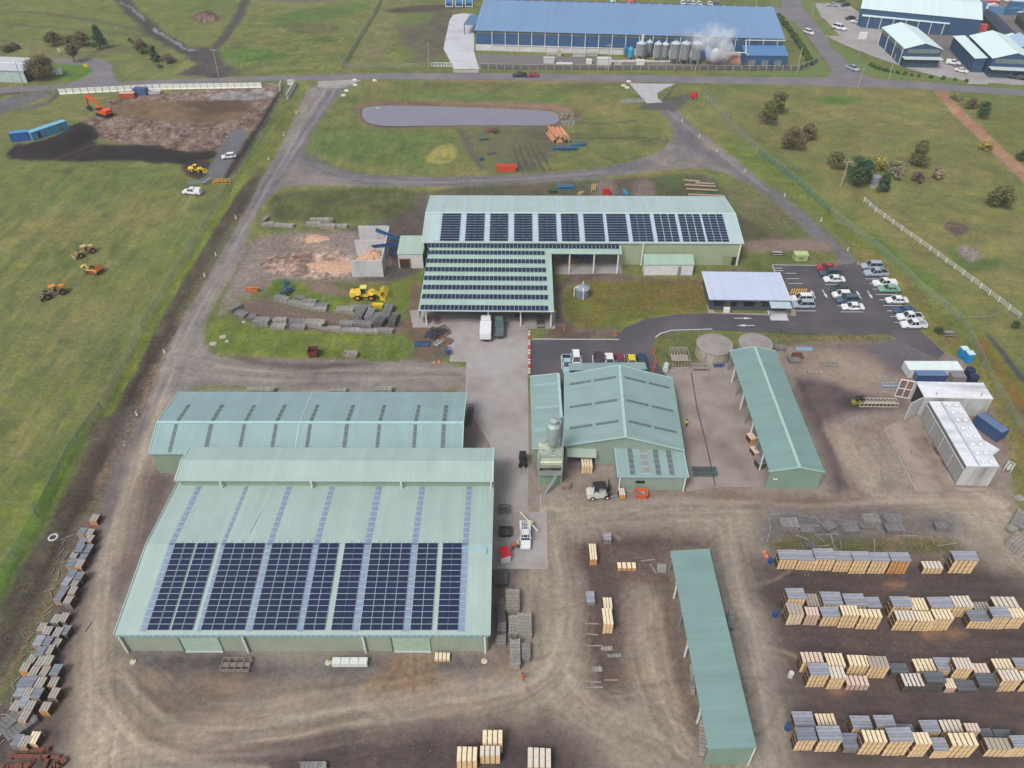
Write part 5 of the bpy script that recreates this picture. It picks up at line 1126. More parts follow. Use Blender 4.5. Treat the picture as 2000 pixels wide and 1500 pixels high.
# --- heavy machines
YEL = mat('machine_yellow', (240,204,66), .45, var=.06, scale=2); ORG = mat('machine_orange', (236,92,44), .45, var=.06, scale=2); OLDY = mat('faded_yellow', (214,178,120), .7, var=.2, scale=2); RST = mat('machine_rust', (162,92,50), .85, var=.3, scale=2)
def wheelset(r, pts, rad, wid, rimm):
    for x, y in pts: t = MB().cyl((x,y-wid/2,rad),(x,y+wid/2,rad),rad,n=20).build('wheel', TYRE, r); MB().cyl((x,y-wid/2-.03,rad),(x,y+wid/2+.03,rad),rad*.5,n=12).build('rim', rimm, t)
def loader(name, label, px, py, rz, m, rimm, grapple=True, sc=1.0, cabm=None):
    p = at(px, py); r = thing(name, label, 'loader', (p.x,p.y,0), rz); r.scale = (sc,)*3
    wheelset(r, [(-1.8,-1.1),(-1.8,1.1),(1.5,-1.1),(1.5,1.1)], .8, .6, rimm)
    b = MB(); loft(b, [(-3.7,[(-.8,.9),(.8,.9),(.8,1.8),(.7,2.0),(-.7,2.0),(-.8,1.8)]),(-3.3,[(-.95,.8),(.95,.8),(.95,2.0),(.85,2.2),(-.85,2.2),(-.95,2.0)]),(-.9,[(-.95,.8),(.95,.8),(.95,2.1),(.85,2.3),(-.85,2.3),(-.95,2.1)])]); b.build('engine_hood', m, r)
    b = MB(); b.box(-.9,2.0,-.5,.5,.6,1.3); b.box(-2.4,-1.2,-1.5,1.5,1.65,1.75); b.box(1.0,2.1,-1.45,1.45,1.65,1.75); b.box(.6,1.7,-.6,.6,1.3,2.1); b.build('frame', m, r)
    c = MB().box(-1.0,.35,-.72,.72,2.0,3.15).build('cab', GLASS, r)
    MB().box(-1.1,.45,-.8,.8,3.15,3.3).build('cab_roof', cabm or m, c)
    b = MB()
    for x in (-1.0,.35):
        for y in (-.72,.72): b.box(x-.05,x+.05,y-.05,y+.05,2.0,3.15)
    b.build('cab_pillars', m, c)
    for sy in (-1,1): b = MB(); b.bar((1.0,sy*.45,1.9),(2.8,sy*.45,1.5),.22,.4); b.bar((2.8,sy*.45,1.5),(3.9,sy*.45,.7),.2,.35); b.build('lift_arm', m, r)
    if grapple:
        b = MB()
        b.prism([(3.7,-1.5,.2),(4.9,-1.5,.1),(4.9,-1.5,.22),(3.9,-1.5,.35),(3.9,-1.5,1.9),(3.7,-1.5,1.9)], (0,3.0,0))
        for y in (-1.45,1.35): b.prism([(3.9,y,.2),(5.0,y,.1),(4.7,y,.9),(3.9,y,1.7)], (0,.1,0))
        b.build('bucket', m, r)
        b = MB()
        for y in (-1.1,0,1.1):
            for k in range(8):
                t0, t1 = math.pi*(.95-.95*k/8), math.pi*(.95-.95*(k+1)/8)
                b.bar((4.5+.95*math.cos(t0),y,1.6+1.1*math.sin(t0)),(4.5+.95*math.cos(t1),y,1.6+1.1*math.sin(t1)),.14,.16)
        b.bar((4.5,-1.2,2.7),(4.5,1.2,2.7),.16); b.bar((5.35,-1.2,1.75),(5.35,1.2,1.75),.14); b.build('grapple', m, r)
    else:
        b = MB(); b.prism([(3.6,-1.3,.1),(4.7,-1.3,.1),(4.7,-1.3,.2),(3.8,-1.3,.3),(3.8,-1.3,1.3),(3.6,-1.3,1.3)], (0,2.6,0))
        for y in (-1.3,1.2): b.prism([(3.7,y,.15),(4.7,y,.1),(3.9,y,1.2)], (0,.1,0))
        b.build('bucket', m, r)
    MB().cyl((-2.6,.3,2.2),(-2.6,.3,2.9),.08,n=8).build('exhaust', BLK, r)
    return r
loader('wheel_loader', 'large yellow wheel loader with a round log grapple, on the grass by the chip bays', 715, 582, 0, YEL, mat('orange_rim', (236,150,50)), sc=.9, cabm=mat('pale_yellow', (236,226,120)))
loader('wheel_loader', 'small yellow wheel loader on the dark soil of the construction pad', 385, 335, -.15, YEL, YEL, grapple=False, sc=.62)
def grader(name, label, px, py, rz, m, m2, sc=1):
    p = at(px, py); r = thing(name, label, 'earthmover', (p.x,p.y,0), rz); r.scale = (sc,)*3
    wheelset(r, [(-2.0,-1.2),(-2.0,1.2),(2.1,-1.2),(2.1,1.2)], .95, .6, m2)
    b = MB(); b.box(-3.2,-1.0,-.75,.75,1.0,2.3); b.box(-3.0,-1.4,-.6,.6,2.3,2.55); b.build('engine_hood', m, r)
    b = MB(); b.box(-1.0,3.0,-.35,.35,1.0,1.5); b.box(1.6,3.1,-1.1,1.1,1.3,1.6); b.box(2.4,3.0,-.5,.5,1.6,2.2); b.build('frame', m2, r)
    c = MB(); [c.box(x-.06,x+.06,y-.06,y+.06,1.5,3.1) for x in (-.8,.6) for y in (-.7,.7)]; c = c.build('cab', m2, r)
    MB().box(-1.0,.8,-.85,.85,3.1,3.22).build('cab_roof', m, c)
    b = MB(); b.box(-.6,-.1,-.3,.3,1.6,1.9); b.box(-.75,-.6,-.3,.3,1.6,2.5); b.build('seat', BLK, r)
    b = MB(); b.prism([(3.9,-1.5,.3),(4.1,-1.5,.15),(4.0,-1.5,1.3),(3.85,-1.5,1.3)], (0,3.0,0)); b.build('blade', m2, r)
    for sy in (-1,1): MB().bar((2.6,sy*.6,1.3),(3.95,sy*.6,.7),.2).build('push_arm', m, r)
    return r
grader('earthmover', 'pale yellow earthmover with canopy, topmost of three old machines in the left field', 168, 497, math.radians(-130), OLDY, mat('dusty_tan', (180,150,106), .8, var=.2), .72)
grader('earthmover', 'rusty orange earthmover, lowest of three old machines in the left field', 108, 577, math.radians(-140), mat('faded_orange', (206,146,74), .75, var=.25, scale=2), mat('grey_brown', (128,112,96), .85, var=.2), .78)
# scraper bowl
p = at(183, 532); r = thing('scraper', 'rusty red scraper bowl with yellow rim beside the topmost old machine', 'earthmover', (p.x,p.y,0), math.radians(-18)); r.scale = (.8,)*3
b = MB(); b.prism([(-1.5,-1.4,.5),(2.2,-1.4,.5),(2.8,-1.4,1.4),(2.2,-1.4,1.9),(-1.2,-1.4,1.5)], (0,.15,0)); b.prism([(-1.5,1.25,.5),(2.2,1.25,.5),(2.8,1.25,1.4),(2.2,1.25,1.9),(-1.2,1.25,1.5)], (0,.15,0)); b.box(-1.4,2.2,-1.3,1.3,.45,.6); b.prism([(2.1,-1.3,.5),(2.3,-1.3,.5),(2.8,-1.3,1.4),(2.6,-1.3,1.4)],(0,2.6,0)); b.build('bowl', RST, r)
b = MB(); b.bar((-1.2,-1.5,1.5),(2.2,-1.5,1.9),.3,.25); b.bar((2.2,-1.5,1.9),(2.8,-1.5,1.4),.3,.25); b.build('rim_rail', mat('worn_yellow', (222,182,84), .6, var=.2), r)
b = MB(); b.bar((-1.5,0,.9),(-2.6,.3,2.0),.4,.5); b.bar((-2.6,.3,2.0),(-3.4,.4,1.2),.4,.5); b.box(-3.9,-2.9,-.4,1.0,.9,1.6); b.build('gooseneck', OLDY, r)
wheelset(r, [(-1.1,-1.2),(-1.1,1.2)], .7, .5, RST)
# excavator
p = at(205, 226); r = thing('excavator', 'orange excavator digging at the top left corner of the construction pad', 'excavator', (p.x,p.y,0), math.radians(150))
for sy in (-1,1):
    b = MB(); b.prism([(-2.1,sy*1.2-.3,.0),(2.1,sy*1.2-.3,.0),(2.5,sy*1.2-.3,.45),(2.1,sy*1.2-.3,.9),(-2.1,sy*1.2-.3,.9),(-2.5,sy*1.2-.3,.45)], (0,.6,0)); b.build('track', BLK, r)
b = MB(); b.cyl((0,0,.7),(0,0,1.1),.7,n=14); b.build('turntable', BLK, r)
b = MB(); b.box(-2.6,1.2,-1.4,1.4,1.1,1.9); loft(b, [(-2.8,[(-1.2,1.1),(1.2,1.1),(1.2,2.3),(-1.2,2.3)]),(-.4,[(-1.4,1.1),(1.4,1.1),(1.4,2.4),(-1.4,2.4)])]); b.build('house', ORG, r)
c = MB().box(-.2,1.3,.4,1.35,1.9,3.0).build('cab', GLASS, r); MB().box(-.3,1.4,.35,1.4,3.0,3.15).build('cab_roof', ORG, c)
b = MB(); b.bar((1.0,-.3,1.8),(3.6,-.3,4.6),.5,.7); b.bar((3.6,-.3,4.6),(7.2,-.3,4.9),.45,.6); b.build('boom', ORG, r)
b = MB(); b.bar((7.4,-.3,5.2),(7.9,-.3,1.6),.35,.5); b.bar((5.2,-.3,5.2),(7.2,-.3,5.5),.2); b.build('stick', ORG, r)
b = MB(); b.prism([(7.6,-.9,1.7),(8.3,-.9,1.5),(8.2,-.9,.6),(7.2,-.9,.5),(7.0,-.9,1.0)], (0,1.2,0)); b.build('bucket', BLK, r)
# forklifts
def forklift(label, px, py, rz, m, sc=1., load=None):
    p = at(px, py); r = thing('forklift', label, 'forklift', (p.x,p.y,.05), rz); r.scale = (sc,)*3
    wheelset(r, [(-1.0,-.55),(-1.0,.55),(.9,-.6),(.9,.6)], .36, .3, m)
    b = MB(); loft(b, [(-1.7,[(-.5,.4),(.5,.4),(.5,1.1),(-.5,1.1)]),(-1.4,[(-.65,.35),(.65,.35),(.65,1.25),(-.65,1.25)]),(-.5,[(-.65,.35),(.65,.35),(.6,1.2),(-.6,1.2)]),(1.0,[(-.6,.35),(.6,.35),(.55,.7),(-.55,.7)])]); b.build('body', m, r)
    b = MB(); b.box(-.5,-.1,-.3,.3,1.0,1.15); b.box(-.65,-.5,-.3,.3,1.0,1.7); b.build('seat', BLK, r)
    b = MB(); [b.bar((x,y,.9),(x*.9,y,2.2),.07) for x in (-.9,.8) for y in (-.55,.55)]; b.box(-.85,.75,-.6,.6,2.2,2.26); b.build('overhead_guard', BLK, r)
    b = MB(); [b.box(1.15,1.3,y-.08,y+.08,.1,2.6) for y in (-.4,.4)]; b.box(1.15,1.3,-.5,.5,1.3,1.4); b.build('mast', BLK, r)
    b = MB(); [b.box(1.3,2.5,y-.07,y+.07,.1,.16) for y in (-.35,.35)]; b.build('fork', STEEL, r)
    return r
forklift('large white forklift with dark cab and raised mast, in front of the workshop opening', 1170, 970, .12, mat('off_white', (214,212,206), .6), 1.25)
forklift('black forklift standing left of the cyclone tower', 1021, 905, -math.pi/2, mat('dark_machine', (62,60,62), .6), .95)
forklift('dark forklift with yellow hood pushing the timber trolley into the kiln', 1674, 790, .2, mat('dull_yellow', (136,134,52), .6), .75)
# service ute with lift arm
p = at(1026, 1056); r = car('ute','white','white service pickup with ladder and roof rack, on the concrete right of the solar shed',1026,1052,math.pi/2,None,cat='pickup',name='pickup',sc=.9,tray=STEEL)
b = MB(); [b.bar((x,-.8,1.95),(x,.8,1.95),.06) for x in (-1.4,-.2,1.0,2.2)]; [b.bar((-1.5,y,1.98),(2.4,y,1.98),.06) for y in (-.8,-.35,.35,.8)]; b.build('roof_rack', WHT, r)
b = MB(); [b.box(.8,2.6,sy*.75-.2,sy*.75+.2,1.1,1.7) for sy in (-1,1)]; b.build('tool_boxes', CP_['white'], r)
p = at(1036, 1035); r = thing('boom_pole', 'long white pole lying diagonally beyond the white service pickup', 'pole', (p.x,p.y,1.2), 0)
MB().bar((-1.6,2.6,0),(1.1,-1.2,0),.16).build('pole', mat('pale_cream', (226,226,196)), r); MB().obox((.0,.3,.1),(.7,.5,.4),.9).build('bracket', mat('lime_bracket', (206,226,120)), r); MB().bar((-.2,.5,0),(-.2,.5,-1.2),.1).build('stand', STEEL, r)
# ---------------------------------------------------------------- timber
ORD = ['first','second','third','fourth','fifth','sixth','seventh','eighth','ninth','tenth','eleventh','twelfth','thirteenth','fourteenth','fifteenth','sixteenth','seventeenth','eighteenth','nineteenth','twentieth']
WOODC = {'yellow': (246,212,164), 'pale': (244,220,182), 'pink': (226,192,172), 'weathered': (150,140,132), 'dark': (98,94,92), 'orange': (222,164,104), 'tan': (190,162,132)}
TOPC = {'grey': (158,161,171), 'white': (222,216,206), 'pale': (244,228,196), 'pink': (228,206,194), 'dark': (104,108,114), 'greywood': (176,171,164), 'dgrey': (132,136,146)}
def wood(k): return mat('timber_'+k, WOODC[k], .85, kind='wrap', axis='z', pitch=.11, var=.22, scale=9)
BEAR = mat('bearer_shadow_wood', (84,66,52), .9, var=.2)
PK = {}
def pack_mesh(key, f):
    if key not in PK:
        o = f().build(key[0], [BEAR, BEAR]); me = o.data; bpy.data.objects.remove(o); PK[key] = me
    return PK[key]
def inst(nm, me, m, parent, loc=(0,0,0)):
    o = bpy.data.objects.new(nm, me); link(o, parent); o.location = loc; o.material_slots[0].link = 'OBJECT'; o.material_slots[0].material = m; return o
def stack(label, x, y, rz, w, d, h, woodk, topk, group, ncol=5, seed=0, name='timber_stack', loose=False):
    """unit stack 1 x 1 x 1 scaled to size; boards run front to back"""
    r_ = random.Random(seed*31+5); tiers = max(1, min(3, int(round(h/1.0)))); root = thing(name, label, 'timber stack', (x,y,0), rz, group); root.scale = (w,d,h)
    v = seed % 3
    def bundle():
        q = random.Random(v*7+ncol); b = MB(); cw = 1/ncol; th = 1/tiers
        for i in range(ncol):
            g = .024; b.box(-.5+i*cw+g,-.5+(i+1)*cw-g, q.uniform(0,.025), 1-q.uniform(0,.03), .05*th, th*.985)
        b.box(-.48,.48,.05,.95,.06*th,th*.93,1)  # dark core: shade in the gaps between board columns put into its colour
        return b
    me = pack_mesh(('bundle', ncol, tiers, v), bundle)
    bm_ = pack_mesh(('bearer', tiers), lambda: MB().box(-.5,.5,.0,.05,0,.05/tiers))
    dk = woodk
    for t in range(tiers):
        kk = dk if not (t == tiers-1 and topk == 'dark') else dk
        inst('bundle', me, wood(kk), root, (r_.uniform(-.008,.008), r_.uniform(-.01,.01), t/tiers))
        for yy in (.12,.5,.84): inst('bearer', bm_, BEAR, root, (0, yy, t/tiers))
    if topk in ('grey','dgrey','dark'):
        def cov():
            q = random.Random(v+40); b = MB(); n = 3+v
            for i in range(n): y0, y1, z_ = -.04+1.08*i/n, -.04+1.08*(i+1)/n-.012, q.uniform(0,.02); b.prism([(-.5-q.uniform(0,.015),y0,1+z_),(.5+q.uniform(0,.015),y0,1+q.uniform(0,.02)),(.52,y1,1.012+z_),(-.52,y1,1.012)], (0,0,.016))
            b.box(-.5,.5,0,1,1-.004,1.012)
            return b
        inst('cover_sheet', pack_mesh(('cover_sheet', v), cov), mat('cover_'+topk, TOPC[topk], .6, kind='planks', axis='y', pitch=.27, var=.14, scale=3), root)
    else:
        def tb():
            q = random.Random(v+4); b = MB(); cw = 1/ncol
            for i in range(ncol): b.box(-.5+i*cw+.035,-.5+(i+1)*cw-.035, -.01+q.uniform(0,.02), 1-q.uniform(0,.03), .985, 1.006)
            if v == 1: b.bar((-.45,.05,1.012),(.1,.95,1.012),.03,.02)
            return b
        inst('top_boards', pack_mesh(('top_boards', ncol, v), tb), mat('top_'+topk, TOPC[topk], .85, var=.12, scale=5), root)
    return root
YARD = [
 ('first', 'single', [(118,225,403,352,303,'yellow','grey'),(222,320,408,357,305,'yellow','grey'),(318,437,412,350,297,'yellow','grey'),(432,532,418,358,311,'yellow','grey'),(528,628,428,358,313,'yellow','grey'),(628,735,428,362,318,'yellow','grey'),(738,850,428,362,318,'orange','grey'),(915,1032,428,398,360,'yellow','white'),(1085,1225,426,358,312,'yellow','grey')]),
 ('second', 'back', [(165,268,640,572,518,'yellow','grey'),(274,348,622,605,540,'tan','greywood'),(362,476,640,600,535,'yellow','grey'),(488,607,645,608,545,'yellow','grey'),(605,690,645,615,562,'weathered','grey'),(745,855,672,612,562,'yellow','grey'),(850,950,680,630,565,'yellow','pale'),(955,1088,680,618,565,'yellow','grey'),(1085,1200,668,612,555,'yellow','white'),(1200,1300,650,635,585,'weathered','greywood'),(1310,1455,640,615,557,'yellow','white')]),
 ('second', 'front', [(170,262,710,655,595,'pale','greywood'),(267,345,712,660,615,'pink','pink'),(355,470,718,668,618,'yellow','grey'),(465,568,728,660,608,'yellow','pale'),(566,695,735,670,628,'yellow','pale'),(765,878,742,685,635,'yellow','white'),(876,978,745,690,640,'yellow','pale'),(976,1090,742,680,628,'yellow','pale'),(1172,1290,732,690,635,'yellow','dgrey'),(1298,1405,735,672,620,'yellow','grey'),(1403,1490,732,672,622,'yellow','pale')]),
 ('third', 'back', [(245,372,972,920,865,'yellow','pink'),(385,492,990,940,872,'yellow','pale'),(505,628,990,940,882,'yellow','pale'),(618,733,1005,948,888,'yellow','greywood'),(738,838,1005,975,928,'dark','dark'),(875,1000,985,965,900,'yellow','pale'),(995,1093,990,960,897,'yellow','grey'),(1095,1198,1015,955,897,'yellow','white'),(1196,1290,1005,975,925,'pink','pink'),(1312,1425,985,955,900,'yellow','pale'),(1425,1510,962,940,897,'yellow','grey')]),
 ('third', 'front', [(288,402,1055,990,932,'yellow','grey'),(400,493,1065,1005,945,'yellow','white'),(490,625,1072,1045,993,'pink','pink'),(808,930,1085,1050,982,'dark','white'),(932,1045,1085,1030,980,'dark','dark'),(1040,1103,1085,1060,1008,'pink','pale'),(1106,1218,1085,1072,1020,'dark','dark'),(1225,1345,1080,1050,985,'dark','dark'),(1348,1470,1078,1020,963,'yellow','white'),(1472,1560,1080,1030,970,'yellow','pale')]),
 ('fourth', 'back', [(205,322,1288,1270,1195,'yellow','grey'),(330,445,1280,1265,1203,'yellow','pale'),(525,637,1320,1285,1220,'yellow','grey'),(655,767,1320,1275,1217,'yellow','grey'),(770,868,1318,1302,1280,'weathered','dgrey'),(912,1017,1332,1305,1243,'yellow','grey'),(1022,1150,1332,1302,1238,'yellow','white'),(1152,1235,1345,1300,1257,'pink','pink'),(1238,1310,1345,1330,1285,'dark','dark'),(1312,1408,1345,1330,1300,'dark','dark')]),
 ('fourth', 'front', [(218,330,1405,1350,1287,'yellow','dgrey'),(338,473,1412,1352,1280,'yellow','grey'),(475,580,1418,1395,1315,'weathered','dgrey'),(585,722,1428,1360,1298,'yellow','pale'),(726,868,1438,1358,1290,'yellow','grey'),(870,968,1440,1372,1310,'yellow','pale'),(972,1062,1448,1408,1342,'yellow','grey'),(1068,1228,1445,1380,1313,'yellow','pale'),(1270,1410,1440,1402,1338,'yellow','greywood'),(1414,1520,1440,1388,1330,'yellow','grey')])]
TW = {'grey':'grey-topped','dgrey':'dark-grey-topped','white':'white-topped','pale':'pale-topped','pink':'pinkish','dark':'blackened','greywood':'weathered-topped'}
sd_ = 0
for row, ln, items in YARD:
    for i, (x0,x1,bt,tf,tb_,wk,tk) in enumerate(items):
        X0, X1, B, TF, TB = 1480+x0/2.831, 1480+x1/2.831, 970+bt/2.831, 970+tf/2.831, 970+tb_/2.831
        h = max(.5, min(3.6, height((X0+X1)/2, B, TF))); a, b_ = at(X0,TF,h), at(X1,TF,h); d = max(.9, min(5, at(X0,TB,h).y-a.y))
        if ln == 'back' and h < 1.6 and wk != 'dark' and wk != 'weathered': # partly hidden: keep the visible top, stand on the ground
            pass
        sd_ += 1; n = 5 if (b_.x-a.x) > 2.3 else 4
        where = 'in the first yard row' if ln == 'single' else ln+' line of the '+row+' yard row'
        stack('%s sawn timber stack, %s from the left, %s' % (TW[tk], ORD[i], where), (a.x+b_.x)/2, a.y, rnd.uniform(-.03,.03), (b_.x-a.x)*.95, d*1.06, h*1.07, wk, tk, 'timber stacks in the right-hand storage yard', n, sd_)
# left edge stacks (tops listed in photo px)
LEFT = [(185,1012,'orange','greywood')]+[(x/4, 750+y/4, c, t) for x,y,c,t in ((645,1150,'tan','dgrey'),(705,1155,'orange','greywood'),(700,1205,'orange','greywood'),(640,1235,'weathered','dgrey'),(625,1285,'dark','dgrey'),(685,1290,'dark','dgrey'),(585,1330,'weathered','greywood'),(650,1355,'dark','dgrey'),(560,1400,'tan','dgrey'),(622,1405,'orange','greywood'),(560,1490,'weathered','dgrey'),(622,1498,'dark','dgrey'))]
LEFT += [(x/4, 1125+y/4, c, t) for x,y,c,t in ((520,45,'weathered','grey'),(588,50,'weathered','greywood'),(500,105,'weathered','dgrey'),(570,112,'tan','greywood'),(462,165,'tan','dgrey'),(535,185,'weathered','greywood'),(440,335,'weathered','greywood'),(500,325,'weathered','greywood'),(330,400,'weathered','greywood'),(375,425,'weathered','greywood'),(450,440,'weathered','greywood'),(508,425,'dark','dgrey'),(305,510,'tan','grey'),(370,510,'weathered','dgrey'),(442,520,'weathered','greywood'),(320,590,'weathered','dgrey'),(385,580,'orange','greywood'),(248,650,'tan','greywood'),(318,665,'weathered','greywood'),(380,660,'tan','greywood'),(200,710,'orange','greywood'),(265,748,'tan','greywood'),(345,750,'orange','greywood'),(435,740,'weathered','dgrey'),(182,830,'weathered','dgrey'),(238,828,'tan','dgrey'),(315,833,'tan','greywood'),(420,830,'orange','greywood'),(155,905,'weathered','grey'),(222,905,'tan','greywood'),(292,918,'tan','dgrey'),(425,915,'weathered','greywood'),(128,1010,'tan','greywood'),(185,985,'tan','grey'),(240,1012,'tan','greywood'),(358,1020,'orange','greywood'),(190,1100,'orange','greywood'),(135,1285,'weathered','dgrey'),(192,1292,'tan','greywood'),(265,1268,'yellow','pale'))]
LEFT.sort(key=lambda q: q[1])
for i, (x, y, c, t) in enumerate(LEFT):
    h = rnd.uniform(1.0,1.5) if i else 1.1; p = at(x, y, h); sd_ += 1
    nb = 'at the far end' if i < 3 else ('in the upper part' if i < 13 else ('in the middle' if i < 32 else 'in the lower part'))
    stack('%s small timber stack, number %d from the top of the long left-hand line' % (TW[t]+(' orange-sided' if c == 'orange' else (' dark' if c == 'dark' else '')), i+1), p.x-.1, p.y-.62, R(-4)+rnd.uniform(-.06,.06), rnd.uniform(1.05,1.2), rnd.uniform(1.25,1.5), h, c, t, 'small timber stacks along the left fence', 3, sd_, name='timber_stack')
# other sawn packs: (label, photo centre of top, width m, depth m, h, rz, wood, top)
for lb, px, py, w, d, h, a, wk, tk in (
  ('long orange timber pack standing alone right of the concrete pad',1158,1077,1.1,2.9,1.5,0,'orange','pale'),
  ('small grey-topped pack beside the long orange pack',1186,1048,1.2,1.2,1.2,0,'weathered','grey'),
  ('white-topped timber pack lying crosswise left of the skillion shed',1224,1104,2.9,1.1,.7,.0,'orange','pale'),
  ('blue-grey covered pack on the dark middle bay',1153,1166,1.2,1.8,.9,0,'weathered','grey'),
  ('pale timber pack, far half of the pair on the dark middle bay',1187,1178,1.3,2.0,1.0,0,'tan','pale'),
  ('tall bright timber pack, near half of the pair on the dark middle bay',1187,1203,1.4,2.6,2.4,.02,'yellow','pale'),
  ('leftmost pale timber pack at the bottom edge',912,1472,2.5,1.7,2.4,0,'yellow','pale'),
  ('tallest pale timber pack at the bottom edge',962,1438,2.5,1.6,2.6,0,'yellow','pale'),
  ('low pale pack against the tallest one at the bottom edge',957,1466,2.5,1.2,2.2,0,'yellow','white'),
  ('pale timber pack with grey sheet right of the others at the bottom edge',1053,1479,2.9,2.3,1.6,-.03,'yellow','white'),
  ('big pale timber pack in the opening of the green workshop',1146,903,1.9,1.9,1.7,0,'yellow','pale'),
  ('narrow orange timber pack in front of the workshop extension',1215,960,1.0,1.6,1.0,.05,'orange','white'),
  ('pale low timber pack by the right front wall of the solar shed',864,1281,2.1,1.0,.6,0,'yellow','pale'),
  ('orange timber pack on the left side of the teal gabled shed',1471,851,1.2,1.7,1.2,.3,'orange','pink'),
  ('smaller reddish pack below the orange one by the teal gabled shed',1477,878,.9,1.8,1.0,.3,'pink','pink'),
  ('weathered pack at the near left corner of the teal gabled shed',1487,900,1.3,1.6,1.3,.2,'dark','dgrey')):
    p = at(px, py, h); sd_ += 1; stack(lb, p.x, p.y-d/2, a, w, d, h, wk, tk, None, 4 if w > 1.5 else 3, sd_, name='timber_pack')
q_ = random.Random(14)
# loose grey board piles
GB = [mat('grey_boards%d' % i, c, .9, kind='planks', axis='x', pitch=.5, var=.2, scale=3) for i, c in enumerate(((150,148,146),(136,134,134),(168,162,154),(110,108,106)))]
for i, w_ in enumerate(('','_b','_c','_d')): pass
def pile(label, px, py, rz, L_, W_, H_, ci=0, name='board_pile', cat='board pile', group=None, mess=.12, tile=.18):
    p = at(px, py); q = random.Random(int(px*7+py*13)); b = MB(); b.box(-L_/2+.1,L_/2-.1,-W_/2+.05,W_/2-.05,.0,H_*.9)
    n = max(2, int(W_/tile)); k = max(1, int(H_/.28))
    for j in range(k):
        for i in range(n):
            y = -W_/2+(i+.5)*W_/n; off = q.uniform(-mess,mess)*L_*.5; a = q.uniform(-.02,.02)*(1+mess*8)
            z = H_*(j+1)/k-.06+q.uniform(-.03,.05); b.obox((off,y,z-.05),(L_*q.uniform(.85,1.0),W_/n*.82,.16),a)
    if j: b.box(-L_*.3-.06,-L_*.3+.06,-W_/2-.05,W_/2+.05,H_*.45,H_*.55)
    o = b.build(name, GB[ci]); o.location = (p.x,p.y,.03); o.rotation_euler = (0,0,rz); tag(o, label, cat, group); return o
G1 = 'grey board piles left of the canopy'
arc = [(552,588,-.35,3.4,1.7,.9,0),(576,596,-.3,3.2,1.5,.9,0),(588,586,-.2,2.2,1.0,.9,1),(601,601,-.1,3.0,1.5,.9,2),(605,592,-.1,3.0,1.2,.8,0),(627,600,-.05,3.2,1.2,.8,1),(624,606,-.05,3.2,1.4,.7,2),(676,609,0,3.8,1.6,1.0,2),(706,606,0,4.2,1.6,1.0,0)]
for i,(x,y,a,l,w,h,c) in enumerate(arc): pile('grey board pile, %s from the left along the curved inner track' % ORD[i], x,y,a,l,w,h,c,group=G1,mess=.2)
low = [(472,616,-.35,3.2,1.6,.7,1),(513,633,-.12,3.9,2.0,1.1,0),(545,640,-.05,3.6,1.6,.8,2),(548,631,0,3.4,1.4,1.1,2),(583,641,0,3.6,1.6,.8,0),(583,633,0,4.2,1.5,1.0,1),(616,636,-.1,4.6,2.0,1.3,2),(636,646,0,1.6,1.2,.7,0),(655,646,0,3.2,1.2,.8,2),(686,648,0,4.6,1.3,.8,2),(722,650,0,4.8,1.2,.7,2),(752,649,0,3.8,1.2,.8,0),(677,635,0,3.4,1.4,.9,0),(709,636,0,4.6,1.5,1.0,1)]
for i,(x,y,a,l,w,h,c) in enumerate(low): pile('grey board pile, %s in the long row by the grass strip' % ORD[i], x,y,a+q_.uniform(-.12,.12),l*.86,w,h*q_.uniform(.8,1.15),c,group=G1,mess=.22)
for i,(x,y,a,l,w,h,c) in enumerate([(706,615,1.35,4.4,2.0,1.3,1),(724,619,1.4,3.6,1.6,1.2,0),(736,627,1.4,3.4,1.5,1.2,1),(748,629,1.2,4.0,1.8,1.3,3),(758,615,1.5,5.0,1.8,1.4,1),(769,631,1.5,3.4,1.4,1.2,3),(771,620,0,1.8,1.0,1.0,1)]): pile('dark weathered pile, %s from the left of those turned lengthwise near the canopy' % ORD[i], x,y,a,l,w,h,c,group=G1,mess=.18)
for i,(x,y,a,l,w,h,c) in enumerate([(531,441,-.1,4.6,1.3,.6,2),(557,443,-.1,4.6,1.3,.7,2),(613,441,0,3.6,1.5,.9,2),(628,436,0,5.4,1.3,1.3,2),(640,445,0,4.2,1.5,.9,2),(663,444,0,4.4,1.2,.7,2),(518,432,1.4,2.6,1.2,.8,0)]): pile('pale grey log pile, %s in the group north of the chip yard' % ORD[i], x,y,a,l,w,h,c,mess=.2)
G2 = 'grey board piles right of the solar shed'
for i,(x,y,l,w,h,c) in enumerate([(979,1133,2.4,2.0,.7,3),(979,1200,4.0,1.1,1.2,3),(980,1229,1.8,1.2,1.0,0),(979,1253,1.6,1.3,.7,0),(1001,1180,3.3,2.0,1.5,2),(1003,1231,3.1,1.3,1.4,2),(1018,1227,3.3,1.0,1.4,2),(1031,1228,3.5,1.0,1.4,2),(1006,1284,3.9,1.4,1.5,2),(1027,1278,2.5,1.2,1.0,0)]): pile('grey board pile, %s from the top beside the right wall of the solar shed' % ORD[i], x,y,math.pi/2,l,w,h,c,group=G2,mess=.06)
G3 = 'grey covered piles above the storage yard'
for i,(x,y,a,l,w,h,c) in enumerate([(165,165,0,2.9,1.9,1.1,0),(268,185,-.05,2.4,1.5,.5,1),(388,170,.5,2.2,1.7,.6,1),(505,180,.1,2.6,1.9,.6,1),(610,150,0,2.7,1.8,1.5,0),(600,168,0,2.6,1.0,.5,1),(735,140,.05,2.7,1.8,1.0,1),(748,185,.05,3.0,1.7,.8,1),(1005,175,0,2.1,1.3,.8,1),(295,270,-.1,2.2,1.3,.3,3)]): pile('grey timber pile, %s from the left above the first yard row' % ORD[i], 1480+x/2.831,970+y/2.831,a,l,w,h,c,group=G3,mess=.05)
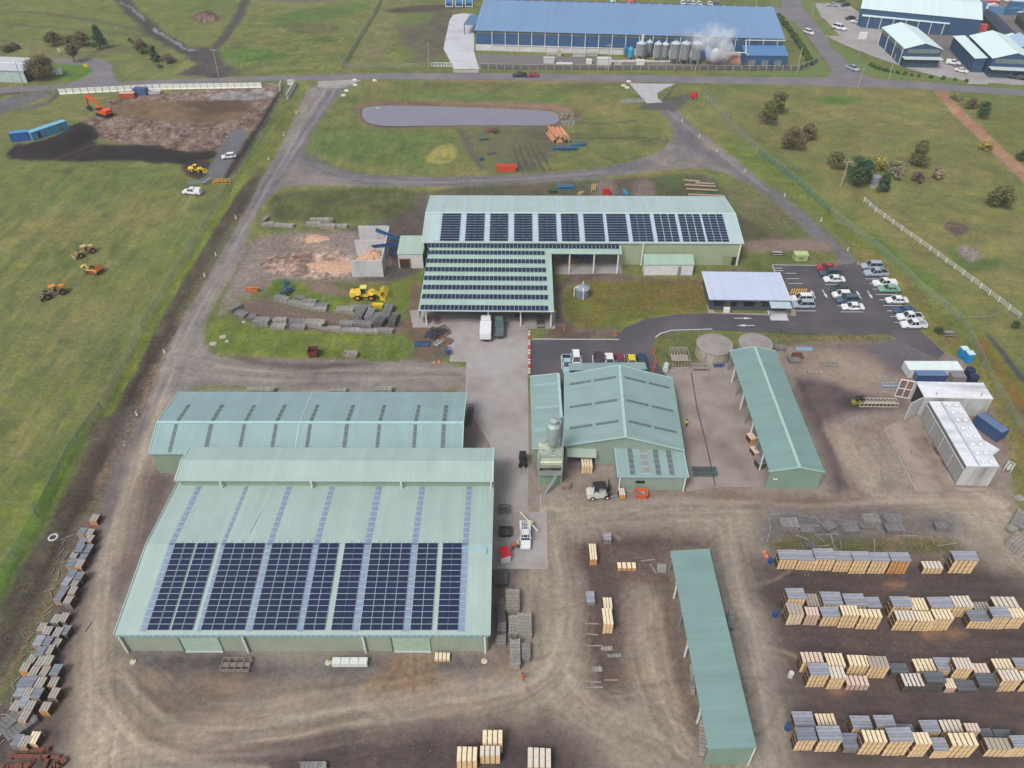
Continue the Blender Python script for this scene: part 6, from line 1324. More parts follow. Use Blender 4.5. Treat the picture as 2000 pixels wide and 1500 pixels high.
for i,(x,y,a,l,w,h,c,lb) in enumerate([(460,606,.9,3.0,1.2,1.0,0,'blue-grey board pack at the left end of the long row'),(494,624,1.4,2.0,1.6,1.0,1,'squat blue-grey board pack second along the long row'),(510,766,0,5.4,1.2,.9,2,'pale board pile against the back wall of the blue-green shed'),(500,764,0,2,1.0,.6,2,'short board pile at the back wall left of the pale one'),(661,767,0,3.4,1.0,.8,2,'pinkish board pile behind the blue-green shed'),(749,766,0,3.6,1.2,1.0,2,'white board pile behind the blue-green shed, rightmost'),
   (45,1425,.9,3.8,1.6,.8,1,'long dark board pile at the left edge near the bottom'),(22,1412,1.1,5.0,1.8,.7,1,'longest grey board pile at the lower left corner'),(612,1503,0,3.2,1.4,.6,0,'grey pile cut by the bottom edge'),(1551,706,0,2.4,1.4,.6,1,'grey board pile right of the teal shed far end'),(1522,682,-.1,2.6,1.4,.7,1,'grey boards by the far right corner of the teal gabled shed'),(1540,694,1.2,2.6,1.0,.6,0,'board pile lying lengthwise near the teal shed far end'),(1591,729,-.05,3.2,.5,.4,2,'pair of pale beams on the brown yard'),
   (1990,1020,.8,4,2.0,1.0,0,'pile of grey boards at the right edge above the yard'),(1975,1035,.5,2,1.2,.6,2,'small pale pile at the right edge'),(1996,1080,-1.0,4.4,2.2,1.6,2,'large pale pile cut by the right edge'),(1372,1445,1.35,5,1.0,1.0,2,'pale boards under the near left corner of the skillion shed'),(1427,1215,1.3,3.0,1.0,.8,1,'dark boards against the right side of the skillion shed'),(1352,1330,1.4,4.2,.6,.7,2,'pinkish boards under the left eave of the skillion shed'),
   (1292,1112,1.4,1.6,1.4,.4,2,'broken pallet near the far left corner of the skillion shed'),(1185,1268,.05,1.6,.6,.3,2,'short white boards on the dark middle bay'),(1200,1282,.05,2.0,.5,.3,0,'grey beam on the dark middle bay'),(1167,1308,.1,1.4,.7,.2,2,'two white slats on the dark middle bay')]):
    pile(lb, x, y, a, l, w, h, c, mess=.1)
for i,(x,y,a,l) in enumerate([(1155,1219,-.03,2),(1157,1240,-.1,1.6),(1161,1262,0,2.2),(1157,1332,-.08,2.2),(1194,1329,0,1.8),(1158,1343,0,2.5),(1265,1095,.15,2.2),(1276,1112,-1.2,1.8),(690-400+1,1219,1.2,0.6),(172,1225,1.4,1.5)]):
    p = at(x,y); o = MB().obox((0,0,.08),(l,.14,.14)).build('beam', GB[2]); o.location = (p.x,p.y,.03); o.rotation_euler = (0,0,a); tag(o, 'thin pale beam lying flat on the dirt, %s from the top' % ORD[min(i,19)], 'beam', 'loose beams on the yard')
q_ = random.Random(4)
for i in range(38):
    x, y = (q_.uniform(1490,1870), q_.uniform(1003,1078)) if i < 26 else (q_.uniform(1710,1800), q_.uniform(850,930))
    p = at(x,y); o = MB().obox((0,0,.07),(q_.uniform(1.2,3.6),.12,.12)).build('beam', GB[q_.choice((0,2,2))]); o.location = (p.x,p.y,.04); o.rotation_euler = (0,0,q_.choice((0,1.3,1.9,-.6,.1))+q_.uniform(-.2,.2)); tag(o, 'loose grey stick lying among the grey piles above the yard' if i < 26 else 'loose grey stick lying on the yard left of the silver kiln', 'stick', 'sticks by the grey piles' if i < 26 else 'sticks left of the silver kiln')
q_ = random.Random(8)
for i in range(46):
    t = i/46; x = 12+(165-12)*(1-t)**1.0+q_.uniform(-16,6)-8; y = 1050+430*t
    p = at(x-14,y); o = MB().obox((0,0,.07),(q_.uniform(.8,1.8),.1,.1)).build('stick', GB[q_.choice((0,2,2,1))]); o.location = (p.x,p.y,.04); o.rotation_euler = (0,0,q_.uniform(0,3.1)); tag(o, 'loose grey stick scattered left of the left-hand timber line', 'stick', 'sticks beside the left-hand timber line')
# rusty scrap lower left
for i,(x,y,a,l,w,h,lb) in enumerate([(70,1480,-.02,6.2,.3,.4,'long rusty steel beam at the lower left corner'),(72,1467,.1,3.2,.3,.3,'thin rusty bar above the long rusty beam'),(92,1493,1.5,1.8,.2,.4,'rusty upright frame member at the lower left corner'),(118,1494,.9,1.6,.7,.5,'lump of rusty scrap at the lower left corner'),(30,1503,.1,3.4,1.0,.3,'grey and rust scrap heap at the bottom left corner')]):
    p = at(x,y); b = MB(); b.box(-l/2,l/2,-w/2,w/2,.02,h*.9); b.box(-l/2-.02,l/2+.02,-w/2-.1,w/2+.1,h*.92,h); b.box(-l/2-.02,l/2+.02,-w/2-.1,w/2+.1,-.05,.01); [b.obox((q_.uniform(-l/2,l/2),0,h*.6),(.12,w+.4,h*.8),q_.uniform(-.6,.6)) for _ in range(5)]
    o = b.build('scrap_steel', mat('rust_dark', (122,78,66), .9, var=.3, scale=3)); o.location = (p.x,p.y,.02); o.rotation_euler = (0,0,a); tag(o, lb, 'scrap steel')
# logs
LOGM = [mat('log_bark_%d' % i, c, .8, var=.2, scale=3) for i, c in enumerate(((206,142,104),(186,124,92),(222,164,122)))]; LOGE = mat('log_end', (226,186,146), .8)
lg = MB(); lg.cyl((-3.3,0,0),(3.3,0,0),.42,.36,n=10); lo_ = lg.build('log', [LOGM[0]]); lm = lo_.data; bpy.data.objects.remove(lo_)
le = MB(); le.cyl((0,0,0),(.02,0,0),.36,n=10); eo = le.build('cut_end', LOGE); em = eo.data; bpy.data.objects.remove(eo)
for i in range(34):
    row = i % 12; lay = i//12; n = 12-lay
    if row >= n: continue
    x = 1074+(row+lay*.5)*2.9+(lay%2)*1; y = 272+q_.uniform(-5,3)-(3 if row < 6 else 0)
    p = at(x, y); o = inst('log', lm, LOGM[i%3], None, (p.x, p.y, .45+lay*.72)); o.rotation_euler = (0,0,math.radians(102)+q_.uniform(-.06,.06)); tag(o, 'orange debarked log in the heap right of the pond track', 'log', 'logs in the heap by the pond')
    c = bpy.data.objects.new('cut_end', em); link(c, o); c.location = (-3.33,0,0)
for i,(x0,y0,x1,y1) in enumerate([(1335,352,1368,354),(1338,361,1398,364),(1340,369,1402,372),(1344,380,1412,382),(1358,357,1395,359)]):
    a, b_ = at(x0,y0,.3), at(x1,y1,.3); o = MB().cyl(a,b_,.3,.24,n=8).build('log', mat('grey_log',(170,150,134),.9,var=.2)); tag(o, 'long thin pole log, %s from the top behind the sawmill shed' % ORD[i], 'log', 'pole logs behind the sawmill shed')
# ---------------------------------------------------------------- containers and bins
def container(label, px, py, rz, L_, W_, H_, rgb, key, name='container', cat='container', group=None, roofrgb=None, doors=True, z=0, spots=0):
    p = at(px, py); r = thing(name, label, cat, (p.x,p.y,z), rz, group); m = mat('box_'+key, rgb, .6, kind='corr', axis='x', pitch=.6, var=.08); m2 = mat('box_y_'+key, rgb, .6, kind='corr', axis='y', pitch=.6, var=.08)
    b = MB(); b.box(-L_/2+.06,L_/2-.06,-W_/2+.06,-W_/2+.12,.15,H_-.1); b.box(-L_/2+.06,L_/2-.06,W_/2-.12,W_/2-.06,.15,H_-.1); b.build('side_wall', m, r)
    b = MB(); b.box(-L_/2+.03,-L_/2+.1,-W_/2+.12,W_/2-.12,.15,H_-.1); b.box(L_/2-.1,L_/2-.03,-W_/2+.12,W_/2-.12,.15,H_-.1); o = b.build('end_wall', m2, r)
    MB().box(-L_/2+.02,L_/2-.02,-W_/2+.02,W_/2-.02,H_-.1,H_).build('roof', mat('boxroof_'+key, roofrgb or rgb, .6, kind='corr', axis='x', pitch=.8, var=.08), r)
    b = MB()
    for x in (-L_/2,L_/2-.14):
        for y in (-W_/2,W_/2-.14): b.box(x,x+.14,y,y+.14,0,H_+.01)
    for y in (-W_/2,W_/2-.12): b.box(-L_/2+.14,L_/2-.14,y,y+.12,.02,.2); b.box(-L_/2+.14,L_/2-.14,y,y+.12,H_-.14,H_+.012)
    b.build('frame', mat('boxframe_'+key, tuple(int(c*.92) for c in rgb), .6), r)
    if doors:
        b = MB(); [b.box(-L_/2-.02,-L_/2+.02,y-.03,y+.03,.2,H_-.2) for y in (-.6,-.2,.2,.6)]; b.build('lock_bar', STEEL, r)
    for k in range(spots):
        x = -L_*.3+k*L_*.6/max(spots-1,1); MB().box(x-.5,x+.5,-W_/2-.01,-W_/2+.05,.3,H_-.5).build('door_opening', DARKIN if k == 0 else mat('brownish_panel', (132,128,126)), r)
    return r
a0, a1 = at(66,270), at(128,249)
container('long pale blue container with dark doorway, on grass above the black soil heap', 97, 262, math.atan2(a1.y-a0.y, a1.x-a0.x), 11.6, 2.5, 2.6, (92,164,206), 'lightblue', roofrgb=(128,190,216), spots=2)
container('short deep blue container left of the long pale blue one', 43, 273, .28, 5.2, 2.5, 2.6, (36,96,164), 'deepblue', roofrgb=(86,150,200))
container('blue container by the white barrier, behind the excavator', 277, 184, -.1, 4.4, 2.3, 2.2, (70,104,150), 'greyblue')
container('low red-orange tank container left of the blue one at the barrier', 250, 189, .1, 5.0, 2.0, 1.4, (200,86,60), 'redorange', roofrgb=(226,190,170))
hh = height(1760,734,719)
container('long white site cabin at the top of the kiln yard', 1817, 729, -.005, at(1871,719,hh).x-at(1766,719,hh).x, 2.9, hh, (214,220,220), 'cabin', name='site_cabin', cat='site cabin', roofrgb=(232,246,246), doors=False)
container('dark blue covered container in front of the white site cabin', 1812, 743, -.02, 5.6, 2.0, 1.9, (66,88,136), 'tarpblue', roofrgb=(104,130,176))
container('grey low box right of the dark blue covered container', 1866, 744, -.02, 2.6, 1.8, 1.6, (140,136,140), 'greybox', name='storage_box', cat='storage box')
container('blue container at an angle beside the switch room of the silver kiln', 1929, 843, math.radians(-64), 5.2, 2.1, 2.3, (66,92,134), 'navybox', roofrgb=(104,126,160))
for i,(x,y,l,rgb,k,lb) in enumerate([(1907,16,9,(96,140,184),'c1','steel blue container behind the long warehouse'),(1898,9,7,(110,150,190),'c1b','pale blue container in the top right corner yard, leftmost'),(1930,14,8,(190,76,70),'c2','red container in the top right corner yard'),(1948,26,8,(92,140,184),'c3','blue container in front of the red one in the top right yard'),(1974,28,7,(70,118,160),'c4','darker blue container near the right edge of the top right yard'),(1982,16,6,(60,110,150),'c5','teal blue container behind the darker blue one'),(1996,36,5,(200,214,224),'c6','white container at the right edge of the top right yard'),(1912,60,5,(206,92,96),'c7','red container at the right end of the long warehouse'),(1835,60,3,(160,178,196),'c8','small grey-blue container at the porch post of the long warehouse')]):
    container(lb, x, y, .05-.3*(i%2), l, 2.6, 2.6, rgb, k)
for i,(x,y) in enumerate([(1925,6),(1945,8),(1965,3),(1990,8),(1937,18),(1918,2)]):
    p = at(x,y); b = MB(); loft(b, [(-3,[(-1,.5),(1,.5),(1,1.6),(-1,1.6)]),(-1.2,[(-1.1,.4),(1.1,.4),(1.0,2.4),(-1.0,2.4)]),(3,[(-1.1,.4),(1.1,.4),(1.0,2.5),(-1.0,2.5)])]); o = b.build('parked_van', CP_['white']); o.location = (p.x,p.y,0); o.rotation_euler = (0,0,i*.9); tag(o, 'white van among the containers in the top right corner, %s from the left' % ORD[[1,3,4,5,2,0][i]], 'van', 'white vans among the containers')
# blue machines at top centre
for i,x in enumerate((878,897,916)):
    p = at(x,12); r = thing('storage_tank', 'blue drum machine behind the concrete driveway, %s of three from left' % ORD[i], 'tank', (p.x,p.y,0), 0, 'blue drums at the top'); MB().cyl((-1.4,0,1.5),(1.4,0,1.5),1.5,n=16).build('drum', mat('drum_blue',(52,116,170),.5), r); b = MB(); [b.bar((sx*1.6,-1.4,0),(sx*1.6,-1.0,3.2),.25) for sx in (-1,1)]; b.bar((-1.6,-1.3,.2),(1.6,-1.3,.2),.25); b.build('stand', WHT, r)
def bin_(label, px, py, rz, L_, W_, H_, rgb, key, fill=None, name='skip_bin', cat='skip bin'):
    p = at(px, py); r = thing(name, label, cat, (p.x,p.y,.02), rz); m = mat('bin_'+key, rgb, .7, var=.18, scale=2); t = .12; s_ = .12
    b = MB()
    b.box(-L_/2+s_,L_/2-s_,-W_/2+s_,W_/2-s_,.05,.15)
    b.prism([(-L_/2+s_,-W_/2+s_,.1),(L_/2-s_,-W_/2+s_,.1),(L_/2,-W_/2,H_),(-L_/2,-W_/2,H_)], (0,t,0)); b.prism([(-L_/2+s_,W_/2-s_-t,.1),(L_/2-s_,W_/2-s_-t,.1),(L_/2,W_/2-t,H_),(-L_/2,W_/2-t,H_)], (0,t,0))
    b.prism([(-L_/2+s_,-W_/2+s_,.1),(-L_/2+s_,W_/2-s_,.1),(-L_/2,W_/2,H_),(-L_/2,-W_/2,H_)], (t,0,0)); b.prism([(L_/2-s_-t,-W_/2+s_,.1),(L_/2-s_-t,W_/2-s_,.1),(L_/2-t,W_/2,H_),(L_/2-t,-W_/2,H_)], (t,0,0)); b.build('shell', m, r)
    b = MB(); [b.bar((-L_/2,y,H_),(L_/2,y,H_),.14) for y in (-W_/2,W_/2)]; [b.bar((x,-W_/2,H_),(x,W_/2,H_),.14) for x in (-L_/2,L_/2)]; b.build('rim', m, r)
    if fill: b = MB(); b.box(-L_/2+.2,L_/2-.2,-W_/2+.2,W_/2-.2,.2,H_*.6); [b.obox((q_.uniform(-L_/3,L_/3),q_.uniform(-W_/4,W_/4),H_*.75),(L_*.3,.15,.12),q_.uniform(0,3)) for _ in range(6)]; o = b.build('contents', fill, r)
    return r
bin_('long orange-red skip bin at the edge of the loop road', 989, 333, .0, 5.6, 2.0, 1.4, (232,84,56), 'orangered', GB[3])
bin_('square red bin behind the sawmill shed', 1184, 379, 0, 2.0, 1.8, 1.1, (214,62,42), 'red', mat('dark_red',(140,40,34)))
bin_('orange long bin left of the chip yard grass', 494, 569, -.03, 2.6, .9, .8, (224,130,72), 'orange2', BLK)
bin_('rusty red open bin on the lower edge of the grass strip', 613, 694, .05, 1.9, 1.9, 1.5, (120,58,54), 'rust', BLK)
bin_('pale concrete trough right of the rusty bin', 686, 696, 0, 2.6, 1.5, .8, (170,156,146), 'conc', GB[2], name='trough', cat='trough')
bin_('orange bin full of offcuts below the workshop extension window', 1252, 969, -.05, 1.9, 1.4, 1.0, (226,98,56), 'orange3', GB[2])
bin_('dark skip of scrap beside the service pickup', 987, 1043, 0, 1.9, 1.6, .8, (74,72,76), 'dark', GB[3])
bin_('yellow plastic tray bin on the grass right of the big loader', 738, 601, 0, 2.3, .9, .9, (244,206,60), 'yellow', YEL)
bin_('blue-white trailer by the barrier right of the blue container', 302, 183, .2, 4.2, 1.6, .8, (222,226,228), 'whitebin', GB[2], name='trailer', cat='trailer')
# ---------------------------------------------------------------- tanks, tower, silos
def tank(name, label, px, pyb, rpx, hgt, m, mt, cat='water tank', dome=.3, n=28):
    p0, p1 = at(px-rpx, pyb), at(px+rpx, pyb); rad = (p1.x-p0.x)/2; c = (p0+p1)/2; r = thing(name, label, cat, (c.x,c.y,0))
    MB().lathe((0,0,0), [(rad,0),(rad,hgt),(rad-.02,hgt)], n).build('wall', m, r); MB().lathe((0,0,0), [(rad+.06,hgt-.05),(rad+.06,hgt+.06),(rad*.5,hgt+dome*.7),(.02,hgt+dome)], n).build('roof', mt, r)
    return r, rad
CT = mat('tank_concrete', (186,178,166), .9, kind='wrap', axis='x', pitch=.9, var=.1, scale=.8, dirt=(120,112,100,1.2,(1,1,.1),.8)); CTT = mat('tank_top', (160,152,148), .9, var=.12, scale=.6, dirt=(134,126,124,.4,(1,1,1),.8))
zt = 2.6
def ctank(lb, px, pyt, rpx):
    c = at(px, pyt, zt); rad = at(px+rpx, pyt, zt).x-c.x; r = thing('water_tank', lb, 'water tank', (c.x,c.y,0)); MB().lathe((0,0,0), [(rad,0),(rad,zt)], 40).build('wall', CT, r); b = MB(); b.lathe((0,0,0), [(rad+.1,zt-.2),(rad+.1,zt+.02),(.02,zt+.25)], 40); b.build('roof', CTT, r)
ctank('round concrete tank, fully visible one of the pair by the access road', 1396, 672, 34.5)
ctank('round concrete tank partly hidden behind the teal gabled shed', 1476, 670, 32)
r, rad = tank('water_tank', 'grey corrugated water tank with white pipes on the small grass oval', 1137, 577, 13.5, 2.0, mat('tank_grey',(128,140,152),.5,kind='corr',axis='z',pitch=.25,var=.05), mat('tank_lid',(150,160,174),.5), dome=.6)
for q in (((-rad-.3,-.4,0),(-rad-.3,-.4,2.2),(-rad*.6,-.2,2.4)),((.1,-rad-.15,0),(.1,-rad-.15,2.2),(0,-rad*.5,2.4)),((.1,.6,2.4),(.1,.6,3.2),(.1,.6,3.3))): b = MB(); b.cyl(q[0],q[1],.13,n=8); b.cyl(q[1],q[2],.13,n=8); b.build('pipe', PIPE, r)
SI = mat('silo_steel', (176,182,188), .35, .5, kind='corr', axis='z', pitch=1.3, var=.08)
for i,(x,w,t,b_) in enumerate([(165,100,225,405),(255,75,215,375),(345,85,230,420),(425,80,235,420),(530,105,225,440),(640,105,225,445),(760,110,225,450)]):
    px, pb, pt = 1220+x/5.556, 40+b_/5.556+4, 40+t/5.556
    hgt = height(px, pb, pt); rr_ = at(px+w/11.11, pb).x-at(px, pb).x; p = at(px, pb); r = thing('silo', 'grey steel silo, %s from the left in the row before the blue factory' % ORD[i], 'silo', (p.x,p.y,0), 0, 'steel silos')
    MB().lathe((0,0,0), [(.3,.7),(rr_,1.9),(rr_,hgt-.6)], 20).build('shell', SI, r); MB().lathe((0,0,0), [(rr_+.1,hgt-.7),(rr_*.4,hgt),(.3,hgt+.1),(.3,hgt+.5),(.02,hgt+.55)], 20).build('roof', mat('silo_top',(206,214,220),.4,.2), r)
    for a in range(4): t_ = a*math.pi/2+.6; MB().cyl((rr_*.9*math.cos(t_),rr_*.9*math.sin(t_),0),(rr_*.9*math.cos(t_),rr_*.9*math.sin(t_),2.2),.14,n=6).build('leg', STEEL, r)
    MB().bar((-rr_*1.02,-.4,1),(-rr_*1.02,-.4,hgt-.5),.15).build('ladder', WHT, r)
    if i == 0: MB().cyl((.3,0,hgt),(.3,0,hgt+2.4),.5,n=10).build('stack_pipe', mat('cream_pipe',(226,226,208)), r)
a, b_ = at(1310,119), at(1370,119); MB()
o = MB().bar(a+Vector((0,1,9.2)), b_+Vector((0,1,9.4)), .35,.3).build('silo_walkway', STEEL); tag(o, 'thin steel walkway across the tops of the three tall silos', 'walkway')
for x, y, c, lb, s_ in ((1231,114,(66,160,196),'bright blue tank with domed top left of the silos',1.2),(1221,111,(70,130,150),'teal slim tank left of the bright blue tank',.8),(1396,118,(228,232,232),'white chute hopper in the steam right of the silos',1.5)):
    p = at(x,y); r = thing('tank', lb, 'tank', (p.x,p.y,0)); MB().lathe((0,0,0), [(s_,.6),(s_,3.4),(s_*.6,4.2),(.02,4.4)], 16).build('shell', mat('tk%d' % x, c, .5), r); b = MB(); [b.bar((sx*s_*.7,sy*s_*.7,0),(sx*s_*.7,sy*s_*.7,1),.15) for sx in (-1,1) for sy in (-1,1)]; b.build('leg_frame', STEEL, r)
container('white cabin beside the power pole in front of the blue factory', 1179, 129, 0, 5.2, 2.6, 3.0, (222,222,220), 'wcab', name='site_cabin', cat='site cabin', doors=False)
container('small blue plant box under the steam right of the silos', 1376, 112, 0, 4.2, 3, 3.0, (60,110,170), 'pbox', name='plant_box', cat='plant box', doors=False)
for i,(x,y,w,h,c) in enumerate([(1072,123,4,2.0,(206,206,204)),(1081,106,5,.9,(196,196,190)),(1092,109,1.6,2.0,(196,182,160)),(1131,110,5,1.4,(190,190,188)),(1152,109,6,1.2,(180,176,170)),(1102,126,6,.5,(220,220,218)),(1150,124,2,1.4,(232,232,228)),(1207,126,3,1.0,(196,190,180)),(1250,126,3,1.6,(226,226,222)),(1390,124,4,1.0,(130,124,120)),(1408,122,5,1.2,(150,130,120)),(1430,118,4,1.8,(160,120,100)),(1260,121,26,.4,(206,200,190))]):
    p = at(x,y); b = MB(); b.box(-w/2,w/2,-.8,.8,0,h); b.box(-w/2-.1,w/2+.1,-.9,.9,h-.15,h+.02); b.cyl((-w/4,0,h),(-w/4,0,h+.5),.25,n=8); o = b.build('plant_unit', mat('pu%d' % i, c, .7, var=.15)); o.location = (p.x,p.y,.05); tag(o, 'small pale plant unit, %s along the gravel strip before the blue factory' % ORD[i], 'plant unit', 'plant units before the blue factory')
# chip heap by factory
def heap(name, label, px, py, rx, ry, h, m, cat, seed=1, n=26, kind=None):
    p = at(px,py); q = random.Random(seed); b = MB(); vs = []; rings = 9
    for k in range(rings):
        f_ = 1-k/(rings-1)
        for i in range(n):
            t = 2*math.pi*i/n; w_ = 1+.14*math.sin(3*t+seed)+.08*math.sin(7*t+seed*2)+q.uniform(-.05,.05); zz = h*(1-f_)**.9+q.uniform(-.05,.07)*h
            vs.append((rx*f_*w_*math.cos(t), ry*f_*w_*math.sin(t), max(-.1, zz) if f_ < 1 else -.15))
    fs = [(k*n+i, k*n+(i+1)%n, (k+1)*n+(i+1)%n, (k+1)*n+i) for k in range(rings-1) for i in range(n)]; b.add(vs, fs)
    o = b.build(name, m, smooth=False); o.location = (p.x,p.y,0); tag(o, label, cat)
    if kind: o['kind'] = kind
    return o
CH = mat('wood_chips', (208,168,142), .95, kind='rough', var=.4, scale=3); CH2 = mat('brown_chips', (166,128,110), .95, kind='rough', var=.3, scale=2)
# --- chip bays
hb_ = height(748,541,510); BAY = mat('bay_concrete', (206,206,208), .85, var=.07, scale=.5, dirt=(170,166,162,.5,(1,1,.3),.6))
s0 = at(747,541); s1 = at(758,442,hb_); s1.z = 0; r = thing('chip_bay', 'concrete three-walled chip bay with two compartments, left of the canopy', 'chip bay', (s0.x,s0.y,0)); L_ = Vector((s1.x-s0.x, s1.y-s0.y, 0))
MB().prism([(0,0,0),(L_.x,L_.y,0),(L_.x,L_.y,hb_),(0,0,hb_)], (.3,0,0)).build('spine_wall', BAY, r)
for k,(xl,yt) in enumerate(((683,509.5),(692.5,469.5),(699,442))):
    pt = at(xl, yt, hb_)-Vector((s0.x,s0.y,0)); f_ = pt.y/L_.y; MB().box(pt.x, L_.x*f_-.003, pt.y, pt.y+.3, 0, hb_+.003*k).build('bay_wall', BAY, r)
heap('wood_chips', 'heap of orange wood chips in the near compartment of the concrete bay', 730, 508, 4.6, 4.2, 2.6, CH, 'wood chips', 3, kind='stuff')
heap('wood_chips', 'small heap of orange chips in the far compartment of the concrete bay', 747, 463, 2.2, 2.0, 1.4, CH, 'wood chips', 5, kind='stuff')
heap('wood_chips', 'low spread of orange chips in front of the concrete bay', 660, 520, 7.0, 3.0, .5, CH, 'wood chips', 6, kind='stuff')
heap('wood_chips', 'flat pale chip mound at the far side of the chip yard', 618, 466, 3.2, 2.2, .45, CH, 'wood chips', 8, kind='stuff')
heap('wood_chips', 'brown chip heap beside the blue boiler house', 1441, 122, 4.0, 2.6, 1.6, CH2, 'wood chips', 9, kind='stuff')
BL = mat('conveyor_blue', (36,112,176), .5, var=.05)
for lb, pa, pb, za, zb_ in (('upper blue conveyor reaching over the far chip bay',(734,449),(777,466),5.2,3.2),('lower blue conveyor reaching over the near chip bay',(728,482),(776,476),5.2,3.4)):
    a, b_ = at(*pa, za), at(*pb, zb_); r = thing('conveyor', lb, 'conveyor', a, 0); d = b_-a
    MB().bar((0,0,0), d, .7, .18).build('belt', BLK, r); b = MB(); nn = Vector((-d.y,d.x,0)).normalized()*.42; b.bar(nn, d+nn, .1,.45); b.bar(-nn, d-nn, .1,.45); b.build('frame', BL, r)
    for t in (.45,.8): q = d*t; b = MB(); b.bar(q+nn, (q.x+nn.x,q.y+nn.y,-a.z), .12); b.bar(q-nn, (q.x-nn.x,q.y-nn.y,-a.z), .12); b.build('leg', BL, r)
# --- cyclone tower
p = at(1050,947); p2 = at(1097,950); wd = p2.x-p.x; TGm = mat('tower_green', (136,166,140), .6, kind='corr', axis='x', pitch=.4, var=.06); TCl = mat('tower_cladding', (206,216,190), .6, kind='corr', axis='x', pitch=.45, var=.06)
zt1 = 2.6; zt2 = height(1073,948,892); zr_ = height(1073,948,862)
r = thing('cyclone_tower', 'tall dust cyclone on a clad steel tower at the left corner of the workshop', 'tower', (p.x,p.y,0)); dp = 3.0
MB().box(0,wd,0,.1,0,zt1).build('base_panel', TGm, r); b = MB(); b.box(0,.1,.1,dp,0,zt1); b.box(wd-.1,wd,.1,dp,0,zt1); b.build('side_panel', mat('tower_green'), r)
b = MB()
for x in (.08,wd-.08):
    for y in (.08,dp): b.bar((x,y,0),(x,y,8.2),.18)
for z in (2.6,4.2,6.6,8.2):
    for y in (.08,dp): b.bar((.08,y,z),(wd-.08,y,z),.14)
    for x in (.08,wd-.08): b.bar((x,.08,z),(x,dp,z),.14)
b.bar((.1,.08,6.6),(wd-.1,.08,8.2),.1); b.bar((wd-.1,.08,6.6),(.1,.08,8.2),.1); b.bar((.1,dp,6.6),(wd-.1,dp,8.2),.1); b.build('frame', mat('frame_grey_green',(168,180,172),.5), r)
MB().box(.15,wd-.15,.3,dp-.1,4.3,6.5).build('hopper_cladding', TCl, r)
b = MB(); b.prism([(.0,.1,5.0),(wd,.1,5.0),(wd,dp,6.7),(0,dp,6.7)], (0,0,.12)); b.build('hopper_roof', TCl, r)
b = MB(); b.box(.1,wd-.1,-.9,.1,3.2,3.28); [b.bar((x,-.9,3.28),(x,-.9,4.3),.05) for x in (.1,wd*.5,wd-.1)]; b.bar((.1,-.9,4.3),(wd-.1,-.9,4.3),.05); b.bar((.1,-.9,3.8),(wd-.1,-.9,3.8),.05); b.build('walkway', STEEL, r)
b = MB(); b.bar((wd*.75,-.9,3.2),(wd*.3,-1.8,0),.5,.1); [b.bar((wd*.75-.3-.09*k+.3,-.9-.18*k*.5,3.2-.32*k*2*.5),(wd*.75-.55-.09*k,-.9-.18*k*.5,3.2-.32*k),.06) for k in range(9)]; b.build('stair', STEEL, r)
cy = MB(); cy.lathe((wd*.58,dp*.5,0), [(.35,6.7),(.95,9.0),(1.15,10.6),(1.15,12.2),(.75,12.7),(.75,13.3),(.05,13.6)], 20); cy.build('cyclone', mat('cyclone_grey',(172,190,186),.45,.2,var=.06), r)
b = MB(); b.cyl((wd*.95,dp*.9,6),(wd*.95,dp*.9,12.6),.24,n=8); b.cyl((wd*.95,dp*.9,12.6),(wd*.8,dp*.7,13.0),.24,n=8); b.cyl((wd*.2,dp*.5,8.2),(wd*.5,dp*.5,10.5),.3,n=8); b.build('duct', mat('cyclone_grey'), r)
p = at(1105,954); o = MB().box(-.6,.6,-.4,.4,0,.9).box(-.7,.7,-.5,.5,.9,1.0).build('electric_box', mat('brownish_box',(150,126,112),.8)); o.location = p; tag(o, 'small brown box at the foot of the cyclone tower', 'box')
# --- fences
LINKM = mat('chain_link', (176,188,170), .6, alpha=.13); LINKG = mat('chain_link_green', (104,150,136), .6, alpha=.26); LINKW = mat('dense_link', (190,192,190), .6, alpha=.4)
def fence(name, label, pts, hgt, gap, pm, lm_, cat='fence', rails=(), rw=.08, pr=.06, lean=0, maxpost=100):
    W = [at(x,y) for x,y in pts]; o0 = W[0]; r = thing(name, label, cat, (o0.x,o0.y,0)); segs = []
    pmesh = MB().cyl((0,0,0),(0,0,hgt+.1),pr,n=6).build('post', pm); me = pmesh.data; bpy.data.objects.remove(pmesh); cnt = 0
    for i in range(len(W)-1):
        a, b_ = W[i]-Vector((o0.x,o0.y,0)), W[i+1]-Vector((o0.x,o0.y,0)); d = b_-a; n = max(1, int(round(d.length/gap)))
        if lm_: nn = Vector((-d.y,d.x,0)).normalized()*.02; MB().prism([a+Vector((0,0,.05)), b_+Vector((0,0,.05)), b_+Vector((0,0,hgt)), a+Vector((0,0,hgt))], nn).build('mesh_panel', lm_, r)
        for z in rails: MB().bar(a+Vector((0,0,z)), b_+Vector((0,0,z)), rw, rw*1.4).build('rail', pm, r)
        for k in range(n+(i == len(W)-2)):
            q = a+d*k/n; p_ = bpy.data.objects.new('post', me); link(p_, r); p_.location = (q.x,q.y,0); cnt += 1
    return r
fence('chain_link_fence', 'long chain-link fence along the left edge of the site road', [(560,178),(530,232),(498,288),(450,362),(430,402),(375,488),(322,572),(280,645),(237,735),(200,800)], 2.1, 4.0, STEEL, LINKM, rails=(2.1,), rw=.04)
fence('chain_link_fence', 'near part of the left chain-link fence with green shade cloth', [(200,800),(155,862),(135,893),(82,1000),(75,1012)], 2.1, 3.5, STEEL, LINKG, rails=(2.1,), rw=.04)
fence('chain_link_fence', 'lowest part of the left chain-link fence running off the left edge', [(75,1012),(50,1060),(12,1120),(-20,1190),(-60,1280)], 2.1, 3.5, STEEL, LINKM, rails=(2.1,), rw=.04)
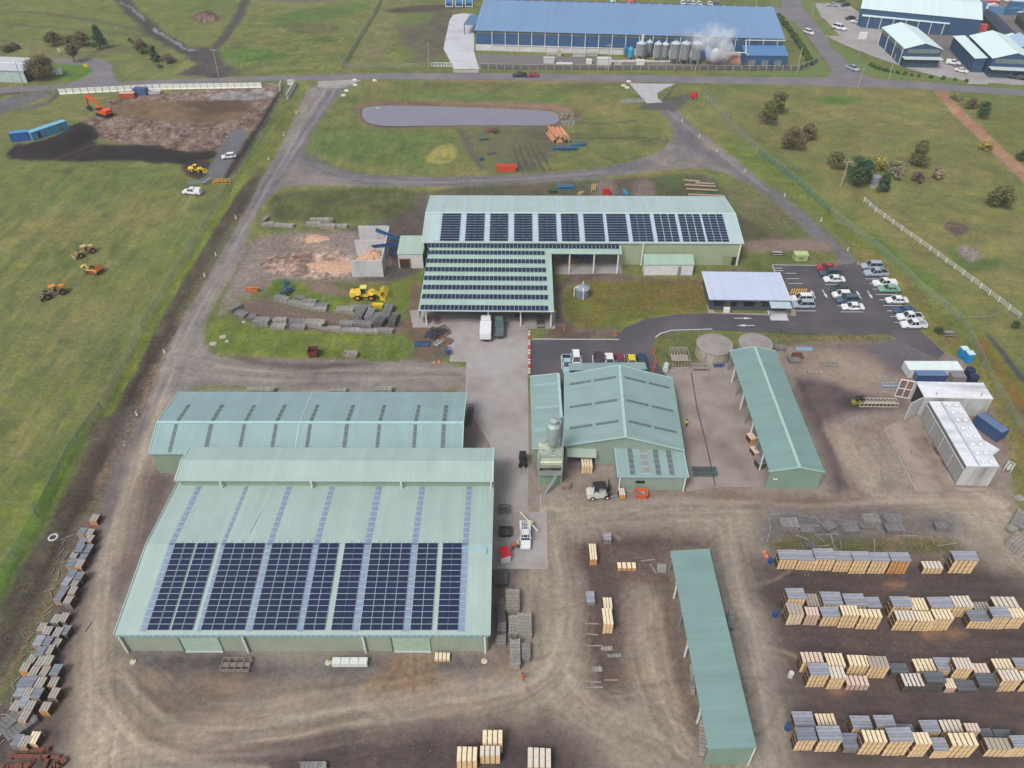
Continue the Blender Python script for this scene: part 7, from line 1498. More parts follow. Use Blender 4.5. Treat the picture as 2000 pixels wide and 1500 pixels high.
fence('chain_link_fence', 'green chain-link fence following the right side of the loop road', [(1480,300),(1500,315),(1560,362),(1600,398),(1620,416)], 2.0, 4.0, mat('fence_green',(130,160,150)), LINKG, rails=(2.0,), rw=.04)
fence('chain_link_fence', 'faint grey chain-link fence rising from the green one to the main road', [(1372,190),(1440,262),(1480,300)], 2.0, 4.0, STEEL, LINKM, rails=(2.0,), rw=.04)
fence('chain_link_fence', 'grey chain-link fence from the loop road down past the car park', [(1620,416),(1640,435),(1700,478),(1760,530),(1800,570),(1870,625),(1895,665),(1930,740),(1965,800),(2000,860),(2060,960)], 2.0, 4.0, STEEL, LINKM, rails=(2.0,), rw=.04)
fence('rail_fence', 'white three-rail fence crossing the right-hand paddock', [(1687,394),(1709,414),(1760,451),(1815,490),(1880,538),(1949,590),(1990,622)], 1.3, 3.2, WHT, None, rails=(.45,.85,1.25), rw=.05, pr=.09)
fence('wire_fence', 'thin white wire fence from the end of the rail fence towards the site fence', [(1990,624),(2040,624)], 1.2, 2.5, STEEL, None, rails=(.6,1.1), rw=.05)
fence('wire_fence', 'low pale wire fence between the site fence and the rail fence', [(1880,626),(1935,624),(1948,616)], 1.0, 3, STEEL, None, rails=(.9,), rw=.06)
fence('concrete_fence', 'pale dense fence climbing away beyond the main road left of the driveway', [(669,134),(700,80),(728,35),(745,0),(760,-30)], 1.8, 4, STEEL, LINKW, rails=(1.8,))
fence('wire_fence', 'thin roadside fence along the paddock left of the concrete driveway', [(669,134),(760,132),(838,133)], 1.6, 6, STEEL, mat('faint_link',(170,170,160),.7,alpha=.12), rails=(1.6,), rw=.05)
fence('picket_gate', 'white slatted gate closing the roadside left of the concrete driveway', [(842,131),(862,131),(884,131)], 1.6, 1.2, WHT, LINKW, rails=(.4,1.6), cat='gate', rw=.1, pr=.08)
fence('factory_fence', 'post and mesh fence along the roadside before the blue factory', [(938,134),(1050,136),(1200,137),(1350,137),(1480,138),(1560,138),(1597,122)], 1.8, 3.2, mat('fence_post_pale',(186,180,166)), mat('dark_link',(104,104,100),.7,alpha=.4), rails=(1.8,), pr=.12)
fence('factory_fence', 'grey fence on the far right side of the blue boiler house yard', [(1560,137),(1590,124),(1597,120)], 1.8, 2, STEEL, LINKW, rails=(1.8,))
fence('farm_gate', 'galvanised sliding gate beside the right-hand site entrance', [(1213,203),(1257,201)], 1.6, 1.2, STEEL, LINKW, rails=(.2,1.6), cat='gate', pr=.07)
fence('wire_fence', 'pale fence running down from the right-hand entrance', [(1294,199),(1310,178),(1322,167)], 1.6, 3, STEEL, LINKW, rails=(1.6,), rw=.05)
fence('wire_fence', 'grey mesh fence near the top of the left access road', [(636,193),(642,180),(665,178),(680,176)], 1.8, 2, STEEL, mat('faint_link'), rails=(1.8,), rw=.05)
fence('wire_fence', 'faint roadside wire fence on the right edge of the loop road entrance', [(1365,165),(1400,205),(1440,250),(1490,300)], 1.3, 3, STEEL, None, rails=(1.1,), rw=.04)
fence('timber_fence', 'low grey fence at the track left of the white barrier', [(112,184),(95,203),(60,214),(30,222)], 1.0, 3, STEEL, LINKW, rails=(1.0,))
fence('paddock_fence', 'thin wire fence across the far right paddock', [(1810,190),(1850,225),(1900,270),(1960,325),(2030,390)], 1.1, 6, mat('old_post',(120,114,96)), None, rails=(1.0,), rw=.04)
# white water-filled barriers
bm_ = MB(); bm_.prism([(-1.12,-.25,0),(1.12,-.25,0),(1.12,-.1,.5),(1.12,-.08,1.8),(-1.12,-.08,1.8),(-1.12,-.1,.5)][:0] or [(-1.1,-.3,0),(-1.1,.3,0),(-1.1,.12,.4),(-1.1,.1,1.75),(-1.1,-.1,1.75),(-1.1,-.12,.4)], (2.2,0,0))
bo = bm_.build('panel', [mat('barrier_white',(236,238,230),.6,var=.04)]); bme = bo.data; bpy.data.objects.remove(bo); fm = MB().box(-1.15,-1.07,-.16,.16,0,1.8).box(1.07,1.15,-.16,.16,0,1.8).build('end_frame', [mat('barrier_frame',(190,196,186))]); fme = fm.data; bpy.data.objects.remove(fm)
def barriers(pts, label, group):
    for i in range(len(pts)-1):
        a, b_ = at(*pts[i]), at(*pts[i+1]); d = b_-a; n = int(d.length/2.35); rz = math.atan2(d.y,d.x)
        for k in range(n):
            q = a+d*(k+.5)/n; o = thing('barrier', label, 'barrier', (q.x,q.y,0), rz, group); c = bpy.data.objects.new('panel', bme); link(c,o); c = bpy.data.objects.new('end_frame', fme); link(c,o)
barriers([(116,184),(300,174.5),(512,171)], 'white panel in the long temporary barrier along the main road', 'white barrier panels along the road')
barriers([(546,178),(550,167)], 'white panel in the short barrier piece at the left gate', 'short barrier by the left gate')
barriers([(557,167),(578,163)], 'white panel facing the road at the left gate', 'road-facing barrier by the left gate'); barriers([(578,165),(561,194)], 'white panel along the side of the left gate opening', 'side barrier by the left gate')
# --- poles
POLE = mat('pole_wood', (178,170,158), .85, var=.12, scale=1)
def pole(label, pb, pt, cross=True, wire=None, name='power_pole', dia=.17):
    h = height(pb[0], pb[1], pt[1]); p = at(*pb); r = thing(name, label, 'pole', (p.x,p.y,0)); q = at(pt[0],pt[1],h); dx = max(-1.2,min(1.2,q.x-p.x))
    MB().cyl((0,0,0),(dx,0,h),dia,dia*.7,n=8).build('shaft', POLE, r)
    if cross: b = MB(); b.bar((dx-1.2,0,h-.5),(dx+1.2,0,h-.5),.16); [b.cyl((dx+k,0,h-.42),(dx+k,0,h-.15),.07,n=6) for k in (-1.1,-.5,.5,1.1)]; b.build('crossarm', POLE, r)
    return r, h, p+Vector((dx,0,h-.2))
for lb, pb, pt, cr in (('grey power pole with crossarm standing before the dark trees in the right paddock',(1642,363),(1658,313),True),('power pole at the junction of dirt tracks in the upper left',(427,150),(416,95),True),('power pole on the verge opposite the side road mouth',(1675,170),(1689,131),False),
   ('power pole on the planted verge before the middle gabled warehouse',(1736,154),(1750,105),False),('leaning power pole at the corner right of the blue boiler house',(1556,144),(1567,93),False),('power pole beside the white cabin before the blue factory',(1188,140),(1191,86),True),
   ('thin pole left of the concrete driveway',(838,134),(836,81),False),('thin pole in front of the tall silos',(1357,139),(1366,108),False),('grey pole in front of the mural-walled building',(45,167),(30,122),False),('short pole at the lower edge of the road, left corner',(45,187),(40,173),False),('thin pole at the top by the side road',(1478,16),(1472,-4),False),('slim pole on the grass strip at the top of the side road',(1586,30),(1590,5),False)):
    pole(lb, pb, pt, cr)
r, h, q = pole('light pole with square white head in the industrial yard', (1677,110), (1685,70), False, name='light_pole'); o = MB().box(q.x-1.5,q.x+1.5,q.y-.2,q.y+.2,h-1.2,h+1.4).build('head_panel', WHT); o.parent = r; o.location = (-r.location.x,-r.location.y,0)
r, h, q = pole('green net post at the upper left edge', (59,104), (54,79), False, name='net_post')
# --- small marker posts, cones
def post(px, py, h=1.0, rgb=(236,236,232), name='marker_post', label='', group=None, d=.14, cat='post', band=None):
    p = at(px,py); r = thing(name, label, cat, (p.x,p.y,0), 0, group); MB().box(-d/2,d/2,-d/4,d/4,0,h).build('shaft', mat('post_%d_%d_%d' % rgb, rgb, .6), r)
    MB().box(-d/2-.01,d/2+.01,-d/4-.01,d/4+.01,h*.72,h*.86).build('reflector', mat('reflector',(190,60,50),.5), r)
for i,(x,y) in enumerate([(1332,237),(1366,268),(1400,297),(1455,336),(1532,384),(1603,432),(1655,490),(579,222),(555,265),(525,313),(461,428),(422,500),(400,541),(322,690),(268,812)]):
    post(x,y,1.0,label='white roadside marker post, %s along the %s' % (ORD[i] if i < 7 else ORD[i-7], 'right edge of the loop road' if i < 7 else 'left access road'), group='roadside marker posts', d=.28)
for i in range(9): post(1033.5,655+i*9.2,1.1,(228,120,84) if i%2 else (240,236,230),'barrier_post','orange and white barrier post along the left edge of the lower car park','barrier posts by the lower car park',.45,'post')
for i,(x,y) in enumerate([(1203,655),(1102,645),(1277,692),(1280,706),(1279,718),(1276,726)]): post(x,y,1.2,(226,110,84),'traffic_cone_post','orange and white post near the access road, %s from left' % ORD[i],None,.3)
def cone(px,py,label,rgb=(236,120,60)):
    p = at(px,py); r = thing('traffic_cone', label, 'traffic cone', (p.x,p.y,.03)); MB().lathe((0,0,0),[(.24,.0),(.2,.08),(.05,.75),(.01,.76)],10).build('cone', mat('cone_orange',rgb,.6), r); MB().box(-.28,.28,-.28,.28,0,.05).build('base', mat('cone_orange'), r); MB().lathe((0,0,0),[(.16,.3),(.12,.48)],10).build('band', WHT, r)
for i,(x,y) in enumerate([(1493,1080),(1497,1088),(1676,516),(848,710),(858,709)]): cone(x,y,['upper orange cone at the left end of the first yard row','lower orange cone at the left end of the first yard row','orange cone at the head of the right-hand car row','left cone at the corner of the concrete apron','right cone at the corner of the concrete apron'][i])
def drum(px,py,label,rgb,key,h=.9,rad=.35):
    p = at(px,py); r = thing('drum', label, 'drum', (p.x,p.y,.02)); MB().lathe((0,0,0),[(rad,0),(rad,h),(rad*.8,h+.02),(.02,h)],14).build('shell', mat('drum_'+key,rgb,.5), r); MB().lathe((0,0,0),[(rad+.03,h*.33),(rad+.03,h*.38)],14).build('hoop', mat('drum_'+key), r)
drum(1503,1099,'blue drum at the left end of the first yard row',(40,86,150),'bl'); drum(1513,1203,'blue drum left of the second yard row',(40,86,150),'bl'); drum(1543,1321,'white drum left of the third yard row',(222,222,216),'wh'); drum(1537,1424,'blue drum left of the fourth yard row',(40,86,150),'bl')
# --- booth, toilets, signs and odds
p = at(988,1100); r = thing('booth', 'white box booth with bright red lid on the concrete pad', 'booth', (p.x,p.y,.03), .3)
b = MB(); b.box(-.75,.75,0,.08,0,1.3); b.box(-.75,-.67,.08,1.6,0,1.3); b.box(.67,.75,.08,1.6,0,1.3); b.box(-.75,.75,1.6,1.68,0,1.3); b.build('wall', WHT, r); MB().prism([(-.75,.1,1.3),(.85,.1,1.3),(.85,1.75,1.75),(-.75,1.75,1.75)],(0,0,.08)).build('roof', mat('bright_red',(214,36,60),.5), r)
for i,(x,y) in enumerate([(1877,697),(1888,706)]):
    p = at(x,y); r = thing('portable_toilet', ['far bright blue portable toilet by the right fence','near bright blue portable toilet by the right fence'][i], 'portable toilet', (p.x,p.y,0), .1); MB().box(-.6,.6,-.6,.6,.05,2.1).build('wall', mat('toilet_blue',(24,140,206),.5), r); b = MB(); b.prism([(-.65,-.65,2.1),(.65,-.65,2.1),(.65,.65,2.1),(-.65,.65,2.1)],(0,0,.18)); b.build('roof', mat('toilet_roof',(206,232,240),.5), r); MB().box(-.4,.4,-.63,-.6,.15,1.95).build('door', mat('toilet_door',(40,156,220),.5), r)
p = at(1562,506); r = thing('transformer_box', 'lime green ground transformer box on the grass above the car park', 'transformer', (p.x,p.y,0)); MB().box(-1.5,1.5,-.9,.9,0,1.5).build('body', mat('lime_box',(168,190,124),.6), r); MB().box(-1.6,1.6,-1.0,1.0,1.5,1.65).build('lid', mat('lime_lid',(188,206,150),.6), r); MB().box(-.6,.6,-.95,-.9,.5,1.0).build('door_vent', mat('lime_dark',(120,140,86)), r)
for (x,y,lb,m_) in ((1517,497,'grey concrete picnic slab left of the transformer box',CONY),(1851,654,'grey picnic table beside the small dark shrub',GB[0])):
    p = at(x,y); r = thing('picnic_table', lb, 'picnic table', (p.x,p.y,0)); MB().box(-1.1,1.1,-.4,.4,.68,.75).build('top', m_, r); [MB().box(-1.1,1.1,s_*.75-.15,s_*.75+.15,.42,.47).build('seat', m_, r) for s_ in (-1,1)]; b = MB(); [b.bar((x_,-.8,0),(x_,.8,0.01),.1) or b.bar((x_,-.5,0),(x_,-.2,.7),.1) for x_ in (-.7,.7)]; [b.bar((x_,.5,0),(x_,.2,.7),.1) for x_ in (-.7,.7)]; b.build('leg_frame', STEEL, r)
p = at(1354,193); r = thing('sign_box', 'small red sign box on the dark gravel turnout by the entrance', 'sign', (p.x,p.y,0), -.4); MB().box(-1.0,1.0,-.5,.5,.5,2.2).build('body', mat('sign_red',(206,40,56),.6), r); b = MB(); b.box(-.9,-.7,-.1,.1,0,.5); b.box(.7,.9,-.1,.1,0,.5); b.build('leg', WHT, r)
for x,y,w,h_,rgb,lb in ((117,148,2.4,2.4,(206,222,222),'blank pale sign board on the green island'),(169,134,1.4,1.2,(226,206,60),'small yellow sign on the green island'),(117,103,.8,1.4,(214,60,50),'red marker by the crescent road')):
    p = at(x,y); r = thing('sign', lb, 'sign', (p.x,p.y,0), .3); MB().box(-w/2,w/2,-.06,.06,.5,.5+h_).build('board', mat('sg%d'%x,rgb,.6), r); b = MB(); b.box(-w*.4,-w*.4+.1,-.05,.05,0,.5); b.box(w*.4-.1,w*.4,-.05,.05,0,.5); b.build('leg', STEEL, r)
# steel frames and scrap
def frame(name, label, px, py, rz, L_, W_, H_, rgb, key, n=6, cat='steel frame', z=0):
    p = at(px,py); m = mat('fr_'+key, rgb, .6, var=.12); r = thing(name, label, cat, (p.x,p.y,z), rz); b = MB()
    for y in (-W_/2,W_/2): b.bar((-L_/2,y,H_),(L_/2,y,H_),.12); b.bar((-L_/2,y,.1),(L_/2,y,.1),.12)
    for k in range(n+1): x = -L_/2+L_*k/n; b.bar((x,-W_/2,H_),(x,W_/2,H_),.09); b.bar((x,-W_/2,0),(x,-W_/2,H_),.09); b.bar((x,W_/2,0),(x,W_/2,H_),.09)
    b.build('frame', m, r); MB().box(-L_/2,L_/2,-W_*.18,W_*.18,H_*.5,H_*.55).build('tray', m, r); return r
for a in (('steel_frame','blue steel conveyor frame below the log heap',1104,292,.02,7.5,2.2,.9,(40,112,160),'blue1',9),('steel_frame','smaller blue steel frame right of the log heap',1130,284,.03,4.4,1.4,.7,(52,120,164),'blue2',6),('steel_frame','blue frame trailer with yellow uprights behind the sawmill shed',1105,369,0,4.2,1.0,1.0,(40,140,186),'blue3',4),('steel_frame','dark green steel frame left of the blue trailer',1080,376,0,2.2,1.3,.9,(52,92,76),'green1',3),('steel_frame','bright blue beam frame near the red bin',1222,378,1.8,2.8,.7,.6,(60,164,214),'blue4',2),
   ('steel_frame','grey open steel cage by the left concrete tank',1326,706,0,3.4,4.2,1.9,(176,168,158),'grey1',6),('steel_frame','white ladder rack trolley leading into the kiln',1713,790,-.02,7.0,1.5,.9,(196,186,170),'white1',10),('steel_frame','grey steel rack at the front wall of the solar shed',462,1300,0,3.8,1.8,.5,(140,132,122),'grey2',4),
   ('steel_frame','dark rack under the canopy right side',1056,630,0,1.6,4.2,.3,(92,88,88),'dark1',3),('steel_frame','grey pallet rack on the brown yard',1619,713,-.05,3.4,1.2,.25,(150,146,138),'grey3',7),('steel_frame','rusty steel rack near the teal shed far end',1556,697,0,2.2,1.4,.5,(112,74,66),'rust1',6),('steel_frame','pale blue folded ladder by the teal shed far end',1570,683,0,3.2,.7,.3,(160,190,210),'pb1',6),
   ('steel_frame','striped roller table joined to the right side of the workshop extension',1375,925,-.02,3.9,1.4,.9,(84,106,106),'roller',12),('steel_frame','steel rack by the wall of the solar shed',985,998,0,1.9,1.2,.8,(112,108,110),'dk2',3),('steel_frame','green machine frame on the pond field',944,273,.1,2.8,2.0,1.0,(86,132,100),'green2',4),('steel_frame','red box frame on the pond field',958,258,.3,2.2,1.6,1.3,(160,96,84),'red2',2),('steel_frame','dark wheeled frame beside the red box frame',967,260,.5,1.8,1.4,1.4,(92,88,84),'dk3',3),
   ('steel_frame','grey ladder frame lying on the pond field',960,300,.7,3.0,.7,.3,(120,124,112),'gr4',5),('steel_frame','blue machine part at the loop road edge',941,313,0,1.2,1.0,.8,(40,96,140),'bl5',2),('steel_frame','blue scrap machinery left end on the chip yard grass',562,571,1.2,2.6,1.8,1.0,(30,78,120),'bl6',3),('steel_frame','small blue part above the blue scrap machinery',560,556,0,.9,.8,.8,(40,90,160),'bl7',1),
   ('steel_frame','blue angle frame on dirt left of the concrete apron',824,673,.0,3.0,1.3,.4,(62,104,140),'bl8',4),('steel_frame','dark blue tangle of steel at the apron corner',846,655,1.1,3.0,2.0,.9,(62,74,100),'bl9',5),('steel_frame','black and red tangle of machine parts at the apron edge',862,652,.6,3.0,2.2,1.0,(86,76,74),'bk1',6),('steel_frame','rusty frame in the scrap beside the apron',872,668,-.6,2.4,1.4,.7,(140,104,92),'rs3',4),('steel_frame','white and grey scrap frame at the apron edge',858,672,.9,2.4,1.0,.6,(186,184,180),'wt3',4),('steel_frame','blue barrel frame at the lower apron corner',876,690,.2,1.2,1.2,1.0,(36,92,160),'bl10',2),
   ('steel_frame','grey tilted lattice beside the construction pad',402,355,1.2,3.4,2.4,.6,(150,152,160),'lat',5),('steel_frame','orange boom frame at the edge of the construction pad',434,357,.1,4.6,1.4,.8,(226,158,74),'ob',4),('steel_frame','bluish flat sheet frame at the edge of the construction pad',381,358,.4,3.6,1.2,.3,(132,156,170),'bs',5),('steel_frame','yellow and blue machine behind the sawmill shed',1159,372,1.5,2.6,1.0,1.2,(206,180,86),'yb',3),('steel_frame','yellow frame part near the sawmill ridge',1134,380,.9,1.6,.8,.6,(214,206,140),'yf',2),
   ('steel_frame','brown rack under the canopy left side',834,625,0,1.4,1.8,.7,(140,112,96),'br1',2),('steel_frame','rusty small rack under the canopy left side',854,628,0,1.0,1.8,.7,(132,92,76),'br2',2),('steel_frame','brown trailer bed under the canopy',1014,618,.1,1.8,3.2,.7,(120,98,88),'br3',4),('steel_frame','grey steel crate rack between workshop and tanks',1367,722,0,3.0,1.4,.9,(166,160,152),'cr',6),
   ('steel_frame','dark rack beside the right wall of the blue-green shed',918,815,1.5,4.6,.8,1.0,(96,88,84),'rk',6)):
    frame(*a)
p = at(1300,722); r = thing('gas_tank', 'pale cylindrical tank lying beside the steel cage', 'tank', (p.x,p.y,0), 1.3); MB().cyl((-1,0,.6),(1,0,.6),.55,n=16).build('shell', mat('pale_tank',(196,214,216),.5), r); b = MB(); [b.box(x-.1,x+.1,-.4,.4,0,.3) for x in (-.6,.6)]; b.build('stand', STEEL, r)
p = at(683,1294); 
for i in range(4): o = MB().box(-.6,.6,-.5,.5,0,.75).box(-.5,.5,-.4,.4,.75,.82).build('water_tote', mat('tote_white',(226,232,226),.5)); q = at(659+i*17,1296); o.location = q; tag(o, 'white square tank, %s from the left in the row before the solar shed' % ORD[i], 'tank', 'white tanks before the solar shed')
for x,y,lb in ((260,1293,'pale round downpipe pad with cone at the left front corner of the solar shed'),(641,1295,'pale round pad left of the white tanks'),(946,1292,'pale round pad at the right front corner of the solar shed')):
    p = at(x,y); r = thing('drain_pad', lb, 'drain pad', (p.x,p.y,.03)); MB().cyl((0,0,0),(0,0,.12),.42,n=14).build('disc', mat('pad_cream',(206,200,182),.9), r); MB().lathe((0,.2,.12),[(.14,0),(.03,.5),(.01,.52)],8).build('plug', mat('plug_yellow',(206,196,110)), r)
o = MB().lathe((0,0,0),[(.75,.0),(.75,.12),(.5,.14),(.5,.0)],20).build('concrete_ring', CONP); p = at(104,1050); o.location = p; tag(o, 'pale triangular concrete ring on the grass by the left ditch', 'ring')
for i,(x,y,s_) in enumerate([(436,659,.8),(417,672,.9),(444,668,.5),(477,630,.5)]): p = at(x,y); o = MB().lathe((0,0,0),[(s_,-.1),(s_*.95,.25),(s_*.6,.35),(.01,.33)],9).build('boulder', mat('boulder',(176,170,160),.9,var=.2,scale=3)); o.location = p; o.scale = (1,.7,1); tag(o, 'flat pale boulder, %s from the left on the rounded end of the grass strip' % ORD[[1,0,2,3][i]], 'boulder', 'boulders on the grass strip')
p = at(740,212); r = thing('pump_raft', 'small pale pump raft floating at the left end of the pond', 'raft', (p.x,p.y,-.05)); MB().box(-.8,.8,-.6,.6,0,.3).build('deck', mat('raft_cream',(196,190,150)), r); MB().box(-.3,.3,-.3,.3,.3,.8).build('pump', STEEL, r)
for i in range(26): p = at(q_.uniform(1096,1122), q_.uniform(222,246)); o = MB().lathe((0,0,0),[(.6,-.1),(.55,.2),(.3,.4),(.01,.42)],7).build('rock', mat('rock_grey',(130,134,128),.9,var=.25)); o.location = p; o.rotation_euler = (0,0,i); tag(o, 'grey rock in the bank at the right end of the pond', 'rock', 'rocks at the end of the pond')
for i,(x,y) in enumerate([(693,157),(694,167),(677,178),(732,158),(671,187),(1228,160),(1218,168),(1225,172)]): p = at(x,y); o = MB().lathe((0,0,0),[(.7,-.1),(.6,.5),(.3,.7),(.01,.7)],7).build('white_rock', mat('white_rock',(222,220,214),.9)); o.location = p; o.scale = (1.4,.8,.8); tag(o, 'white painted rock by the %s entrance' % ('left' if i < 5 else 'right'), 'rock', 'white rocks by the %s entrance' % ('left' if i < 5 else 'right'))
drum(1890,735,'dark blue drum, upper of two by the end of the white site cabin',(44,52,80),'nv',1.8,.9); drum(1897,748,'dark blue drum, lower of two by the end of the white site cabin',(44,52,80),'nv',1.8,.9)
frame('steel_frame','pale blue boat-like trailer frame left of the open kiln door',1743,756,0,4.2,1.0,.6,(170,186,196),'tr1',4); frame('steel_frame','red small machine at the open kiln door',1764,752,.3,1.3,1.1,1.2,(206,96,92),'tr2',2)
frame('steel_frame','white scrap machine right of the long silver kiln',1969,916,.8,1.8,1.0,.9,(222,226,222),'ws1',3); pile('pale slab lying on gravel at the right edge below the silver kiln',1990,975,.2,1.7,1.2,.3,2); pile('pale log heap at the chip yard corner of the long road',528,441,.2,2.2,1.6,.9,2)
frame('steel_frame','blue small crate right of the left concrete tank',1402,714,.1,1.8,1.1,.6,(40,86,150),'bc1',3); frame('steel_frame','blue overhead rack inside the open bay of the sawmill shed',1130,508,0,8,2.4,2.6,(60,106,150),'br9',5); frame('steel_frame','yellow trestle in the open bay of the sawmill shed',1117,515,0,2.4,.8,.8,(214,170,70),'yt1',3)
# --- painted markings on asphalt (part of the paving)
b = MB()
def dash(x0,y0,x1,y1,w=.14,z=.07):
    a, c = at(x0,y0), at(x1,y1); d = (c-a).normalized(); n = Vector((-d.y,d.x,0))*w/2; b.prism([a-n+Vector((0,0,z-.02)), c-n+Vector((0,0,z-.02)), c+n+Vector((0,0,z-.02)), a+n+Vector((0,0,z-.02))], (0,0,.02))
for y, x0, x1 in ((524,1512,1528),(529,1513,1530),(534,1533,1555),(544.5,1536,1560),(554,1540,1566)): dash(x0,y,x1,y)
dash(1553,607.5,1594,607.5); dash(1611,555.5,1653,556); dash(1642,609.5,1686,609.5); dash(1617,565.5,1632,565.5); dash(1635,597.5,1655,597.5)
for y, x0, x1 in ((534,1683,1700),(545,1690,1712),(554.5,1697,1715),(565,1704,1718),(575.5,1711,1752),(586,1717,1732),(597,1725,1770),(607.5,1732,1745),(618.5,1739,1752),(630,1747,1760)): dash(x0,y,x1,y)
for x, y0, y1 in ((1096,694,722),(1136,694,710),(1157,694,712),(1178,694,706),(1219,694,706),(1240,694,706),(1260,694,712)): dash(x,y0,x+1.5,y1)
o = b.build('parking_lines', PAINT); o['kind'] = 'structure'
b = MB()
dash(1509,518,1632,519.5,.2,.12); dash(1508,518,1514,534,.2,.12)
dash(1280,660,1290,652,.25,.14); dash(1290,652,1312,646,.25,.14); dash(1312,646,1391,643.5,.25,.14); dash(1036,663,1209,664,.25,.14)
o = b.build('kerb', CONP); o['kind'] = 'structure'
b = MB()
def arrow(x0,y0,x1,y1):
    a, c = at(x0,y0), at(x1,y1); d = (c-a); L_ = d.length; d.normalize(); n = Vector((-d.y,d.x,0)); z = Vector((0,0,.052))
    b.prism([a-n*.09+z, a+d*(L_*.55)-n*.09+z, a+d*(L_*.55)+n*.09+z, a+n*.09+z], (0,0,.02)); m_ = a+d*L_*.55; b.prism([m_-n*.35+z, c+z, m_+n*.35+z], (0,0,.02))
arrow(1434,622,1469,622); arrow(1474,636,1440,636); arrow(1593,583,1583,566); arrow(1606,566,1616,583); arrow(1682,584,1672,568); arrow(1694,568,1704,584)
o = b.build('arrow_marking', PAINT); o['kind'] = 'structure'
b = MB()
for k in range(7):
    x = 1543+k*4.6; a_ = [at(x,575), at(x+2.3,575), at(x+6.2,564), at(x+3.9,564)]; b.prism([q+Vector((0,0,.052)) for q in a_], (0,0,.018))
o = b.build('hatch_marking', mat('hatch_yellow',(226,176,70),.7)); o['kind'] = 'structure'
# --- people
def person(label, px, py, rz, top, trous, skin=(196,150,124), arm=.3, hat=None):
    p = at(px,py); r = thing('person', label, 'person', (p.x,p.y,.04), rz)
    J = [(0,0,.95,.15),(0,0,1.15,.15),(0,0,1.38,.17),(0,0,1.5,.07),(0,.01,1.58,.08),(0,.02,1.68,.1),(0,.01,1.76,.07)]
    E_ = [(i,i+1) for i in range(6)]; v = [j[:3] for j in J]; rad = [j[3] for j in J]
    def chain(start, pts):
        prev = start
        for x,y,z,q in pts: v.append((x,y,z)); rad.append(q); E_.append((prev,len(v)-1)); prev = len(v)-1
    for s_ in (-1,1):
        chain(2, [(s_*.19,0,1.4,.07),(s_*.26,arm*.2,1.12,.05),(s_*.24,arm,.98,.04),(s_*.24,arm+.09,.95,.035)])
        chain(0, [(s_*.1,0,.88,.11),(s_*.12,s_*.06,.48,.075),(s_*.12,s_*.03,.08,.055),(s_*.12,s_*.03+.14,.04,.045)])
    me = bpy.data.meshes.new('body'); me.from_pydata(v, E_, []); o = bpy.data.objects.new('body', me); link(o, r)
    sk = o.modifiers.new('skin','SKIN'); 
    for i, q in enumerate(rad): me.skin_vertices[0].data[i].radius = (q,q*.85)
    me.skin_vertices[0].data[0].use_root = True
    ss = o.modifiers.new('s','SUBSURF'); ss.levels = 1; ss.render_levels = 1; me.materials.append(mat('cloth_'+trous[0], trous[1], .9)); 
    b = MB(); b.lathe((0,0,0),[(.17,.95),(.19,1.2),(.22,1.38),(.12,1.5)],12); o2 = b.build('vest', mat('vest_'+top[0], top[1], .8), r); o2.scale = (1.05,.8,1)
    MB().lathe((0,.02,0),[(.115,1.64),(.12,1.74),(.08,1.82),(.01,1.84)],12).build('helmet' if hat else 'hair', mat('hat_'+(hat[0] if hat else 'brown'), hat[1] if hat else (70,54,44), .7), r)
    for s_ in (-1,1): MB().bar((s_*.19,0,1.42),(s_*.27,arm*.25,1.1),.13,.13).build('sleeve', mat('vest_'+top[0]), r)
    MB().lathe((0,.03,0),[(.02,1.56),(.09,1.6),(.1,1.68),(.06,1.74)],10).build('face', mat('skin_tone', skin, .7), r)
lime, orng = ('lime',(214,232,70)), ('orange',(240,104,48)); dkt = ('dark',(52,52,60))
person('worker in a lime yellow jacket walking right of the workshop', 1340, 834, .4, lime, dkt)
person('worker in an orange-red jacket beside the red-lidded booth', 1002, 1074, 2.6, orng, dkt, hat=('orange',(232,90,50)))
person('worker in a lime jacket between the booth and the service pickup', 1012, 1070, -1.2, lime, dkt, hat=('white',(236,236,230)))
person('worker in an orange vest standing alone on the track below the solar shed', 1020, 1329, .5, orng, ('beige',(196,176,150)))
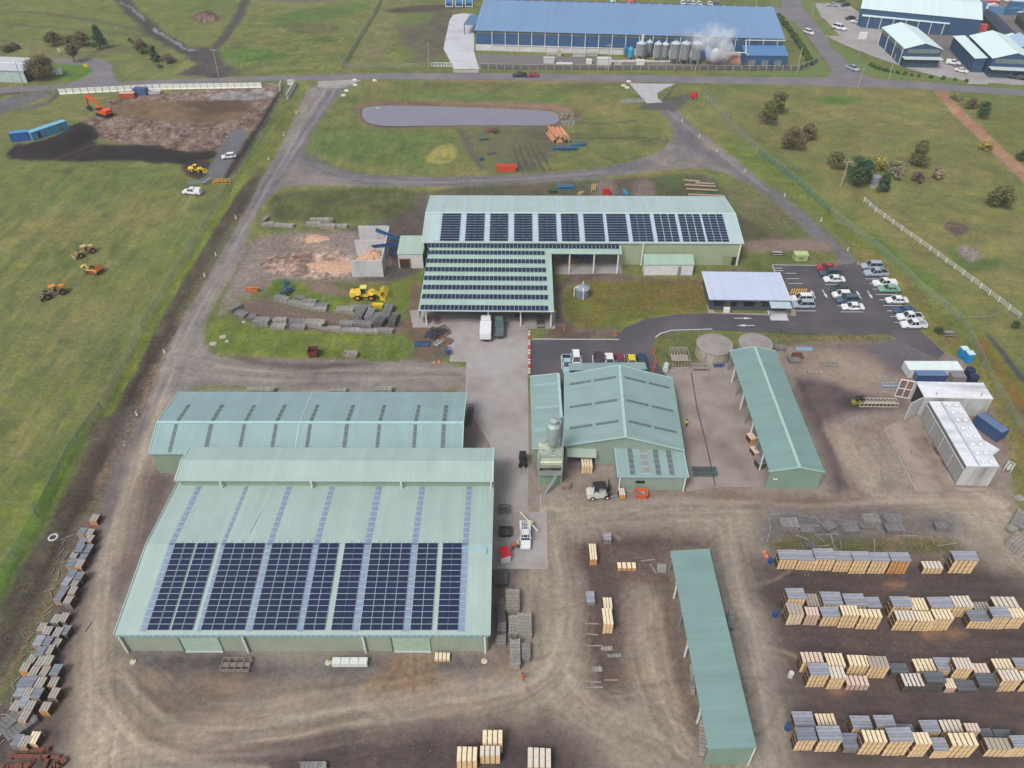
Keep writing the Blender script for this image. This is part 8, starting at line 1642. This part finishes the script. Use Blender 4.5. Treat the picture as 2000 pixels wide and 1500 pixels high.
# --- vegetation
LC = {'dark': (86,102,66), 'green': (92,114,66), 'olive': (118,120,78), 'brown': (124,112,84), 'yellow': (172,160,82), 'grey': (150,148,116), 'purple': (120,102,98), 'dkgreen': (76,100,68), 'bare': (166,148,130)}
def tree(label, px, py, wpx, hpx, c, shape='round', cat='tree', name='tree', seed=None, leaf=.42, dens=1.0, group=None):
    q = random.Random(seed if seed is not None else int(px*3+py)); p = at(px,py); H_ = max(.6, height(px,py,py-hpx)); w = at(px+wpx/2,py).x-p.x
    r = thing(name, label, cat, (p.x,p.y,0), 0, group); b = MB(); th = H_*(.45 if shape == 'tall' else .3)
    b.cyl((0,0,-.2),(0,0,th),.05*H_*.6+.08,.04*H_*.5+.05,n=7)
    cl = []
    n = int((34 if shape == 'cone' else 22 if shape != 'shrub' else 12)*dens)+2
    for k in range(n):
        t = q.uniform(0,1); a = q.uniform(0,2*math.pi)
        if shape == 'cone': z = H_*(.15+.8*t); rr_ = w*(1-t)*.75+.15
        elif shape == 'tall': z = H_*(.45+.5*t); rr_ = w*.75*math.sqrt(max(.05,1-(t*2-.8)**2))
        elif shape == 'shrub': z = H_*(.2+.6*t); rr_ = w*.8*math.sqrt(max(.05,1-t*t))
        else: z = H_*(.28+.64*t); rr_ = w*.78*math.sqrt(max(.05,1-(t*1.6-.6)**2))
        d = rr_*math.sqrt(q.uniform(.1,1)); cl.append((d*math.cos(a), d*math.sin(a), z, max(.4, w*q.uniform(.3,.5))))
    for x,y,z,s_ in cl[:8]: b.cyl((0,0,th*.7),(x*.8,y*.8,z),.05*H_*.25+.03,.03,n=5)
    b.build('trunk', mat('bark', (110,98,84), .95, var=.2, scale=3), r)
    vs = []; fs = []
    area = 0
    for x,y,z,s_ in cl:
        m_ = int(26*(s_/leaf)**1.5*dens)+26
        for _ in range(min(m_, 330)):
            u = Vector((q.gauss(0,1),q.gauss(0,1),q.gauss(0,1))).normalized(); rr_ = s_*(q.uniform(.2,1.25)**.7); c0 = Vector((x,y,z))+Vector((u.x*rr_,u.y*rr_,u.z*rr_*.75))
            if c0.z < .05: c0.z = .1
            t1 = Vector((q.gauss(0,1),q.gauss(0,1),q.gauss(0,.6))).normalized(); t2 = t1.cross(u+Vector((.01,.02,0))).normalized(); l = leaf*q.uniform(.5,1.1)
            k = len(vs); vs += [c0-t1*l*.5, c0+t2*l*.35, c0+t1*l*.5, c0-t2*l*.35]; fs.append((k,k+1,k+2,k+3))
    cb = MB(); cb.add(vs, fs); cb.build('crown', mat('leaf_'+c, LC[c], .8, var=.6, scale=.9, spec=.15), r)
    return r
for lb, x, y, w, h, c, sh in (('dark olive tree nearest the site fence in the right paddock',1497,243,40,44,'olive','round'),('upper half of the olive tree clump in the right paddock',1516,222,36,42,'olive','round'),('brown scraggly tree with a bent white trunk in the right paddock',1545,292,50,40,'brown','round'),('smaller brown tree right of the scraggly one',1577,272,34,26,'brown','round'),
   ('olive bush left of the power pole in the right paddock',1632,326,50,30,'olive','shrub'),('large dark green tree behind the power pole',1668,362,56,52,'dkgreen','round'),('dark tree right of the large one behind the power pole',1683,355,36,40,'dark','round'),('dark slim tree by the grey tank in the right paddock',1722,374,28,34,'dkgreen','cone'),('yellow-green bush in the right paddock',1716,332,40,26,'yellow','shrub'),
   ('pale grey bush right of the yellow-green bush',1744,338,38,26,'grey','shrub'),('tall olive cone-shaped tree in the right paddock',1790,324,38,52,'olive','cone'),('purple-brown shrub in the right paddock',1790,354,26,18,'purple','shrub'),('bare pale shrub right of the purple one',1829,350,24,26,'bare','shrub'),('bare pale shrub left of the purple one',1753,350,18,20,'bare','shrub'),
   ('round dark olive tree low in the right paddock',1950,404,56,36,'olive','round'),('dark green tree right of the orange track',1916,232,30,32,'dkgreen','round'),('brown tree left of the dark green one by the orange track',1898,212,28,22,'brown','shrub'),('grey-green shrub where the orange track meets the road',1868,194,26,14,'grey','shrub'),('yellow bush beside the orange track',1924,294,26,18,'yellow','shrub'),('dark bush at the right picture edge by the orange track',1993,312,26,20,'dark','shrub'),
   ('small dark shrub by the picnic table',1831,652,18,16,'dark','shrub'),('small green shrub by the end of the rail fence',1982,640,16,14,'green','shrub'),
   ('big brown-olive tree at the left end building',86,154,60,46,'brown','round'),('slim brown tree on the green island',146,122,28,38,'brown','tall'),('dark conifer above the crescent road',198,96,30,46,'dkgreen','cone'),('brown tree left of the dark conifer',162,90,38,26,'brown','round'),('reddish brown tree above the crescent road',107,89,34,26,'brown','round'),('olive tree between the two brown ones',136,88,22,18,'olive','round'),('brown bush at the left edge',14,102,26,16,'olive','shrub'),('small brown bush near the left edge',30,96,18,14,'brown','shrub'),
   ('brown tree right of the conifer on the meadow',279,104,28,26,'brown','round'),('dark green conifer pair on the meadow',304,120,22,30,'dkgreen','cone'),('purple-brown low shrub on the meadow',328,122,30,16,'purple','shrub'),('small shrub on the meadow path',256,83,12,10,'olive','shrub'),('tiny shrub below the purple-brown one',312,132,12,7,'purple','shrub'),('green bush at the top right container yard',1880,10,22,20,'green','round')):
    tree(lb, x, y, w, h, c, sh, cat='shrub' if sh == 'shrub' else 'tree', name='shrub' if sh == 'shrub' else 'tree', leaf=.5 if y < 450 else .25)
hp = tree('green hedge shrub in the row beside the right end of the blue factory', 1520, 32, 11, 8, 'green', 'shrub', cat='shrub', name='hedge_shrub', leaf=.5, group='hedge beside the blue factory')
for k in range(1, 26):
    t = k/25; x = 1520+(1584-1520)*t+3*math.sin(t*3); y = 32+(126-32)*t; c = copy_tree(hp); p = at(x,y); c.location = (p.x,p.y,0); c.rotation_euler = (0,0,k*1.3); c.scale = (.9+.3*(k%3)/2,)*3
hp = tree('low shrub in the planted row along the industrial verge', 1700, 128, 8, 7, 'green', 'shrub', cat='shrub', name='verge_shrub', leaf=.4, group='planted row on the industrial verge')
vp = [(1700,128),(1710,134),(1720,137),(1735,141),(1790,150),(1888,160)]
for k in range(1, 22):
    t = k/21*(len(vp)-1)*.999; i = int(t); f_ = t-i; x = vp[i][0]*(1-f_)+vp[i+1][0]*f_; y = vp[i][1]*(1-f_)+vp[i+1][1]*f_; c = copy_tree(hp); p = at(x,y); c.location = (p.x,p.y,0); c.rotation_euler = (0,0,k*1.7); c.scale = (.8+.25*(k%4)/3,)*3
# scattered ground tufts along the ditches and yard edges
q = random.Random(5); vs = []; fs = []
def tufts(poly, n, h):
    for _ in range(n):
        i = q.randrange(len(poly)-1); t = q.random(); x = poly[i][0]*(1-t)+poly[i+1][0]*t+q.gauss(0,9); y = poly[i][1]*(1-t)+poly[i+1][1]*t+q.gauss(0,6); p = at(x,y)
        for _ in range(5):
            a = q.uniform(0,6.28); l = h*q.uniform(.6,1.4); d = Vector((math.cos(a),math.sin(a),0))*l*.5; w_ = Vector((-math.sin(a),math.cos(a),0))*l*.22; o_ = p+Vector((q.gauss(0,.3),q.gauss(0,.3),0)); k = len(vs); vs.extend([o_-w_, o_+w_, o_+d+Vector((0,0,l))]); fs.append((k,k+1,k+2))
tufts([(500,360),(420,490),(350,600),(250,780),(180,920),(100,1080),(0,1260)], 700, .17); tufts([(1440,270),(1600,400),(1760,540),(1900,690),(1990,880)], 600, .25); tufts([(520,560),(640,600),(800,570),(800,690),(560,690),(420,650)], 500, .2); tufts([(1500,655),(1740,660)], 160, .35); tufts([(1510,1065),(1860,1070)], 260, .3)
tb = MB(); tb.add(vs, fs); o = tb.build('grass_tufts', mat('tuft', (110,122,66), .9, var=.4, scale=.5)); o['kind'] = 'stuff'; o['label'] = 'coarse grass tufts along the ditches and yard edges'; o['category'] = 'grass'
sv = []; sf = []
def stones(pts, n, s0, s1, spread):
    for _ in range(n):
        i = q.randrange(len(pts)-1); t = q.random(); p = at(pts[i][0]*(1-t)+pts[i+1][0]*t+q.gauss(0,spread), pts[i][1]*(1-t)+pts[i+1][1]*t+q.gauss(0,spread*.7)); s_ = q.uniform(s0,s1)*q.uniform(.5,1); k = len(sv)
        a = q.uniform(0,3); c_, d_ = math.cos(a)*s_, math.sin(a)*s_; p.z = .06
        sv.extend([p+Vector((c_,d_,-.08)), p+Vector((-d_*.8,c_*.8,-.08)), p+Vector((-c_,-d_,-.08)), p+Vector((d_*.8,-c_*.8,-.08)), p+Vector((c_*.2,d_*.3,s_*.7))]); sf.extend([(k,k+1,k+4),(k+1,k+2,k+4),(k+2,k+3,k+4),(k+3,k,k+4)])
stones([(500,380),(440,470),(400,550),(350,640),(318,700),(280,790),(250,850),(215,930),(180,1000)], 520, .08, .22, 7); stones([(60,1230),(0,1400)], 120, .07, .16, 20)
stones([(500,1320),(900,1320),(960,1310),(1020,1290)], 160, .05, .12, 25); stones([(1120,1060),(1180,1350),(1280,1100)], 160, .05, .13, 30); stones([(1500,1060),(1850,1070)], 160, .06, .16, 18); stones([(1530,1130),(1950,1150)], 90, .05, .12, 14); stones([(1530,1250),(1950,1270)], 90, .05, .12, 12)
stones([(240,215),(500,185),(480,240),(400,280),(260,270)], 260, .1, .25, 12); stones([(520,470),(700,480),(740,530)], 260, .08, .2, 20); stones([(480,1340),(300,1320),(250,1400),(800,1380)], 150, .05, .12, 40); stones([(1100,365),(1420,360),(1560,450)], 260, .08, .22, 14); stones([(1000,1450),(600,1450)], 120, .05, .12, 30)
ob = MB(); ob.add(sv, sf); o = ob.build('stones', mat('stone_bits', (158,146,136), .95, var=.45, scale=.9)); o['kind'] = 'stuff'; o['label'] = 'scattered pale stones and wood scraps on the dirt and ditch banks'; o['category'] = 'stones'
# roof of tank + slab in paddock
p = at(1708,356); r = thing('paddock_tank', 'small grey tank among the dark trees in the right paddock', 'tank', (p.x,p.y,0)); MB().lathe((0,0,0),[(1.3,0),(1.3,1.8),(.02,2.1)],18).build('shell', mat('paddock_tank_grey',(150,154,164),.6), r); MB().box(-2.2,1.8,-4,-1.6,0,.08).build('pad', CONY, r)
# --- steam from the plant
m = bpy.data.materials.new('steam'); m.use_nodes = True; nt = m.node_tree; N = nt.nodes; L = nt.links
N.remove(N.get("Principled BSDF")); pv = N.new("ShaderNodeVolumePrincipled"); out = N.get("Material Output"); L.new(pv.outputs[0], out.inputs["Volume"]); pv.inputs["Color"].default_value = (.95,.96,1,1)
tc = N.new("ShaderNodeTexCoord"); no = N.new("ShaderNodeTexNoise"); no.inputs["Scale"].default_value = .22; no.inputs["Detail"].default_value = 5; L.new(tc.outputs["Object"], no.inputs["Vector"])
vl = N.new("ShaderNodeVectorMath"); vl.operation = 'LENGTH'; mp = N.new("ShaderNodeMapping"); mp.inputs["Scale"].default_value = (1/11,1/5,1/5.5); L.new(tc.outputs["Object"], mp.inputs[0]); L.new(mp.outputs[0], vl.inputs[0])
r1 = N.new("ShaderNodeMapRange"); r1.inputs[1].default_value = .25; r1.inputs[2].default_value = 1.0; r1.inputs[3].default_value = 1; r1.inputs[4].default_value = 0; L.new(vl.outputs["Value"], r1.inputs[0])
r2 = N.new("ShaderNodeMapRange"); r2.inputs[1].default_value = .44; r2.inputs[2].default_value = .66; r2.inputs[4].default_value = .9; L.new(no.outputs["Fac"], r2.inputs[0])
mu = N.new("ShaderNodeMath"); mu.operation = 'MULTIPLY'; L.new(r1.outputs[0], mu.inputs[0]); L.new(r2.outputs[0], mu.inputs[1]); L.new(mu.outputs[0], pv.inputs["Density"])
p = at(1392,112); b = MB(); b.lathe((0,0,0), [(.05,-5.5)]+[(math.cos(a)*11, math.sin(a)*5.5) for a in (-1.2,-.8,-.4,0,.4,.8,1.2)]+[(.05,5.5)], 20); o = b.build('steam', m); o.scale = (1,.45,1); c = at(1388,72,13); o.location = c; o['kind'] = 'stuff'; o['label'] = 'white steam plume drifting over the blue factory roof'; o['category'] = 'steam'
b = MB(); b.lathe((0,0,0), [(.05,-5)]+[(math.cos(a)*5.5, math.sin(a)*5) for a in (-1.1,-.6,0,.6,1.1)]+[(.05,5)], 16); o = b.build('steam', m); o.scale = (1,.6,1); o.location = at(1405,98,6); o['kind'] = 'stuff'; o['label'] = 'thin steam rising beside the white hopper and silos'; o['category'] = 'steam'
# ---------------------------------------------------------------- haze
hm = bpy.data.materials.new('haze'); hm.use_nodes = True; nt = hm.node_tree; nt.nodes.remove(nt.nodes.get("Principled BSDF")); pv = nt.nodes.new("ShaderNodeVolumePrincipled")
pv.inputs["Color"].default_value = (.90,.94,1,1); pv.inputs["Density"].default_value = .00018; pv.inputs["Anisotropy"].default_value = .2; nt.links.new(pv.outputs[0], nt.nodes.get("Material Output").inputs["Volume"])
o = MB().box(-900,900,-200,1500,-3.0,100).build('haze', hm); o['kind'] = 'stuff'; o['label'] = 'thin air haze over the far fields'; o['category'] = 'haze'
